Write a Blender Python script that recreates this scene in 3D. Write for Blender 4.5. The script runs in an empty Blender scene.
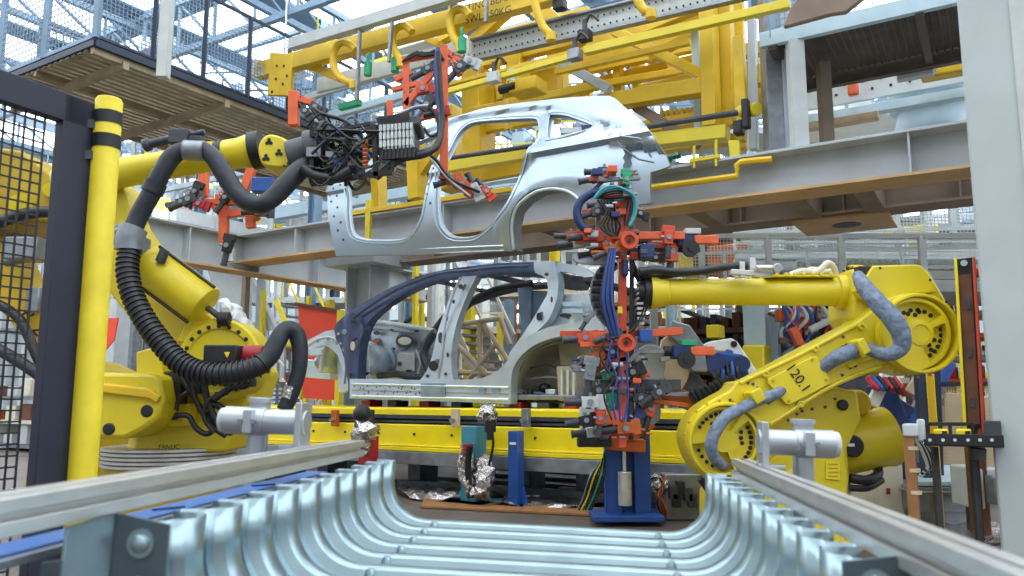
import bpy, bmesh, math, random
from mathutils import Vector, Matrix, Euler, geometry
random.seed(7)
V = Vector
SC = bpy.context.scene
COL = SC.collection
# ------------------------------------------------------------------ camera
F_PX, CZ, TH = 787.0, 0.92, math.radians(7.74)
cs, sn = math.cos(TH), math.sin(TH)
CAM = V((0, 0, CZ))
def ray(x, y):
    u, v = (x - 512) / F_PX, (288 - y) / F_PX
    return V((u, cs - v * sn, sn + v * cs))
def P(x, y, Y):
    d = ray(x, y); return CAM + d * (Y / d.y)
HA = V((0.524, 0.852, 0))        # the line's cross direction, away from the camera
HR = V((0.852, -0.524, 0))       # along the line
Z = V((0, 0, 1))
def PA(x, y, a):                 # point of a vertical plane parallel to the line
    d = ray(x, y); return CAM + d * (a / d.dot(HA))
def PZ(x, y, z):
    d = ray(x, y); return CAM + d * ((z - CZ) / d.z)
def H(r, a, z):
    return HR * r + HA * a + Z * z
def hc(p):                       # world -> hall coordinates
    return V((p.dot(HR), p.dot(HA), p.z))

cam = bpy.data.cameras.new('camera'); co = bpy.data.objects.new('camera', cam); COL.objects.link(co)
co.location = CAM; co.rotation_euler = (math.pi / 2 + TH, 0, 0)
cam.sensor_width = 36; cam.lens = F_PX / 1024 * 36; cam.clip_end = 300; cam.clip_start = 0.05
cam.dof.use_dof = True; cam.dof.focus_distance = 6.5; cam.dof.aperture_fstop = 5.0
SC.camera = co

# --------------------------------------------------------------- materials
def lin(h):
    h = h.lstrip('#'); c = [int(h[i:i + 2], 16) / 255 for i in (0, 2, 4)]
    return [x / 12.92 if x <= .04045 else ((x + .055) / 1.055) ** 2.4 for x in c]
MATS = {}
def mat(name, col, rough=.5, metal=0., var=.12, scale=6., spec=.5, coat=0., bump=0., emit=0., alpha=1., trans=0.):
    m = bpy.data.materials.new(name); m.use_nodes = True; nt = m.node_tree
    b = nt.nodes['Principled BSDF']; c = lin(col)
    tc = nt.nodes.new('ShaderNodeTexCoord'); nz = nt.nodes.new('ShaderNodeTexNoise')
    nz.inputs['Scale'].default_value = scale; nz.inputs['Detail'].default_value = 5
    nt.links.new(tc.outputs['Object'], nz.inputs['Vector'])
    rp = nt.nodes.new('ShaderNodeValToRGB')
    rp.color_ramp.elements[0].position = .3; rp.color_ramp.elements[1].position = .7
    rp.color_ramp.elements[0].color = [max(0, x * (1 - var)) for x in c] + [1]
    rp.color_ramp.elements[1].color = [min(1, x * (1 + var * .6)) for x in c] + [1]
    nt.links.new(nz.outputs['Fac'], rp.inputs['Fac']); nt.links.new(rp.outputs['Color'], b.inputs['Base Color'])
    b.inputs['Roughness'].default_value = rough; b.inputs['Metallic'].default_value = metal
    b.inputs['Specular IOR Level'].default_value = spec
    b.inputs['Coat Weight'].default_value = coat; b.inputs['Coat Roughness'].default_value = .15
    if bump:
        bp = nt.nodes.new('ShaderNodeBump'); bp.inputs['Strength'].default_value = bump; bp.inputs['Distance'].default_value = .02
        nt.links.new(nz.outputs['Fac'], bp.inputs['Height']); nt.links.new(bp.outputs['Normal'], b.inputs['Normal'])
    if emit:
        b.inputs['Emission Color'].default_value = c + [1]; b.inputs['Emission Strength'].default_value = emit
    if alpha < 1: b.inputs['Alpha'].default_value = alpha
    if trans: b.inputs['Transmission Weight'].default_value = trans
    MATS[name] = m; return m
mat('yellow', '#DCC822', .4, var=.1, coat=.15, scale=3)
mat('deepyellow', '#DDB81E', .45, var=.14, scale=4)
mat('guardyellow', '#E6D22E', .55, var=.1, scale=10)
mat('convyellow', '#F0DA10', .4, var=.08, coat=.2, scale=4)
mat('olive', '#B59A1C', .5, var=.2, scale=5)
mat('black', '#1C1E22', .5, var=.25, scale=20)
mat('rubber', '#23262B', .42, var=.3, scale=14, bump=.1)
mat('hosedark', '#262C36', .5, var=.25, scale=18, bump=.3)
mat('sleeve', '#75859A', .65, var=.35, scale=26, bump=.7)
mat('navyframe', '#20263A', .55, var=.2)
mat('navycar', '#4B5876', .3, .4, var=.25, scale=8)
mat('silver', '#C4D2DC', .3, .55, var=.12, scale=5)
mat('panel', '#A6B7C4', .28, .72, var=.04, scale=3)
mat('zinc', '#9DB4BC', .3, .85, var=.16, scale=9)
mat('zincdark', '#586870', .5, .55, var=.2, scale=9)
mat('alu', '#D2D3D2', .33, .75, var=.12, scale=14)
mat('steel', '#8E959C', .42, .6, var=.25, scale=10)
mat('darksteel', '#4C5056', .5, .5, var=.3, scale=10)
mat('beam', '#B6C0C8', .6, .1, var=.14, scale=3)
mat('beamtan', '#C9A87E', .65, var=.18, scale=3)
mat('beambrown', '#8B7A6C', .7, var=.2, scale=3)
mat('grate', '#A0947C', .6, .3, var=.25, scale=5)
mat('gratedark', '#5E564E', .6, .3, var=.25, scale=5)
mat('bluegrey', '#7D97AE', .5, .2, var=.15, scale=6)
mat('framedark', '#2E3B50', .5, .2, var=.2, scale=6)
mat('paleblue', '#B9D2DE', .5, .1, var=.1, scale=6)
mat('white', '#E8ECEC', .5, var=.06)
mat('cream', '#DDD8C6', .6, var=.12)
mat('greywhite', '#BFC7C8', .6, var=.1)
mat('greyalu', '#B4BCC2', .35, .7, var=.1, scale=10)
mat('pillar', '#B4BEBF', .7, var=.1, scale=2.2, bump=.1)
mat('orange', '#DE6439', .45, var=.14, scale=12)
mat('orangered', '#CF4F2E', .5, var=.12, scale=12)
mat('redcloth', '#F04A2A', .6, var=.08, scale=3)
mat('red', '#A8222C', .45, var=.2)
mat('blue', '#21509A', .45, var=.2, scale=8)
mat('bluedark', '#1F3468', .45, var=.25, scale=8)
mat('bluefilm', '#3E6FB4', .35, var=.15)
mat('teal', '#3E8A9E', .5, var=.2)
mat('green', '#1FA06E', .4, var=.15)
mat('cable', '#15171B', .4, var=.2)
mat('bluecable', '#2C4F9C', .4, var=.2)
mat('tealcable', '#3AA0A8', .4, var=.2)
mat('redcable', '#B0382C', .4, var=.2)
mat('copper', '#C0622C', .4, .3, var=.3)
mat('foil', '#C8C4C2', .22, .85, var=.45, scale=30, bump=1.)
mat('wood', '#95683E', .7, var=.3, scale=9)
mat('brown', '#6E4630', .7, var=.35, scale=8)
mat('housegrey', '#B0AA9C', .5, .3, var=.3, scale=7)
mat('tan', '#C8B698', .7, var=.2)
mat('floor', '#5F5650', .55, var=.4, scale=2.5, bump=.15)
mat('plate', '#55636A', .4, .5, var=.3, scale=8)
mat('farwall', '#B9C3C6', .8, var=.15, scale=.6)
mat('skylight', '#F2F8FF', .9, emit=4.0)
mat('lampglow', '#FFFFFF', .9, emit=4.)
mat('glassgrey', '#9AA6A8', .3, var=.2, alpha=.6)
mat('ink', '#1A1710', .6)
mat('labelyellow', '#F2DC30', .5)
def M(m): return MATS[m] if isinstance(m, str) else m

# ------------------------------------------------------------ mesh builder
ORG = {}
class MB:
    def __init__(s): s.v = []; s.f = []; s.m = []; s.cur = 0
    def mi(s, i): s.cur = i; return s
    def add(s, vs, fs):
        b = len(s.v); s.v.extend(V(p) for p in vs)
        for f in fs: s.f.append([b + i for i in f]); s.m.append(s.cur)
        return s
    def box(s, c, hx, hy, hz):
        c = V(c); vs = [c + hx * i + hy * j + hz * k for k in (-1, 1) for j in (-1, 1) for i in (-1, 1)]
        return s.add(vs, [(0, 2, 3, 1), (4, 5, 7, 6), (0, 1, 5, 4), (2, 6, 7, 3), (0, 4, 6, 2), (1, 3, 7, 5)])
    def hbox(s, r0, r1, a0, a1, z0, z1):
        return s.box(H((r0 + r1) / 2, (a0 + a1) / 2, (z0 + z1) / 2), HR * ((r1 - r0) / 2), HA * ((a1 - a0) / 2), Z * ((z1 - z0) / 2))
    def wbox(s, x0, x1, y0, y1, z0, z1):
        return s.box(V(((x0 + x1) / 2, (y0 + y1) / 2, (z0 + z1) / 2)), V(((x1 - x0) / 2, 0, 0)), V((0, (y1 - y0) / 2, 0)), V((0, 0, (z1 - z0) / 2)))
    def bar(s, p, q, w, h=None, up=Z):
        p, q = V(p), V(q); h = w if h is None else h; d = q - p
        if d.length < 1e-6: return s
        n = d.normalized(); sd = n.cross(up)
        if sd.length < 1e-3: sd = n.cross(V((1, 0, 0)))
        sd.normalize(); u = sd.cross(n)
        return s.box((p + q) / 2, d / 2, sd * (w / 2), u * (h / 2))
    def ibeam(s, p, q, w, h, t=.015, up=Z):
        p, q = V(p), V(q); n = (q - p).normalized(); u = up
        o = u * (h / 2 - t / 2)
        s.bar(p + o, q + o, w, t, up); s.bar(p - o, q - o, w, t, up); s.bar(p, q, t, h - 2 * t, up); return s
    def ring(s, c, ax, r, n, ph=0):
        ax = ax.normalized(); t = V((0, 0, 1)) if abs(ax.z) < .9 else V((1, 0, 0))
        e = ax.cross(t).normalized(); g = ax.cross(e)
        return [c + e * (r * math.cos(ph + 2 * math.pi * i / n)) + g * (r * math.sin(ph + 2 * math.pi * i / n)) for i in range(n)]
    def cyl(s, p, q, r, r2=None, n=16, caps=True):
        p, q = V(p), V(q); r2 = r if r2 is None else r2; ax = q - p
        vs = s.ring(p, ax, r, n) + s.ring(q, ax, r2, n)
        fs = [(i, (i + 1) % n, n + (i + 1) % n, n + i) for i in range(n)]
        if caps: fs += [tuple(range(n))[::-1], tuple(range(n, 2 * n))]
        return s.add(vs, fs)
    def lathe(s, p, ax, prof, n=24, caps=True):       # prof: (distance along axis, radius)
        p = V(p); ax = V(ax).normalized(); vs = []
        for d, r in prof: vs += s.ring(p + ax * d, ax, max(r, 1e-4), n)
        fs = []
        for k in range(len(prof) - 1):
            fs += [(k * n + i, k * n + (i + 1) % n, (k + 1) * n + (i + 1) % n, (k + 1) * n + i) for i in range(n)]
        if caps: fs += [tuple(range(n))[::-1], tuple(range((len(prof) - 1) * n, len(prof) * n))]
        return s.add(vs, fs)
    def tube(s, pts, r, n=8, sub=5, caps=True):
        pts = [V(p) for p in pts]; R = r if isinstance(r, (list, tuple)) else [r] * len(pts)
        if sub > 1 and len(pts) > 2:
            out, rr = [], []
            for i in range(len(pts) - 1):
                a, b, c, d = pts[max(i - 1, 0)], pts[i], pts[i + 1], pts[min(i + 2, len(pts) - 1)]
                for k in range(sub):
                    t = k / sub
                    out.append(.5 * ((2 * b) + (c - a) * t + (2 * a - 5 * b + 4 * c - d) * t * t + (3 * b - a - 3 * c + d) * t ** 3))
                    rr.append(R[i] * (1 - t) + R[i + 1] * t)
            out.append(pts[-1]); rr.append(R[-1]); pts, R = out, rr
        T = [(pts[min(i + 1, len(pts) - 1)] - pts[max(i - 1, 0)]).normalized() for i in range(len(pts))]
        up = V((0, 0, 1)) if abs(T[0].z) < .9 else V((1, 0, 0)); e = T[0].cross(up).normalized(); vs = []
        for p, t, r_ in zip(pts, T, R):
            e = (e - t * e.dot(t)); e = e.normalized() if e.length > 1e-5 else t.orthogonal().normalized(); g = t.cross(e)
            vs += [p + e * (r_ * math.cos(2 * math.pi * i / n)) + g * (r_ * math.sin(2 * math.pi * i / n)) for i in range(n)]
        k = len(pts); fs = [(j * n + i, j * n + (i + 1) % n, (j + 1) * n + (i + 1) % n, (j + 1) * n + i) for j in range(k - 1) for i in range(n)]
        if caps: fs += [tuple(range(n))[::-1], tuple(range((k - 1) * n, k * n))]
        return s.add(vs, fs)
    def prism(s, loop, vec, holes=()):
        loops = [[V(p) for p in loop]] + [[V(p) for p in h] for h in holes]; vec = V(vec)
        flat = [p for l in loops for p in l]; n = len(flat)
        tris = [tuple(t) for t in geometry.tessellate_polygon(loops)] if holes else None
        vs = flat + [p + vec for p in flat]; fs = []
        if tris: fs += tris + [tuple(i + n for i in t[::-1]) for t in tris]
        else: fs += [tuple(range(n)), tuple(range(n, 2 * n))[::-1]]
        b = 0
        for l in loops:
            m = len(l); fs += [(b + i, b + i + n, b + (i + 1) % m + n, b + (i + 1) % m) for i in range(m)]; b += m
        return s.add(vs, fs)
    def ball(s, c, r, n=10, sq=(1, 1, 1)):
        c = V(c); vs = []; k = n // 2
        for j in range(1, k):
            t = math.pi * j / k
            vs += [c + V((r * sq[0] * math.sin(t) * math.cos(2 * math.pi * i / n), r * sq[1] * math.sin(t) * math.sin(2 * math.pi * i / n), r * sq[2] * math.cos(t))) for i in range(n)]
        top, bot = len(vs), len(vs) + 1; vs += [c + V((0, 0, r * sq[2])), c - V((0, 0, r * sq[2]))]
        fs = [(j * n + i, j * n + (i + 1) % n, (j + 1) * n + (i + 1) % n, (j + 1) * n + i) for j in range(k - 2) for i in range(n)]
        fs += [(top, (i + 1) % n, i) for i in range(n)] + [(bot, (k - 2) * n + i, (k - 2) * n + (i + 1) % n) for i in range(n)]
        return s.add(vs, fs)
    def wires(s, p0, u, v, nu, nv, t=.006):
        p0, u, v = V(p0), V(u), V(v); w = u.cross(v).normalized()
        for i in range(nu + 1): s.bar(p0 + u * (i / nu), p0 + u * (i / nu) + v, t, t, w)
        for j in range(nv + 1): s.bar(p0 + v * (j / nv), p0 + v * (j / nv) + u, t, t, w)
        return s
    def build(s, name, material, parent=None, bevel=0., ang=35, label=None):
        me = bpy.data.meshes.new(name)
        if parent is None:
            lo = V((min(p[i] for p in s.v) for i in range(3))); hi = V((max(p[i] for p in s.v) for i in range(3)))
            org = V(((lo.x + hi.x) / 2, (lo.y + hi.y) / 2, lo.z))
        else: org = ORG[parent.name]
        me.from_pydata([p - org for p in s.v], [], s.f)
        ms = material if isinstance(material, (list, tuple)) else [material]
        for x in ms: me.materials.append(M(x))
        me.polygons.foreach_set('material_index', s.m)
        bm = bmesh.new(); bm.from_mesh(me); bmesh.ops.recalc_face_normals(bm, faces=bm.faces); bm.to_mesh(me); bm.free()
        me.polygons.foreach_set('use_smooth', [True] * len(me.polygons)); me.set_sharp_from_angle(angle=math.radians(ang))
        o = bpy.data.objects.new(name, me); COL.objects.link(o)
        if parent is None: o.location = org
        else: o.parent = parent
        ORG[o.name] = org
        if bevel:
            b = o.modifiers.new('edge', 'BEVEL'); b.width = bevel; b.segments = 2; b.limit_method = 'ANGLE'; b.angle_limit = math.radians(40)
        if label: o['label'] = label
        return o
def thing(name, label, cat, loc, group=None):
    o = bpy.data.objects.new(name, None); COL.objects.link(o); o.location = loc; ORG[o.name] = V(loc); o.empty_display_size = .1
    o['label'] = label; o['category'] = cat
    if group: o['group'] = group
    return o
def tag(o, label, cat, group=None, kind=None):
    o['label'] = label; o['category'] = cat
    if group: o['group'] = group
    if kind: o['kind'] = kind
    return o
def struct(o): o['kind'] = 'structure'; return o
def children(o): return [c for c in COL.objects if c.parent == o]
def copy_tree(o, parent=None, off=V((0, 0, 0))):
    c = o.copy(); COL.objects.link(c); c.parent = parent; ORG[c.name] = ORG[o.name] + off
    if parent is None: c.location = o.location + off
    for ch in children(o): copy_tree(ch, c, off)
    return c
def resample(loop, step, closed=True):
    out = []; n = len(loop)
    for i in range(n if closed else n - 1):
        a, b = loop[i], loop[(i + 1) % n]; k = max(1, int((b - a).length / step))
        out += [a + (b - a) * (j / k) for j in range(k)]
    return out
def smooth_loop(pts, sub=4, sharp=()):
    out = []; n = len(pts)
    for i in range(n):
        a, b, c, d = pts[i - 1], pts[i], pts[(i + 1) % n], pts[(i + 2) % n]
        if i in sharp: a = b
        if (i + 1) % n in sharp: d = c
        for k in range(sub):
            t = k / sub
            out.append(.5 * ((2 * b) + (c - a) * t + (2 * a - 5 * b + 4 * c - d) * t * t + (3 * b - a - 3 * c + d) * t ** 3))
    return out
def inside(p, loop):
    c = False; n = len(loop)
    for i in range(n):
        a, b = loop[i], loop[i - 1]
        if (a.y > p.y) != (b.y > p.y) and p.x < (b.x - a.x) * (p.y - a.y) / (b.y - a.y) + a.x: c = not c
    return c
def sheet(mb, outer, holes, org, e1, e2, en, disp, thick, grid=.06):
    """pressed sheet: outer and holes are lists of 2D vectors in the e1/e2 plane; disp(p) pushes along -en."""
    loops = [outer] + list(holes); vs, es = [], []
    for l in loops:
        b = len(vs); vs += l; es += [(b + i, b + (i + 1) % len(l)) for i in range(len(l))]
    nb = len(vs)
    x0, x1 = min(p.x for p in outer), max(p.x for p in outer); y0, y1 = min(p.y for p in outer), max(p.y for p in outer)
    y = y0 + grid / 2; row = 0
    while y < y1:
        x = x0 + (grid / 2 if row % 2 else 0)
        while x < x1:
            p = V((x, y))
            if inside(p, outer) and not any(inside(p, h) for h in holes): vs.append(p)
            x += grid
        y += grid; row += 1
    r = geometry.delaunay_2d_cdt(vs, es, [], 0, 1e-5)
    pv, pf = r[0], []
    for f in r[2]:
        c = sum((pv[i] for i in f), V((0, 0))) / len(f)
        if inside(c, outer) and not any(inside(c, h) for h in holes): pf.append(tuple(f))
    q = [org + e1 * p.x + e2 * p.y - en * disp(p) for p in pv]
    n = len(q); fs = pf + [tuple(i + n for i in f[::-1]) for f in pf]
    cnt = {}
    for f in pf:
        for i in range(3): e = (f[i], f[(i + 1) % 3]); cnt[e] = 1
    for (a, b) in list(cnt):
        if (b, a) not in cnt: fs.append((b, a, a + n, b + n))
    mb.add(q + [p + en * thick for p in q], fs)
def px2(pts, a, org):            # pixels on a line plane -> 2D (along, up) about org
    return [V(((PA(x, y, a) - org).dot(HR), (PA(x, y, a) - org).z)) for x, y in pts]
def text(body, name, p, right, up, size, parent, m='ink', squash=1.):
    c = bpy.data.curves.new(name, 'FONT'); c.body = body; c.size = size; c.align_x = 'CENTER'; c.align_y = 'CENTER'; c.extrude = .001
    t_ = bpy.data.objects.new(name, c); COL.objects.link(t_); bpy.context.view_layer.update(); me = bpy.data.meshes.new_from_object(t_.evaluated_get(bpy.context.evaluated_depsgraph_get())); bpy.data.objects.remove(t_)
    o = bpy.data.objects.new(name, me); COL.objects.link(o); me.materials.clear(); me.materials.append(M(m))
    r = V(right).normalized(); u = V(up); u = (u - r * u.dot(r)).normalized(); n = r.cross(u)
    mtx = Matrix((r, u, n)).transposed().to_4x4(); mtx.translation = V(p) - (ORG[parent.name] if parent else V((0, 0, 0)))
    o.matrix_basis = mtx @ Matrix.Diagonal((squash, 1, 1, 1)); ORG[o.name] = V(p)
    if parent: o.parent = parent
    return o
#PART2
# ================================================================= setting
fl = struct(MB().hbox(-28, 24, -6, 44, -.1, 0).build('floor', 'floor'))
wb = MB().hbox(-28, 24, 43.6, 44, 0, 9.3).build('wall_back', 'farwall'); struct(wb)
wl = MB().hbox(-28.2, -28, 4, 44, 0, 9.3).build('wall_left', 'farwall'); struct(wl)
ZR = 9.2
ck = MB()
for i in range(18): ck.hbox(-28 + i * 3, -28 + i * 3 + .7, -6, 44, ZR, ZR + .12)
for j in range(10): ck.hbox(-28, 24, -6 + j * 5.2, -5.4 + j * 5.2, ZR - .03, ZR + .1)
struct(ck.build('ceiling', 'bluegrey'))
n = 0
def win(b):
    global n
    n += 1; struct(b.build('window_%d' % n, 'skylight'))
for i in range(17):
    for j in range(9): win(MB().hbox(-27.3 + i * 3, -25 + i * 3, -5.4 + j * 5.2, -.8 + j * 5.2, ZR + .03, ZR + .06))
for i in range(12): win(MB().hbox(-27 + i * 4, -23.6 + i * 4, 43.55, 43.6, 5.6, 8.6))
for i in range(9): win(MB().hbox(-28, -27.95, 4.5 + i * 4.2, 8 + i * 4.2, 5.6, 8.6))
def truss(p, q, h, name, label, m='bluegrey', n=14, grp=None):
    b = MB(); p, q = V(p), V(q); b.bar(p, q, .12, .12).bar(p - Z * h, q - Z * h, .12, .12)
    for i in range(n):
        a = p + (q - p) * (i / n); c = p + (q - p) * ((i + 1) / n)
        b.bar(a, c - Z * h, .05).bar(c - Z * h, c, .05)
    return tag(b.build(name, m), label, 'truss', grp)
ordn = ['first', 'second', 'third', 'fourth', 'fifth', 'sixth', 'seventh', 'eighth', 'ninth', 'tenth', 'eleventh', 'twelfth']
for i in range(7):
    truss(H(-27, 5 + i * 4.6, ZR - .15), H(20, 5 + i * 4.6, ZR - .15), 1.1, 'roof_truss', '%s blue-grey steel lattice roof truss counted from the cage walkway' % ordn[i], n=40, grp='roof trusses')
for i in range(7):
    truss(H(-24 + i * 4.2, 4, ZR - .3), H(-24 + i * 4.2, 36, ZR - .3), .7, 'roof_purlin', '%s slim lattice purlin crossing the roof trusses, counted from the far cage end' % ordn[i], n=26, grp='lattice purlins')

# ============================================================== foreground: ribbed panels and rails
FD = ray(596, 403).normalized()
PL, PR = P(398, 460, 2.3), P(705, 474, 2.19)
SD = (PR - PL); SD = (SD - FD * SD.dot(FD)).normalized(); ND = SD.cross(FD)
W = (PR - PL).dot(SD); RAD, STR = .10, .055
path = []                                   # (position, outward normal) in the S/N section
path.append((V((0, 0)), V((-1, 0)))); path.append((V((0, -STR)), V((-1, 0))))
for k in range(1, 10):
    t = math.pi / 2 * k / 10; path.append((V((RAD - RAD * math.cos(t), -STR - RAD * math.sin(t))), V((-math.cos(t), -math.sin(t)))))
for k in range(9): path.append((V((RAD + (W - 2 * RAD) * k / 8, -STR - RAD)), V((0, -1))))
for k in range(1, 10):
    t = math.pi / 2 * k / 10; path.append((V((W - RAD + RAD * math.sin(t), -STR - RAD * math.cos(t))), V((math.sin(t), -math.cos(t)))))
path.append((V((W, -STR)), V((1, 0)))); path.append((V((W, 0)), V((1, 0))))
PITCH = .123
prof = [(0, .06), (.010, .06), (.018, .024), (.034, .022), (.042, .005), (.052, 0), (.078, 0), (.092, .004), (.100, .012), (.106, .06), (.121, .06)]
def ribpt(s, out, f): p, n_ = s; q = p + n_ * out; return PL + SD * q.x + ND * q.y + FD * f
for i in range(10):
    f0 = -PITCH * (i + 1) + .02; b = MB(); n = len(prof)
    vs = [ribpt(s, o_, f0 + f) for s in path for f, o_ in prof]
    b.add(vs, [(j * n + k, j * n + k + 1, (j + 1) * n + k + 1, (j + 1) * n + k) for j in range(len(path) - 1) for k in range(n - 1)])
    where = ['farthest galvanized U-shaped ribbed panel of the row, its end by the floor foil', 'last galvanized U-shaped ribbed panel of the row, closest to the camera'][0 if i == 0 else 1] if i in (0, 9) else '%s galvanized U-shaped ribbed panel, counted from the far end of the row' % ordn[i]
    root = thing('ribbed_panel', where, 'metal panel', ribpt(path[15], .05, f0), 'U-shaped ribbed sheet metal panels')
    o = b.build('ribbed_sheet', 'zinc', root, ang=28); md = o.modifiers.new('t', 'SOLIDIFY'); md.thickness = .0025; md.offset = 1
    for fr in (0, 1):
        x = RAD + (W - 2 * RAD) * fr + .012 * i * (1 if fr < .5 else -1) * 0
        x = .128 if fr == 0 else W - .128; c = PL + SD * x + ND * (-STR - RAD - .024) + FD * (f0 + .03)
        r = MB().lathe(c, ND, [(0, .012), (.016, .011), (.024, .007), (.025, .002)], 12)
        r.build('rivet', 'zinc', root)
# bolted end brackets of the row
for sgn, lab in ((-1, 'by the wire fence door'), (1, 'by the concrete column side')):
    s = path[0] if sgn < 0 else path[-1]; f0 = -PITCH * 10 + .015
    root = thing('end_bracket', 'grey bolted steel end plate closing the ribbed panels ' + ('beside the blue film strip' if sgn < 0 else 'under the rail near the concrete column'), 'bracket', ribpt(s, .05, f0), 'end plates of the ribbed panels')
    c = lambda o_, z_, f: PL + SD * (-o_ if sgn < 0 else W + o_) + ND * z_ + FD * f
    b = MB().prism([c(.004, .0, f0), c(.082, .012, f0), (c(.082, -.22, f0)), c(.004, -.22, f0)], -FD * .004); b.build('plate', 'zincdark', root, .001)
    b = MB().prism([c(.082, .012, f0), c(.112, .0, f0 - .06), c(.112, -.22, f0 - .06), c(.082, -.22, f0)], SD * .004 * sgn); b.build('side_flange', 'zinc', root, .001)
    b = MB().prism([c(.112, -.04, f0 - .06), c(.14, -.045, f0 - .06), c(.14, -.22, f0 - .06), c(.112, -.22, f0 - .06)], -FD * .004); b.build('outer_flange', 'zincdark', root, .001)
    for zz in (-.026, -.088):
        cc = c(.042, zz, f0 - .004); q = MB().lathe(cc, -FD, [(0, .019), (.003, .019), (.003, .013), (.008, .012), (.012, .007), (.013, .001)], 20); q.build('bolt', 'zinc', root)
# supporting table under the panels
b = MB()
for x in (.15, W - .15): b.bar(PL + SD * x - ND * .245 + FD * .02, PL + SD * x - ND * .245 - FD * 1.6, .06, .06)
for f in (0, -.8, -1.5): b.bar(PL + SD * .05 - ND * .3 + FD * f, PL + SD * (W - .05) - ND * .3 + FD * f, .06, .06)
for x in (.1, W - .1):
    for f in (0, -1.5): q = PL + SD * x - ND * .33 + FD * f; b.bar(q, V((q.x, q.y, 0)), .06)
tag(b.build('panel_trolley', 'steel'), 'steel trolley frame carrying the row of U-shaped ribbed panels', 'trolley')
# slotted aluminium rails
def rail(c, lab, h=.05, wd=.05, L=2.3):
    k = .5
    half = [(-.5, .5), (-.11, .5), (-.11, .36), (-.2, .36), (-.2, .28), (.2, .28), (.2, .36), (.11, .36), (.11, .5)]
    pts = []
    for q in range(4):
        a = -q * math.pi / 2
        for x, y in half: pts.append((x * math.cos(a) - y * math.sin(a), x * math.sin(a) + y * math.cos(a)))
    lp = [c + SD * (x * wd) + ND * (y * h) for x, y in pts]
    o = MB().prism(lp, -FD * L).build('aluminium_rail', 'alu', None, .0012); tag(o, lab, 'rail', 'slotted aluminium rails'); return o
rail(P(356, 448, 2.25), 'slotted aluminium rail running beside the wire fence door and yellow post', .044)
rail(P(741, 468, 2.17), 'slotted aluminium rail running towards the concrete column')
BS = P(256, 491, 1.8) + FD * .4
o = MB().bar(BS, BS - FD * 1.75, .075, .012, ND).build('blue_strip', 'steel', None, .002)
ob = MB().bar(BS + ND * .008, BS + ND * .008 - FD * 1.4, .055, .003, ND)
tag(o, 'flat metal side bar below the rail, part covered by blue film', 'bar')
o2 = ob.build('blue_film', 'bluefilm', o); o2['label'] = 'blue protective film'
for t in (.35, .75, .95): MB().bar(BS + ND * .011 - FD * t + SD * .02, BS + ND * .011 - FD * (t + .05) - SD * .01, .008, .003, ND).build('pen_mark', 'bluedark', o)
# pipe clamps standing on the rails
def clamp(base, s, lab, Lp, plate_m):
    # base: plate foot centre on the rail; tube runs in direction s*SD
    root = thing('pipe_clamp', lab, 'clamp', base, 'pipe clamps on the rails'); up = ND; t = SD * s; zc = .062
    MB().box(base + up * .055, t * .008, FD * .036, up * .055).box(base + up * .004 + t * .018, t * .03, FD * .024, up * .005).build('plate', plate_m, root, .002)
    c0 = base + up * zc
    MB().cyl(c0 - t * .012, c0 + t * Lp, .03, n=28).build('tube', 'greyalu', root, .002)
    b = MB().cyl(c0 + t * (Lp * .55), c0 + t * (Lp + .03), .0335, n=28).box(c0 + t * (Lp * .75), t * .012, FD * .04, up * .028)
    b.build('clamp_body', 'greyalu', root, .002)
    cc = c0 + t * (Lp * .75) + FD * .03
    MB().cyl(cc + up * .045, cc - up * .5, .025, n=24).lathe(cc + up * .045, up, [(0, .03), (.01, .03), (.012, .024)], 24).build('post_tube', 'greyalu', root)
    e = c0 + t * (Lp + .03); MB().lathe(e, t, [(0, .031), (.01, .029), (.014, .018)], 24).build('end_cap', 'greywhite', root)
    for k in (-1, 1): MB().cyl(c0 + t * (Lp * .75) - FD * .036 + t * .016 * k, c0 + t * (Lp * .75) - FD * .046 + t * .016 * k, .006, n=8).build('bolt', 'steel', root)
clamp(P(301, 449, 1.93), -1, 'tube clamp with upright plate on the rail in front of the hose robot', .165, 'greyalu')
clamp(P(763, 468, 1.93), 1, 'tube clamp with upright plate on the rail in front of robot 120.1', .135, 'greyalu')

# ============================================================== big column and fence
gc = P(981, 300, 4.3)
b = MB(); g = hc(gc)
b.hbox(g.x + .0, g.x + .75, g.y, g.y + .55, 0, 5.2)
col = b.build('concrete_column', 'pillar', None, .012); tag(col, 'large pale grey square column rising beside the hanging beams', 'column')
MB().hbox(g.x + .25, g.x + .32, g.y - .012, g.y, 0, 5.2).build('cover_strip', 'greywhite', col)
# yellow bollard post with black bands
p0 = P(90, 300, 3.0); top = P(110, 99, 3.0); bx, by = P(95, 300, 3.0).x, 3.0
post = thing('guard_post', 'round yellow guard post with two black bands at the fence door', 'post', V((bx, by, 0)))
MB().lathe((bx, by, 0), Z, [(0, .05), (top.z - .01, .05), (top.z, .045), (top.z + .002, .001)], 28).build('tube', 'guardyellow', post)
for y0, y1 in ((113, 125), (136, 149)):
    z0, z1 = P(106, y1, 3).z, P(106, y0, 3).z; MB().lathe((bx, by, z0), Z, [(0, .0505), (0, .053), (z1 - z0, .053), (z1 - z0, .0505)], 28).build('band', 'black', post)
MB().lathe((bx, by, 0), Z, [(0, .11), (.012, .11), (.012, .05)], 24).build('base_plate', 'guardyellow', post)
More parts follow.
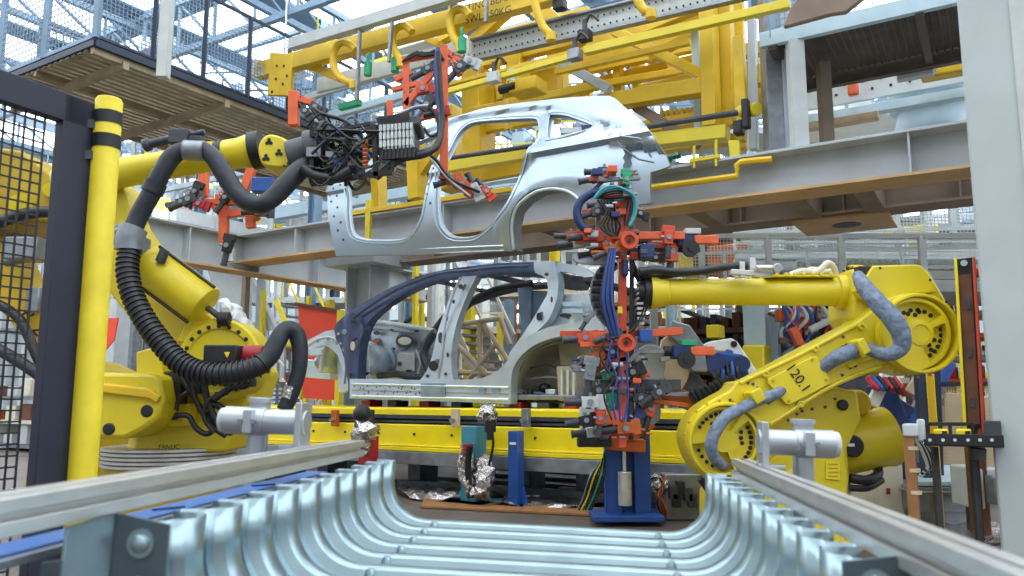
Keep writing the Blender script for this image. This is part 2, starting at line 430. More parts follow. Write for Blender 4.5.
# dark wire fence door
q1 = V((bx - .075, 2.96, 0)); q0 = V((q1.x - .62, q1.y - 1.25, 0)); fd = (q1 - q0); L = fd.length; fu = fd.normalized(); fn = fu.cross(Z)
zt = P(86, 103, 2.96).z
door = thing('wire_fence_door', 'dark framed wire mesh fence door beside the yellow guard post', 'fence', q0)
fr = MB(); fr.bar(q1 + Z * .1 - fu * .03, q1 + Z * zt - fu * .03, .05, .13, fu).bar(q0 + Z * .1, q0 + Z * zt, .05, .12, fu).bar(q0 + Z * (zt - .05), q1 + Z * (zt - .05), .05, .11).bar(q0 + Z * .14, q1 + Z * .14, .05, .08)
fr
fr.build('frame', 'navyframe', door, .003)
MB().wires(q0 + Z * .16, fd - fu * .15, Z * (zt - .25), 34, 46, .006).build('wire_mesh', 'black', door)
for k in (.035, .16): MB().bar(q1 + Z * (zt - k - .05), V((bx, by - .02, zt - k - .05)), .03, .035).cyl(V((bx - .09, by - .06, zt - k - .05)), V((bx - .09, by - .09, zt - k - .05)), .014, n=10).build('hinge', 'darksteel', door)
# ============================================================== overhead steel
def hp(x, y, a): return PA(x, y, a)
zt1 = PA(800, 152, 6.6).z; zb1 = zt1 - .36
def beamobj(p, q, w, h, m, name, label, m2='beamtan', stiff=6):
    p, q = V(p), V(q); n = (q - p).normalized(); sd = n.cross(Z).normalized(); root = thing(name, label, 'beam', (p + q) / 2 - Z * h, 'steel support beams')
    MB().bar(p - Z * h / 2, q - Z * h / 2, .02, h - .03).bar(p - Z * .012, q - Z * .012, w, .024).build('web', m, root, .002)
    MB().bar(p - Z * (h - .012), q - Z * (h - .012), w, .024).build('lower_flange', m2, root, .002)
    for i in range(stiff):
        c = p + (q - p) * ((i + .5) / stiff); MB().bar(c - Z * .024, c - Z * (h - .024), w * .92, .014, n).build('stiffener', m, root)
    return root
r_c = hc(PA(245, 230, 6.6)).x
r_far = hc(PA(985, 150, 6.6)).x
beamobj(H(r_c, 6.6, zt1), H(r_far + .6, 6.6, zt1), .36, zt1 - zb1, 'beam', 'steel_beam', 'long grey steel beam crossing behind the hanging side panel', stiff=4)
z2_ = PA(902, 210, 7.7).z
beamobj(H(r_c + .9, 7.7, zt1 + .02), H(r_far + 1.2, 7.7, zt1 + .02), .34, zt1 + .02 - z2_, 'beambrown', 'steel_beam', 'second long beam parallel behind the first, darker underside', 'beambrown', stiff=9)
beamobj(H(r_c - .05, 4.2, zt1), H(r_c - .05, 10.4, zt1), .3, .46, 'beam', 'steel_beam', 'cross beam above the hose robot meeting the long beam at a corner', stiff=6)
for i, x in enumerate((560, 700, 795, 860)):
    r = hc(PA(x, 200, 7.2)).x
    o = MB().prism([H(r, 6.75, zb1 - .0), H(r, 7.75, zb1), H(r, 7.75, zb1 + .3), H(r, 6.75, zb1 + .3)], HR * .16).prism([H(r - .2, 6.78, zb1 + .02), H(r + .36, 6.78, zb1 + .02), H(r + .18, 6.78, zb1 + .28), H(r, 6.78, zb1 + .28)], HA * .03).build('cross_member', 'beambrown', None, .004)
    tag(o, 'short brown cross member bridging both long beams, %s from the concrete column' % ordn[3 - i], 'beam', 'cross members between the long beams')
pl = PA(845, 217, 8.0); h_ = hc(pl)
o = MB().hbox(h_.x - .42, h_.x + .42, 7.6, 8.35, z2_ - .03, z2_ - .005).build('base_board', 'beamtan', None, .003); tag(o, 'tan mounting plate with a dark hole below the long beams', 'plate')
MB().cyl(H(h_.x + .02, 7.95, z2_ - .034), H(h_.x + .02, 7.95, z2_ - .028), .13, n=20).build('hole', 'black', o)
# column under far corner
cp = P(368, 268, 9.8); g = hc(cp)
cl = thing('steel_column', 'grey steel column under the beam corner behind the car shell', 'column', H(g.x, g.y, 0))
MB().ibeam(H(g.x, g.y, 0), H(g.x, g.y, cp.z), .36, .4, .03, HR).build('shaft', 'beam', cl, .003)
MB().hbox(g.x - .4, g.x + .4, g.y - .35, g.y + .35, cp.z, cp.z + .14).build('head_plate', 'beam', cl, .003)

# ------------------------------------------------ caged walkway (top left)
ZW = 4.47
C0 = PZ(95, 47, ZW); c = hc(C0); rE = c.x; aN = c.y; aF = hc(PZ(300, 126, ZW)).y + 3.0; rL = rE - 2.3
wk = thing('walkway', 'raised caged walkway with grating floor and dark mesh sides', 'walkway', H((rE + rL) / 2, (aN + aF) / 2, ZW))
b = MB()
nb = 20
for i in range(nb): r = rL + (rE - rL) * (i + .5) / nb; b.bar(H(r, aN, ZW + .02), H(r, aF, ZW + .02), .065, .05)
b.build('grating', 'grate', wk)
b = MB()
for r in (rL, rL + (rE - rL) * .5, rE - .05): b.bar(H(r, aN, ZW - .03), H(r, aF, ZW - .03), .05, .06)
b.build('stringer', 'grate', wk, .003)
for k in range(5):
    a = aN + .35 + k * (aF - aN - .6) / 4; MB().bar(H(rL, a, ZW - .09), H(rE, a, ZW - .07), .07, .09).build('crossbeam', 'grate', wk, .003)
MB().bar(H(rE, aN, ZW + .05), H(rE, aF, ZW + .05), .04, .08).bar(H(rL, aN, ZW + .05), H(rE, aN, ZW + .05), .04, .07).build('toe_board', 'framedark', wk, .003)
def cage(p, u, L, n, h, grp, m='framedark', wm='bluegrey', lab='', dens=12, t=.008, pw=.06):
    u = u.normalized()
    for i in range(n):
        a = p + u * (L * i / n); root = thing('mesh_guard', '%s guard mesh bay %s' % (ordn[i], lab), 'guard', a, grp); l = L / n
        MB().bar(a, a + Z * h, pw).bar(a + Z * h, a + Z * h + u * l, pw * .8).bar(a + Z * .02, a + Z * .02 + u * l, pw * .7).build('frame', m, root, .003)
        MB().wires(a + Z * .05, u * l, Z * (h - .07), dens, int(dens * h / l), t).build('wire_mesh', wm, root)
cage(H(rE, aN, ZW + .1), HA, aF - aN, 9, 1.05, 'walkway cage, long side', wm='bluegrey', lab='along the walkway, counted from its corner', dens=14, t=.007, pw=.045)
cage(H(rE, aN, ZW + .1), -HR, rE - rL + 1.6, 4, 2.3, 'walkway cage, end side', m='bluegrey', lab='on the walkway end, counted from its corner', dens=14)
cage(H(rL, aN + .6, ZW + .1), HA, aF - aN, 7, 1.05, 'walkway cage, rear side', m='bluegrey', lab='on the rear side of the walkway', dens=9)
gp = P(163, 78, 7.3); tp = P(170, -20, 7.3)
o = MB().bar(gp, V((gp.x, gp.y, 7.5)), .1, .1).build('hanger_post', 'greywhite', None, .004); tag(o, 'light grey hanging post in front of the caged walkway', 'post')

# far frames behind cage (bluish steel)
for i, (x, y0, a) in enumerate(((205, 0, 13), (236, 0, 13.4), (318, 0, 12), (415, 0, 14), (340, 0, 16))):
    p = PA(x, 120, a); o = MB().ibeam(V((p.x, p.y, 2.5)), V((p.x, p.y, 10)), .22, .22, .02, HR).build('steel_post', 'bluegrey', None)
    tag(o, 'blue-grey steel post reaching the roof, %s counted from the walkway corner' % ordn[[0, 1, 2, 4, 3][i]], 'post', 'tall posts under the roof')
for i, (x0, y0, x1, y1, a) in enumerate(((150, 30, 330, 10, 13), (220, 55, 345, 95, 13), (330, 60, 560, -10, 12), (60, 60, 230, 20, 14), (330, 30, 420, -10, 15), (200, 60, 300, 30, 12))):
    o = MB().bar(PA(x0, y0, a), PA(x1, y1, a), .1, .16).build('tie_beam', 'bluegrey' if i % 2 else 'framedark', None)
    tag(o, '%s slim steel tie beam under the rooflights, counted outward from the walkway' % ordn[i], 'beam', 'tie beams under the roof')

# ------------------------------------------------ small mezzanine (top right)
ZM = PA(800, 32, 6.6).z; aB = hc(PZ(880, 66, ZM)).y; r0 = hc(PA(772, 40, 6.6)).x; r1 = r0 + 3.4
mz = thing('grating_platform', 'raised platform with brown grating floor above the long beams', 'platform', H((r0 + r1) / 2, 7.2, ZM))
b = MB()
for i in range(40): a = 6.65 + i * (aB - 6.7) / 40; b.bar(H(r0, a, ZM + .02), H(r1, a, ZM + .02), .008, .03)
for i in range(60): r = r0 + (r1 - r0) * i / 60; b.bar(H(r, 6.6, ZM + .02), H(r, aB, ZM + .02), .012, .035)
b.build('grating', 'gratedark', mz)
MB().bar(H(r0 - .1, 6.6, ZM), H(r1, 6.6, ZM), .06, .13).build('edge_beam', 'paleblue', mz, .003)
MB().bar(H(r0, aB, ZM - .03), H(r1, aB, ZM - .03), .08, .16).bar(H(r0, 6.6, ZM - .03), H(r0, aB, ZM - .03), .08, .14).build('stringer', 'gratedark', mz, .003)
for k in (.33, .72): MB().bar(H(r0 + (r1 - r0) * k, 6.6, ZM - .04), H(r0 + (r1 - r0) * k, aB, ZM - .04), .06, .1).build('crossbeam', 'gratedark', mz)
b = MB(); b.wires(H(r0, 6.6, ZM + .1), HR * 3.4, Z * .9, 60, 16, .006); b.bar(H(r0, 6.6, ZM), H(r0, 6.6, ZM + 1), .05); b.build('guard_mesh', 'bluegrey', mz)
for i, x in enumerate((797, 812)):
    g = hc(PA(x, 90, 6.62)); o = MB().bar(H(g.x, g.y + i * .6, zt1), H(g.x, g.y + i * .6, ZM - .06), .12 - .02 * i).build('platform_leg', ['greywhite', 'beambrown'][i], None, .003)
    tag(o, ['pale square post between beam and grating platform', 'brown post just behind the pale post of the platform'][i], 'post')
for i, (x, w) in enumerate(((773, .16), (786, .07))):
    p = PA(x, 90, 6.9); o = MB().bar(V((p.x, p.y, zt1 - .2)), V((p.x, p.y, 6.5)), w).build('steel_post', 'steel' if i == 0 else 'beam', None, .004)
    tag(o, ['wide galvanized upright beside the yellow lifting frame', 'slim grey upright between the galvanized upright and the platform'][i], 'post')
# items under platform
c = PA(950, 100, 8.6)   # pale-blue bucket/duct
g = hc(PA(935, 118, 9.0))
o = MB().lathe(H(g.x, g.y, g.z - .25), Z, [(0, .42), (.35, .34), (.36, .42), (.75, .42), (.75, .38)], 28).build('air_duct', 'paleblue', None); tag(o, 'pale blue round air duct standing behind the long beam under the platform', 'duct')
g = hc(PA(880, 85, 8.4))
o = MB().bar(H(g.x - 1.7, 8.4, g.z), H(g.x + 1.4, 8.4, g.z), .05, .26).build('perforated_channel', 'greywhite', None, .003); tag(o, 'white perforated cable channel under the grating platform', 'channel')
hl = MB()
for i in range(34): q = H(g.x - 1.6 + i * .085, 8.37, g.z + (.06 if i % 2 else -.03)); hl.cyl(q, q - HA * .006, .014, n=8)
x = hl.build('hole', 'black', o); x['kind'] = 'stuff'
for i, (x, y, L_, zz, m) in enumerate(((840, 122, .7, .07, 'tan'), (905, 104, 2.0, .09, 'paleblue'), (890, 75, 2.6, .07, 'beambrown'), (905, 70, 1.9, .05, 'greywhite'))):
    g = hc(PA(x, y, 8.1 + i * .25)); o = MB().bar(H(g.x - L_ / 2, g.y, g.z), H(g.x + L_ / 2, g.y, g.z), .12, zz).build('pipe_tray', m, None, .003)
    tag(o, ['tan', 'pale blue', 'dark brown', 'grey'][i] + ' horizontal tray under the platform, ' + ['low over the beam', 'beside the round duct', 'beside the yellow motor', 'highest, against the grating'][i], 'tray', 'trays under the platform')
g = hc(PA(945, 72, 8.0)); rt = thing('yellow_motor', 'yellow drive unit hanging under the edge of the grating platform', 'motor', H(g.x, g.y, g.z))
MB().hbox(g.x - .2, g.x + .2, g.y - .06, g.y + .1, g.z - .04, g.z + .06).build('housing', 'deepyellow', rt, .02); MB().cyl(H(g.x - .1, g.y - .1, g.z), H(g.x - .1, g.y - .2, g.z), .04, n=18).build('shaft', 'greywhite', rt)
g = hc(PA(853, 88, 8.2)); o = MB().hbox(g.x - .05, g.x + .05, g.y - .04, g.y + .04, g.z - .08, g.z + .07).cyl(H(g.x, g.y, g.z + .1), H(g.x, g.y, g.z + .3), .02).build('crane_hook_block', 'orange', None, .02); tag(o, 'small orange hoist block hanging on the perforated channel', 'hoist')
g = hc(PA(915, 73, 7.8)); o = MB().hbox(g.x - .15, g.x + .15, g.y - .05, g.y + .05, g.z - .05, g.z + .05).build('lamp_box', 'greywhite', None, .01); tag(o, 'off-white box lamp under the grating platform beside the yellow drive', 'lamp')
g = hc(PA(842, 8, 6.2)); o = MB().prism([PA(783, 27, 6.2), PA(790, 8, 6.2), PA(800, -5, 6.2), PA(868, -6, 6.2), PA(845, 12, 6.2), PA(830, 14, 6.2)], HA * .06).build('tray_cover', 'beambrown', None, .01); tag(o, 'brown folded cover above the yellow long rail end', 'cover')

# ------------------------------------------------ overhead conveyor with hooks
def rbar(name, pts, a, w, h, m, label, cat='rail', grp=None, bev=.004):
    (x0, y0), (x1, y1) = pts; o = MB().bar(PA(x0, y0, a), PA(x1, y1, a), w, h).build(name, m, None, bev); return tag(o, label, cat, grp)
tb = rbar('overhead_beam', ((258, 72), (560, -8)), 6.5, .14, .2, 'deepyellow', 'thick yellow overhead beam that carries the C-shaped hooks', 'beam')
d_ = (PA(560, -8, 6.5) - PA(258, 72, 6.5)).normalized()
text('LIFTING BEAM', 'marking', PA(484, 4, 6.385), d_, Z, .11, tb); text('SWL 250KG', 'marking', PA(488, 15, 6.385), d_, Z, .11, tb)
rbar('light_channel', ((291, 45), (470, -9)), 6.2, .1, .13, 'greywhite', 'long light grey channel above the thick yellow beam', 'channel')
rbar('light_channel', ((296, 101), (440, 57)), 7.2, .06, .09, 'greywhite', 'thin light channel above the far mesh walkway behind the hooks', 'channel')
rbar('light_channel', ((310, 122), (415, 92)), 7.6, .08, .1, 'paleblue', 'pale blue channel low behind the valve head', 'channel')
pr = rbar('perforated_rail', ((472, 51), (745, -14)), 6.7, .05, .22, 'greywhite', 'wide perforated light rail above the yellow push rods', 'rail')
b = MB(); A_, B_ = PA(472, 51, 6.66), PA(745, -14, 6.66)
for i in range(44):
    for k in (-.05, .05): q = A_ + (B_ - A_) * ((i + .5) / 44) + Z * k; b.cyl(q, q - HA * .006, .011, n=6)
x = b.build('hole', 'black', pr); x['kind'] = 'stuff'
MB().bar(A_ + Z * .115, B_ + Z * .115, .08, .02).bar(A_ - Z * .115, B_ - Z * .115, .08, .02).build('flange', 'steel', pr)
rbar('perforated_rail', ((318, 86), (470, 47)), 7.0, .05, .2, 'greywhite', 'perforated light rail further along behind the hooks', 'rail')
rbar('push_rod', ((447, 92), (571, 57)), 6.3, .06, .055, 'yellow', 'bright yellow rod section ending above the panel roof', 'rod', 'yellow push rods')
rbar('push_rod', ((585, 51), (790, 4)), 6.3, .07, .075, 'yellow', 'long bright yellow rod reaching the galvanized upright', 'rod', 'yellow push rods')
rbar('push_rod', ((447, 85), (640, 36)), 6.6, .05, .04, 'deepyellow', 'thin deep yellow rod just behind the bright yellow rods', 'rod', 'yellow push rods')
rbar('push_rod', ((556, 72), (690, 42)), 6.9, .06, .06, 'deepyellow', 'orange-yellow rod in front of the diagonal braces', 'rod', 'yellow push rods')
b = MB()
def jig(x, y, a, lab, m='steel'):
    p = PA(x, y, a); rt = thing('rod_coupling', lab, 'coupling', p, 'couplings on the yellow rods')
    MB().box(p, HR * .06, HA * .05, Z * .05).build('block', m, rt, .006); MB().cyl(p + Z * .05, p + Z * .16, .025, n=12).build('pin', 'darksteel', rt)
    MB().tube([p + Z * .1, p + Z * .2 + HR * .06, p + Z * .12 + HR * .14], .014).build('hose', 'cable', rt)
jig(575, 55, 6.25, 'dark coupling joining two bright yellow rods above the roof rail'); jig(494, 78, 6.25, 'white coupling block on the yellow rods near the orange frame', 'greywhite'); jig(585, 36, 6.4, 'dark cable coupling under the perforated rail', 'black'); jig(560, 5, 6.5, 'dark coupling on top of the perforated rail', 'black')
def hook(pts, lab, a=6.3):
    rt = thing('c_hook', lab, 'hook', PA(pts[0][0], pts[0][1], a), 'yellow C-shaped hooks')
    MB().tube([PA(x, y, a) for x, y in pts], .042, 12).build('bow', 'deepyellow', rt)
    x, y = pts[-1]; e = PA(x, y, a); MB().cyl(e + Z * .02, e - Z * .06, .05, n=14).build('foot', 'deepyellow', rt)
hook(((356, 50), (350, 44), (341, 43), (334, 52), (334, 67), (341, 78), (354, 84)), 'yellow C-hook opposite the yellow drilled plate')
hook(((412, 32), (405, 26), (397, 28), (392, 38), (395, 52), (401, 62)), 'yellow C-hook above the orange frame')
hook(((470, 16), (463, 9), (454, 11), (450, 21), (453, 36), (460, 47)), 'yellow C-hook beside the lettering on the beam')
hook(((536, -10), (535, 2), (539, 17), (544, 28), (551, 35)), 'yellow C-hook over the panel roof rail')
hook(((636, -12), (638, 0), (644, 10), (651, 12)), 'yellow C-hook high above the tail of the side panel')
for i, (x, y, a) in enumerate(((368, 70, 6.3), (395, 66, 6.3), (462, 46, 6.2), (350, 105, 6.6))):
    p = PA(x, y, a); o = MB().cyl(p - Z * .07, p + Z * .09, .045, n=12).cyl(p + Z * .09, p + Z * .2, .02, n=8).build('green_connector', 'green', None, .008) if i < 3 else MB().bar(p - HR * .16, p + HR * .16, .07, .08).build('green_connector', 'green', None, .01)
    tag(o, ['green connector hanging below the first hook', 'green connector hanging beside the orange frame top', 'green connector at the hook foot near the beam lettering', 'flat green box lying on the rail above the valve head'][i], 'connector', 'green connectors')
for i, (x0, y0, x1, y1, a) in enumerate(((360, 30, 357, 100, 6.2), (392, 22, 389, 62, 6.2), (487, -6, 486, 22, 6.2))):
    o = MB().bar(PA(x0, y0, a), PA(x1, y1, a), .04, .03).build('hanger_strap', 'steel', None); tag(o, '%s thin steel hanger strap on the light channel, counted from the drilled plate' % ordn[i], 'strap', 'hanger straps')
# yellow drilled plate
rt = thing('drilled_plate', 'yellow drilled end plate at the end of the thick beam', 'plate', PA(280, 75, 6.45))
MB().prism([PA(270, 52, 6.42), PA(292, 54, 6.42), PA(290, 96, 6.42), PA(267, 95, 6.42)], HA * .06).build('plate', 'deepyellow', rt, .01)
MB().bar(PA(256, 68, 6.5), PA(270, 70, 6.5), .14, .2).build('boss', 'cream', rt, .01)
b = MB()
for x, y in ((277, 66), (284, 66), (276, 79), (283, 84), (272, 92), (287, 76)): q = PA(x, y, 6.42); b.cyl(q, q - HA * .006, .018, n=8)
b.build('bolts', 'black', rt).name = 'bolt'
for i, (x0, y0, x1, y1, a, w) in enumerate(((300, 62, 340, 78, 6.6, .1), (300, 60, 330, 45, 6.6, .1), (405, 26, 440, 45, 6.8, .08), (440, 40, 500, 5, 7.0, .12), (470, 45, 520, 0, 7.1, .12), (540, 10, 560, 30, 7.1, .2))):
    o = MB().bar(PA(x0, y0, a), PA(x1, y1, a), w, w).build('yellow_brace', 'deepyellow', None, .006); tag(o, '%s short yellow brace behind the hooks, counted from the drilled plate' % ordn[i], 'brace', 'short braces behind the hooks')

# ------------------------------------------------ yellow lifting frame
lf = thing('lifting_frame', 'large yellow welded lifting frame behind the hanging side panel', 'frame', PA(700, 160, 7.3))
def lb(n_, p, q, w, h, m='deepyellow', a=7.3, a2=None):
    o = MB().bar(PA(p[0], p[1], a), PA(q[0], q[1], a2 or a), w, h, HA if abs(p[0] - q[0]) < 25 and abs(p[1] - q[1]) > 40 else Z).build(n_, m, lf, .008); return o
lb('column', (712, 128), (707, -30), .14, .2); lb('column', (728, 128), (724, -30), .14, .14, a=7.5)
lb('column', (740, 60), (738, -20), .1, .1, a=7.9)
lb('pale_column', (699, 130), (694, -30), .08, .1, 'paleblue', 7.6)
lb('crossbeam', (600, 104), (712, 86), .16, .16); lb('crossbeam', (610, 146), (728, 133), .16, .13, 'yellow', 7.0)
lb('crossbeam', (700, 84), (790, 72), .16, .2, a=7.7); lb('crossbeam', (560, 92), (690, 70), .1, .08, a=8.3)
lb('brace', (614, 31), (704, 76), .1, .1); lb('brace', (560, 62), (610, 90), .1, .1, 'beam', 7.2); lb('brace', (636, 107), (700, 145), .1, .1, 'beambrown', 7.4)
lb('brace', (640, 30), (700, 5), .1, .14); lb('crossbeam', (588, 45), (700, 12), .1, .22, a=7.5); lb('crossbeam', (640, 90), (760, 65), .1, .1, a=8.0)
lb('crossbeam', (470, 60), (600, 28), .12, .3, a=7.6); lb('column', (520, 110), (516, 40), .2, .24, a=7.6); lb('column', (480, 160), (477, 70), .25, .35, a=7.6); lb('crossbeam', (470, 128), (560, 112), .1, .2, a=7.6); lb('crossbeam', (440, 168), (535, 152), .1, .14, 'yellow', 7.2)
lb('column', (380, 220), (377, 130), .12, .2, a=7.9); lb('column', (418, 200), (415, 130), .16, .2, a=7.3); lb('brace', (418, 175), (450, 130), .1, .12, a=7.3); lb('column', (500, 100), (497, 60), .05, .06, a=6.9); lb('column', (508, 130), (507, 92), .05, .06, a=6.9)
lb('crossbeam', (560, 70), (700, 40), .12, .14, a=8.6); lb('crossbeam', (650, 150), (745, 138), .12, .1, a=7.8); lb('column', (620, 110), (618, 60), .1, .14, a=8.4); lb('column', (588, 100), (586, 30), .1, .12, a=8.8); lb('brace', (650, 60), (712, 20), .08, .1, a=7.8); lb('crossbeam', (590, 18), (710, -8), .1, .14, a=7.9); lb('column', (754, 150), (752, 20), .08, .1, 'beam', 7.6); lb('brace', (540, 120), (600, 80), .08, .1, a=8.2)
for q_ in (((470, 98), (560, 80), .12, .3, 7.9), ((590, 62), (700, 38), .1, .3, 8.3), ((600, 82), (705, 58), .1, .12, 8.5), ((450, 180), (548, 162), .1, .2, 8.0), ((620, 132), (705, 118), .12, .14, 8.1), ((500, 40), (590, 16), .12, .2, 7.7), ((560, 30), (640, 8), .1, .1, 7.4), ((470, 112), (600, 86), .08, .08, 7.2), ((700, 60), (765, 48), .12, .14, 7.9), ((700, 108), (765, 98), .12, .2, 8.0)): lb('crossbeam', q_[0], q_[1], q_[2], q_[3], a=q_[4])
for q_ in (((560, 100), (556, 40), .2, .2, 8.2), ((454, 190), (450, 110), .3, .3, 8.0), ((640, 100), (636, 20), .12, .2, 8.6), ((674, 90), (670, 10), .1, .14, 8.4), ((742, 150), (739, 60), .1, .12, 7.7)): lb('column', q_[0], q_[1], q_[2], q_[3], a=q_[4])
for q_ in (((560, 20), (610, 70), 8.4), ((600, 20), (560, 60), 8.6), ((455, 60), (500, 20), 7.9), ((660, 95), (700, 60), 8.6)): lb('brace', q_[0], q_[1], .1, .1, a=q_[2])
MB().box(PA(528, 88, 6.6), HR * .16, HA * .12, Z * .07).cyl(PA(512, 92, 6.6), PA(503, 94, 6.6), .05, n=16).build('gearbox', 'deepyellow', lf, .015); MB().cyl(PA(500, 90, 6.5), PA(516, 86, 6.5), .045, n=16).build('motor', 'black', lf); MB().cyl(PA(512, 70, 6.55), PA(512, 82, 6.55), .05, n=14).build('motor_cap', 'greywhite', lf)
MB().cyl(PA(645, 127, 6.9), PA(742, 112, 6.9), .028, n=16).build('rod', 'darksteel', lf)
MB().cyl(PA(450, 158, 6.9), PA(545, 144, 6.9), .025, n=16).build('rod', 'darksteel', lf)
MB().prism([PA(732, 36, 6.9), PA(742, 35, 6.9), PA(746, 100, 6.9), PA(744, 140, 6.9), PA(738, 140, 6.9), PA(734, 100, 6.9)], HA * .1).build('lever', 'deepyellow', lf, .01)
MB().cyl(PA(757, 109, 6.8), PA(740, 112, 6.95), .06, n=18).build('gearmotor', 'yellow', lf, .01)
MB().box(PA(739, 128, 6.8), HR * .04, HA * .06, Z * .06).box(PA(746, 114, 6.75), HR * .03, HA * .05, Z * .13).build('bearing', 'black', lf, .01)
MB().prism([PA(728, 140, 6.75), PA(739, 140, 6.75), PA(740, 160, 6.75), PA(730, 160, 6.75)], HA * .04).build('foot_plate', 'yellow', lf, .006)
b = MB()
for i in range(10): q = PA(665 + i * 5, 117 - i * .5, 8.2); b.box(q, HR * .02, HA * .1, Z * .05)
b.bar(PA(660, 119, 8.2), PA(718, 113, 8.2), .1, .04).build('toothed_rack', 'olive', lf)
# small yellow air pipe on beam web
b = MB().tube([PA(626, 191, 6.42), PA(700, 181, 6.42), PA(737, 176, 6.42), PA(737, 165, 6.42), PA(741, 162, 6.42), PA(772, 159, 6.42)], .028, 8, 1)
tag(b.build('air_pipe', 'deepyellow', None), 'thin yellow pipe with a step running along the long beam', 'pipe')
rt = tag(MB().bar(PA(690, 161, 6.4), PA(720, 156, 6.4), .03, .03).cyl(PA(694, 168, 6.4), PA(694, 146, 6.4), .012).cyl(PA(716, 166, 6.4), PA(716, 140, 6.4), .012).build('pipe_bracket', 'yellow', None), 'small yellow bracket with two bolts above the stepped pipe', 'bracket')
b = MB().bar(PA(340, 216, 6.45), PA(512, 190, 6.45), .1, .05)
tag(b.build('cable_tray', 'deepyellow', None, .004), 'yellow cable tray on top of the long beam inside the panel openings', 'tray')
b = MB().bar(PA(369, 200, 6.42), PA(368, 243, 6.42), .07, .04, HA); tag(b.build('yellow_strap', 'yellow', None, .004), 'yellow strap over the beam in the front door opening', 'strap')
# ============================================================== hanging side panel
AP = 5.8
org = PA(500, 250, AP)
def T(pts, sub=1, sharp=(), a=AP, o=None):
    l = px2(pts, a, o or org); return smooth_loop(l, sub, sharp) if sub > 1 else l
outer = [(340, 257), (338, 238), (334, 215), (330, 189), (328, 179), (346, 176), (366, 158), (392, 136), (412, 124), (435, 115), (459, 107.5), (480, 101.5), (520, 96.5), (562, 92.8), (598, 92), (606, 93), (613, 97), (622, 105), (636, 116), (648, 127), (657, 139), (664, 150), (671, 167), (660, 171), (652, 173), (651, 186), (652, 203), (640, 205), (600, 208), (589, 206),
         (579, 196), (570, 191.5), (558, 189.5), (546, 190.5), (536, 194), (526, 201.5), (519, 211), (514.5, 222), (513, 236), (513, 251.5), (470, 253), (419, 255)]
front = [(352, 182), (352.5, 205), (354.6, 225), (358, 236), (366, 240.5), (380, 242), (402, 241.7), (413, 238), (421, 229), (427, 216), (431, 190), (434.5, 166), (438, 146), (440, 134), (434, 129), (420, 134), (398, 146), (370, 167)]
rear = [(444, 225), (441.5, 205), (441, 189), (443, 165), (447, 146), (451, 130), (457, 121), (466, 117), (485, 115.4), (510, 114.4), (526, 114.4), (532, 117.5), (536, 127), (538, 139), (531, 157), (521, 186), (513, 204), (504, 216), (494, 227), (480, 237), (466, 239.5), (453, 237)]
quarter = [(544, 111), (553, 111.2), (563, 113.2), (576, 118), (588, 123), (591, 125.3), (582, 130), (566, 135), (551, 138.2), (548, 134)]
lamp = [(634, 172), (638, 171), (640, 175), (638, 180), (634, 179)]
ol = smooth_loop(T(outer), 3, (0, 4, 22, 24, 26, 29, 39)); fl_ = smooth_loop(T(front), 3); rl = smooth_loop(T(rear), 3); ql = smooth_loop(T(quarter), 3, (0, 5)); ll = T(lamp)
def pz(y, x=500): return (PA(x, y, AP) - org).z
zb, zw, zroof = pz(250), pz(165), pz(97)
def crease(px): return None
cl_ = T([(340, 205), (515, 185), (540, 158), (600, 146), (650, 146), (675, 150)])
def linez(pts, x):
    for a, b in zip(pts, pts[1:]):
        if a.x <= x <= b.x: return a.y + (b.y - a.y) * (x - a.x) / (b.x - a.x)
    return pts[0].y if x < pts[0].x else pts[-1].y
belt2 = T([(328, 182), (440, 160), (540, 141), (600, 128), (625, 127), (675, 127)])
arch_c = T([(562, 262)])[0]
roofl = T([(328, 150), (412, 130), (450, 113.5), (480, 108.5), (520, 103.5), (550, 103.5), (575, 110), (600, 122), (622, 128), (650, 130)])
def disp(p):
    z = p.y; d = 0.0
    t = (z - zb) / (zw - zb); d += .09 * (1 - (t - .55) ** 2 * 2.2) if t < 1 else .09 * (1 - .2 ** 1 * 2.2 * .2) - (t - 1) * .30 - .0
    c = linez(cl_, p.x)
    if p.x > -.15:
        d += .03 * max(0, min(1, (z - c) / .03 + .5)) * (1 if z < c + .28 else max(0, 1 - (z - c - .28) * 5))
    b_ = linez(belt2, p.x)
    if p.x > .35 and z < b_: d += .012
    r = linez(roofl, p.x); d -= .035 * max(0, min(1, (r - z) / .03 + .5)) * (1 if t > 1.15 else 0)
    # bumper/tail return
    if p.x > 1.25 and z < linez(cl_, p.x) - .03: d -= .07
    rr = (p - arch_c).length
    if .62 < rr < .95 and p.x > 0 and z < c - .1: d += .02 * max(0, 1 - abs(rr - .70) / .12)
    return d
pn = thing('side_panel', 'silver car body side panel with door openings hanging above the line', 'car panel', org)
m_ = MB(); sheet(m_, ol, [fl_, rl, ql, ll], org, HR, Z, HA, disp, .035, .035)
m_.build('outer_skin', 'panel', pn, ang=42)
def rimtube(loop, r, name, m, inset=0., a_off=.0, dd=disp, o=org, par=pn):
    b = MB(); pts = [o + HR * p.x + Z * p.y - HA * (dd(p) + a_off) for p in loop]; pts.append(pts[0]); b.tube(pts, r, 6, 1, False); return b.build(name, m, par)
def offset(loop, d):
    out = []; n = len(loop); ar = sum(loop[i - 1].x * loop[i].y - loop[i].x * loop[i - 1].y for i in range(n))
    for i in range(n):
        t = (loop[(i + 1) % n] - loop[i - 1]); t = t.normalized() if t.length else V((1, 0)); nn = V((t.y, -t.x)) * (1 if ar > 0 else -1); out.append(loop[i] + nn * d)
    return out
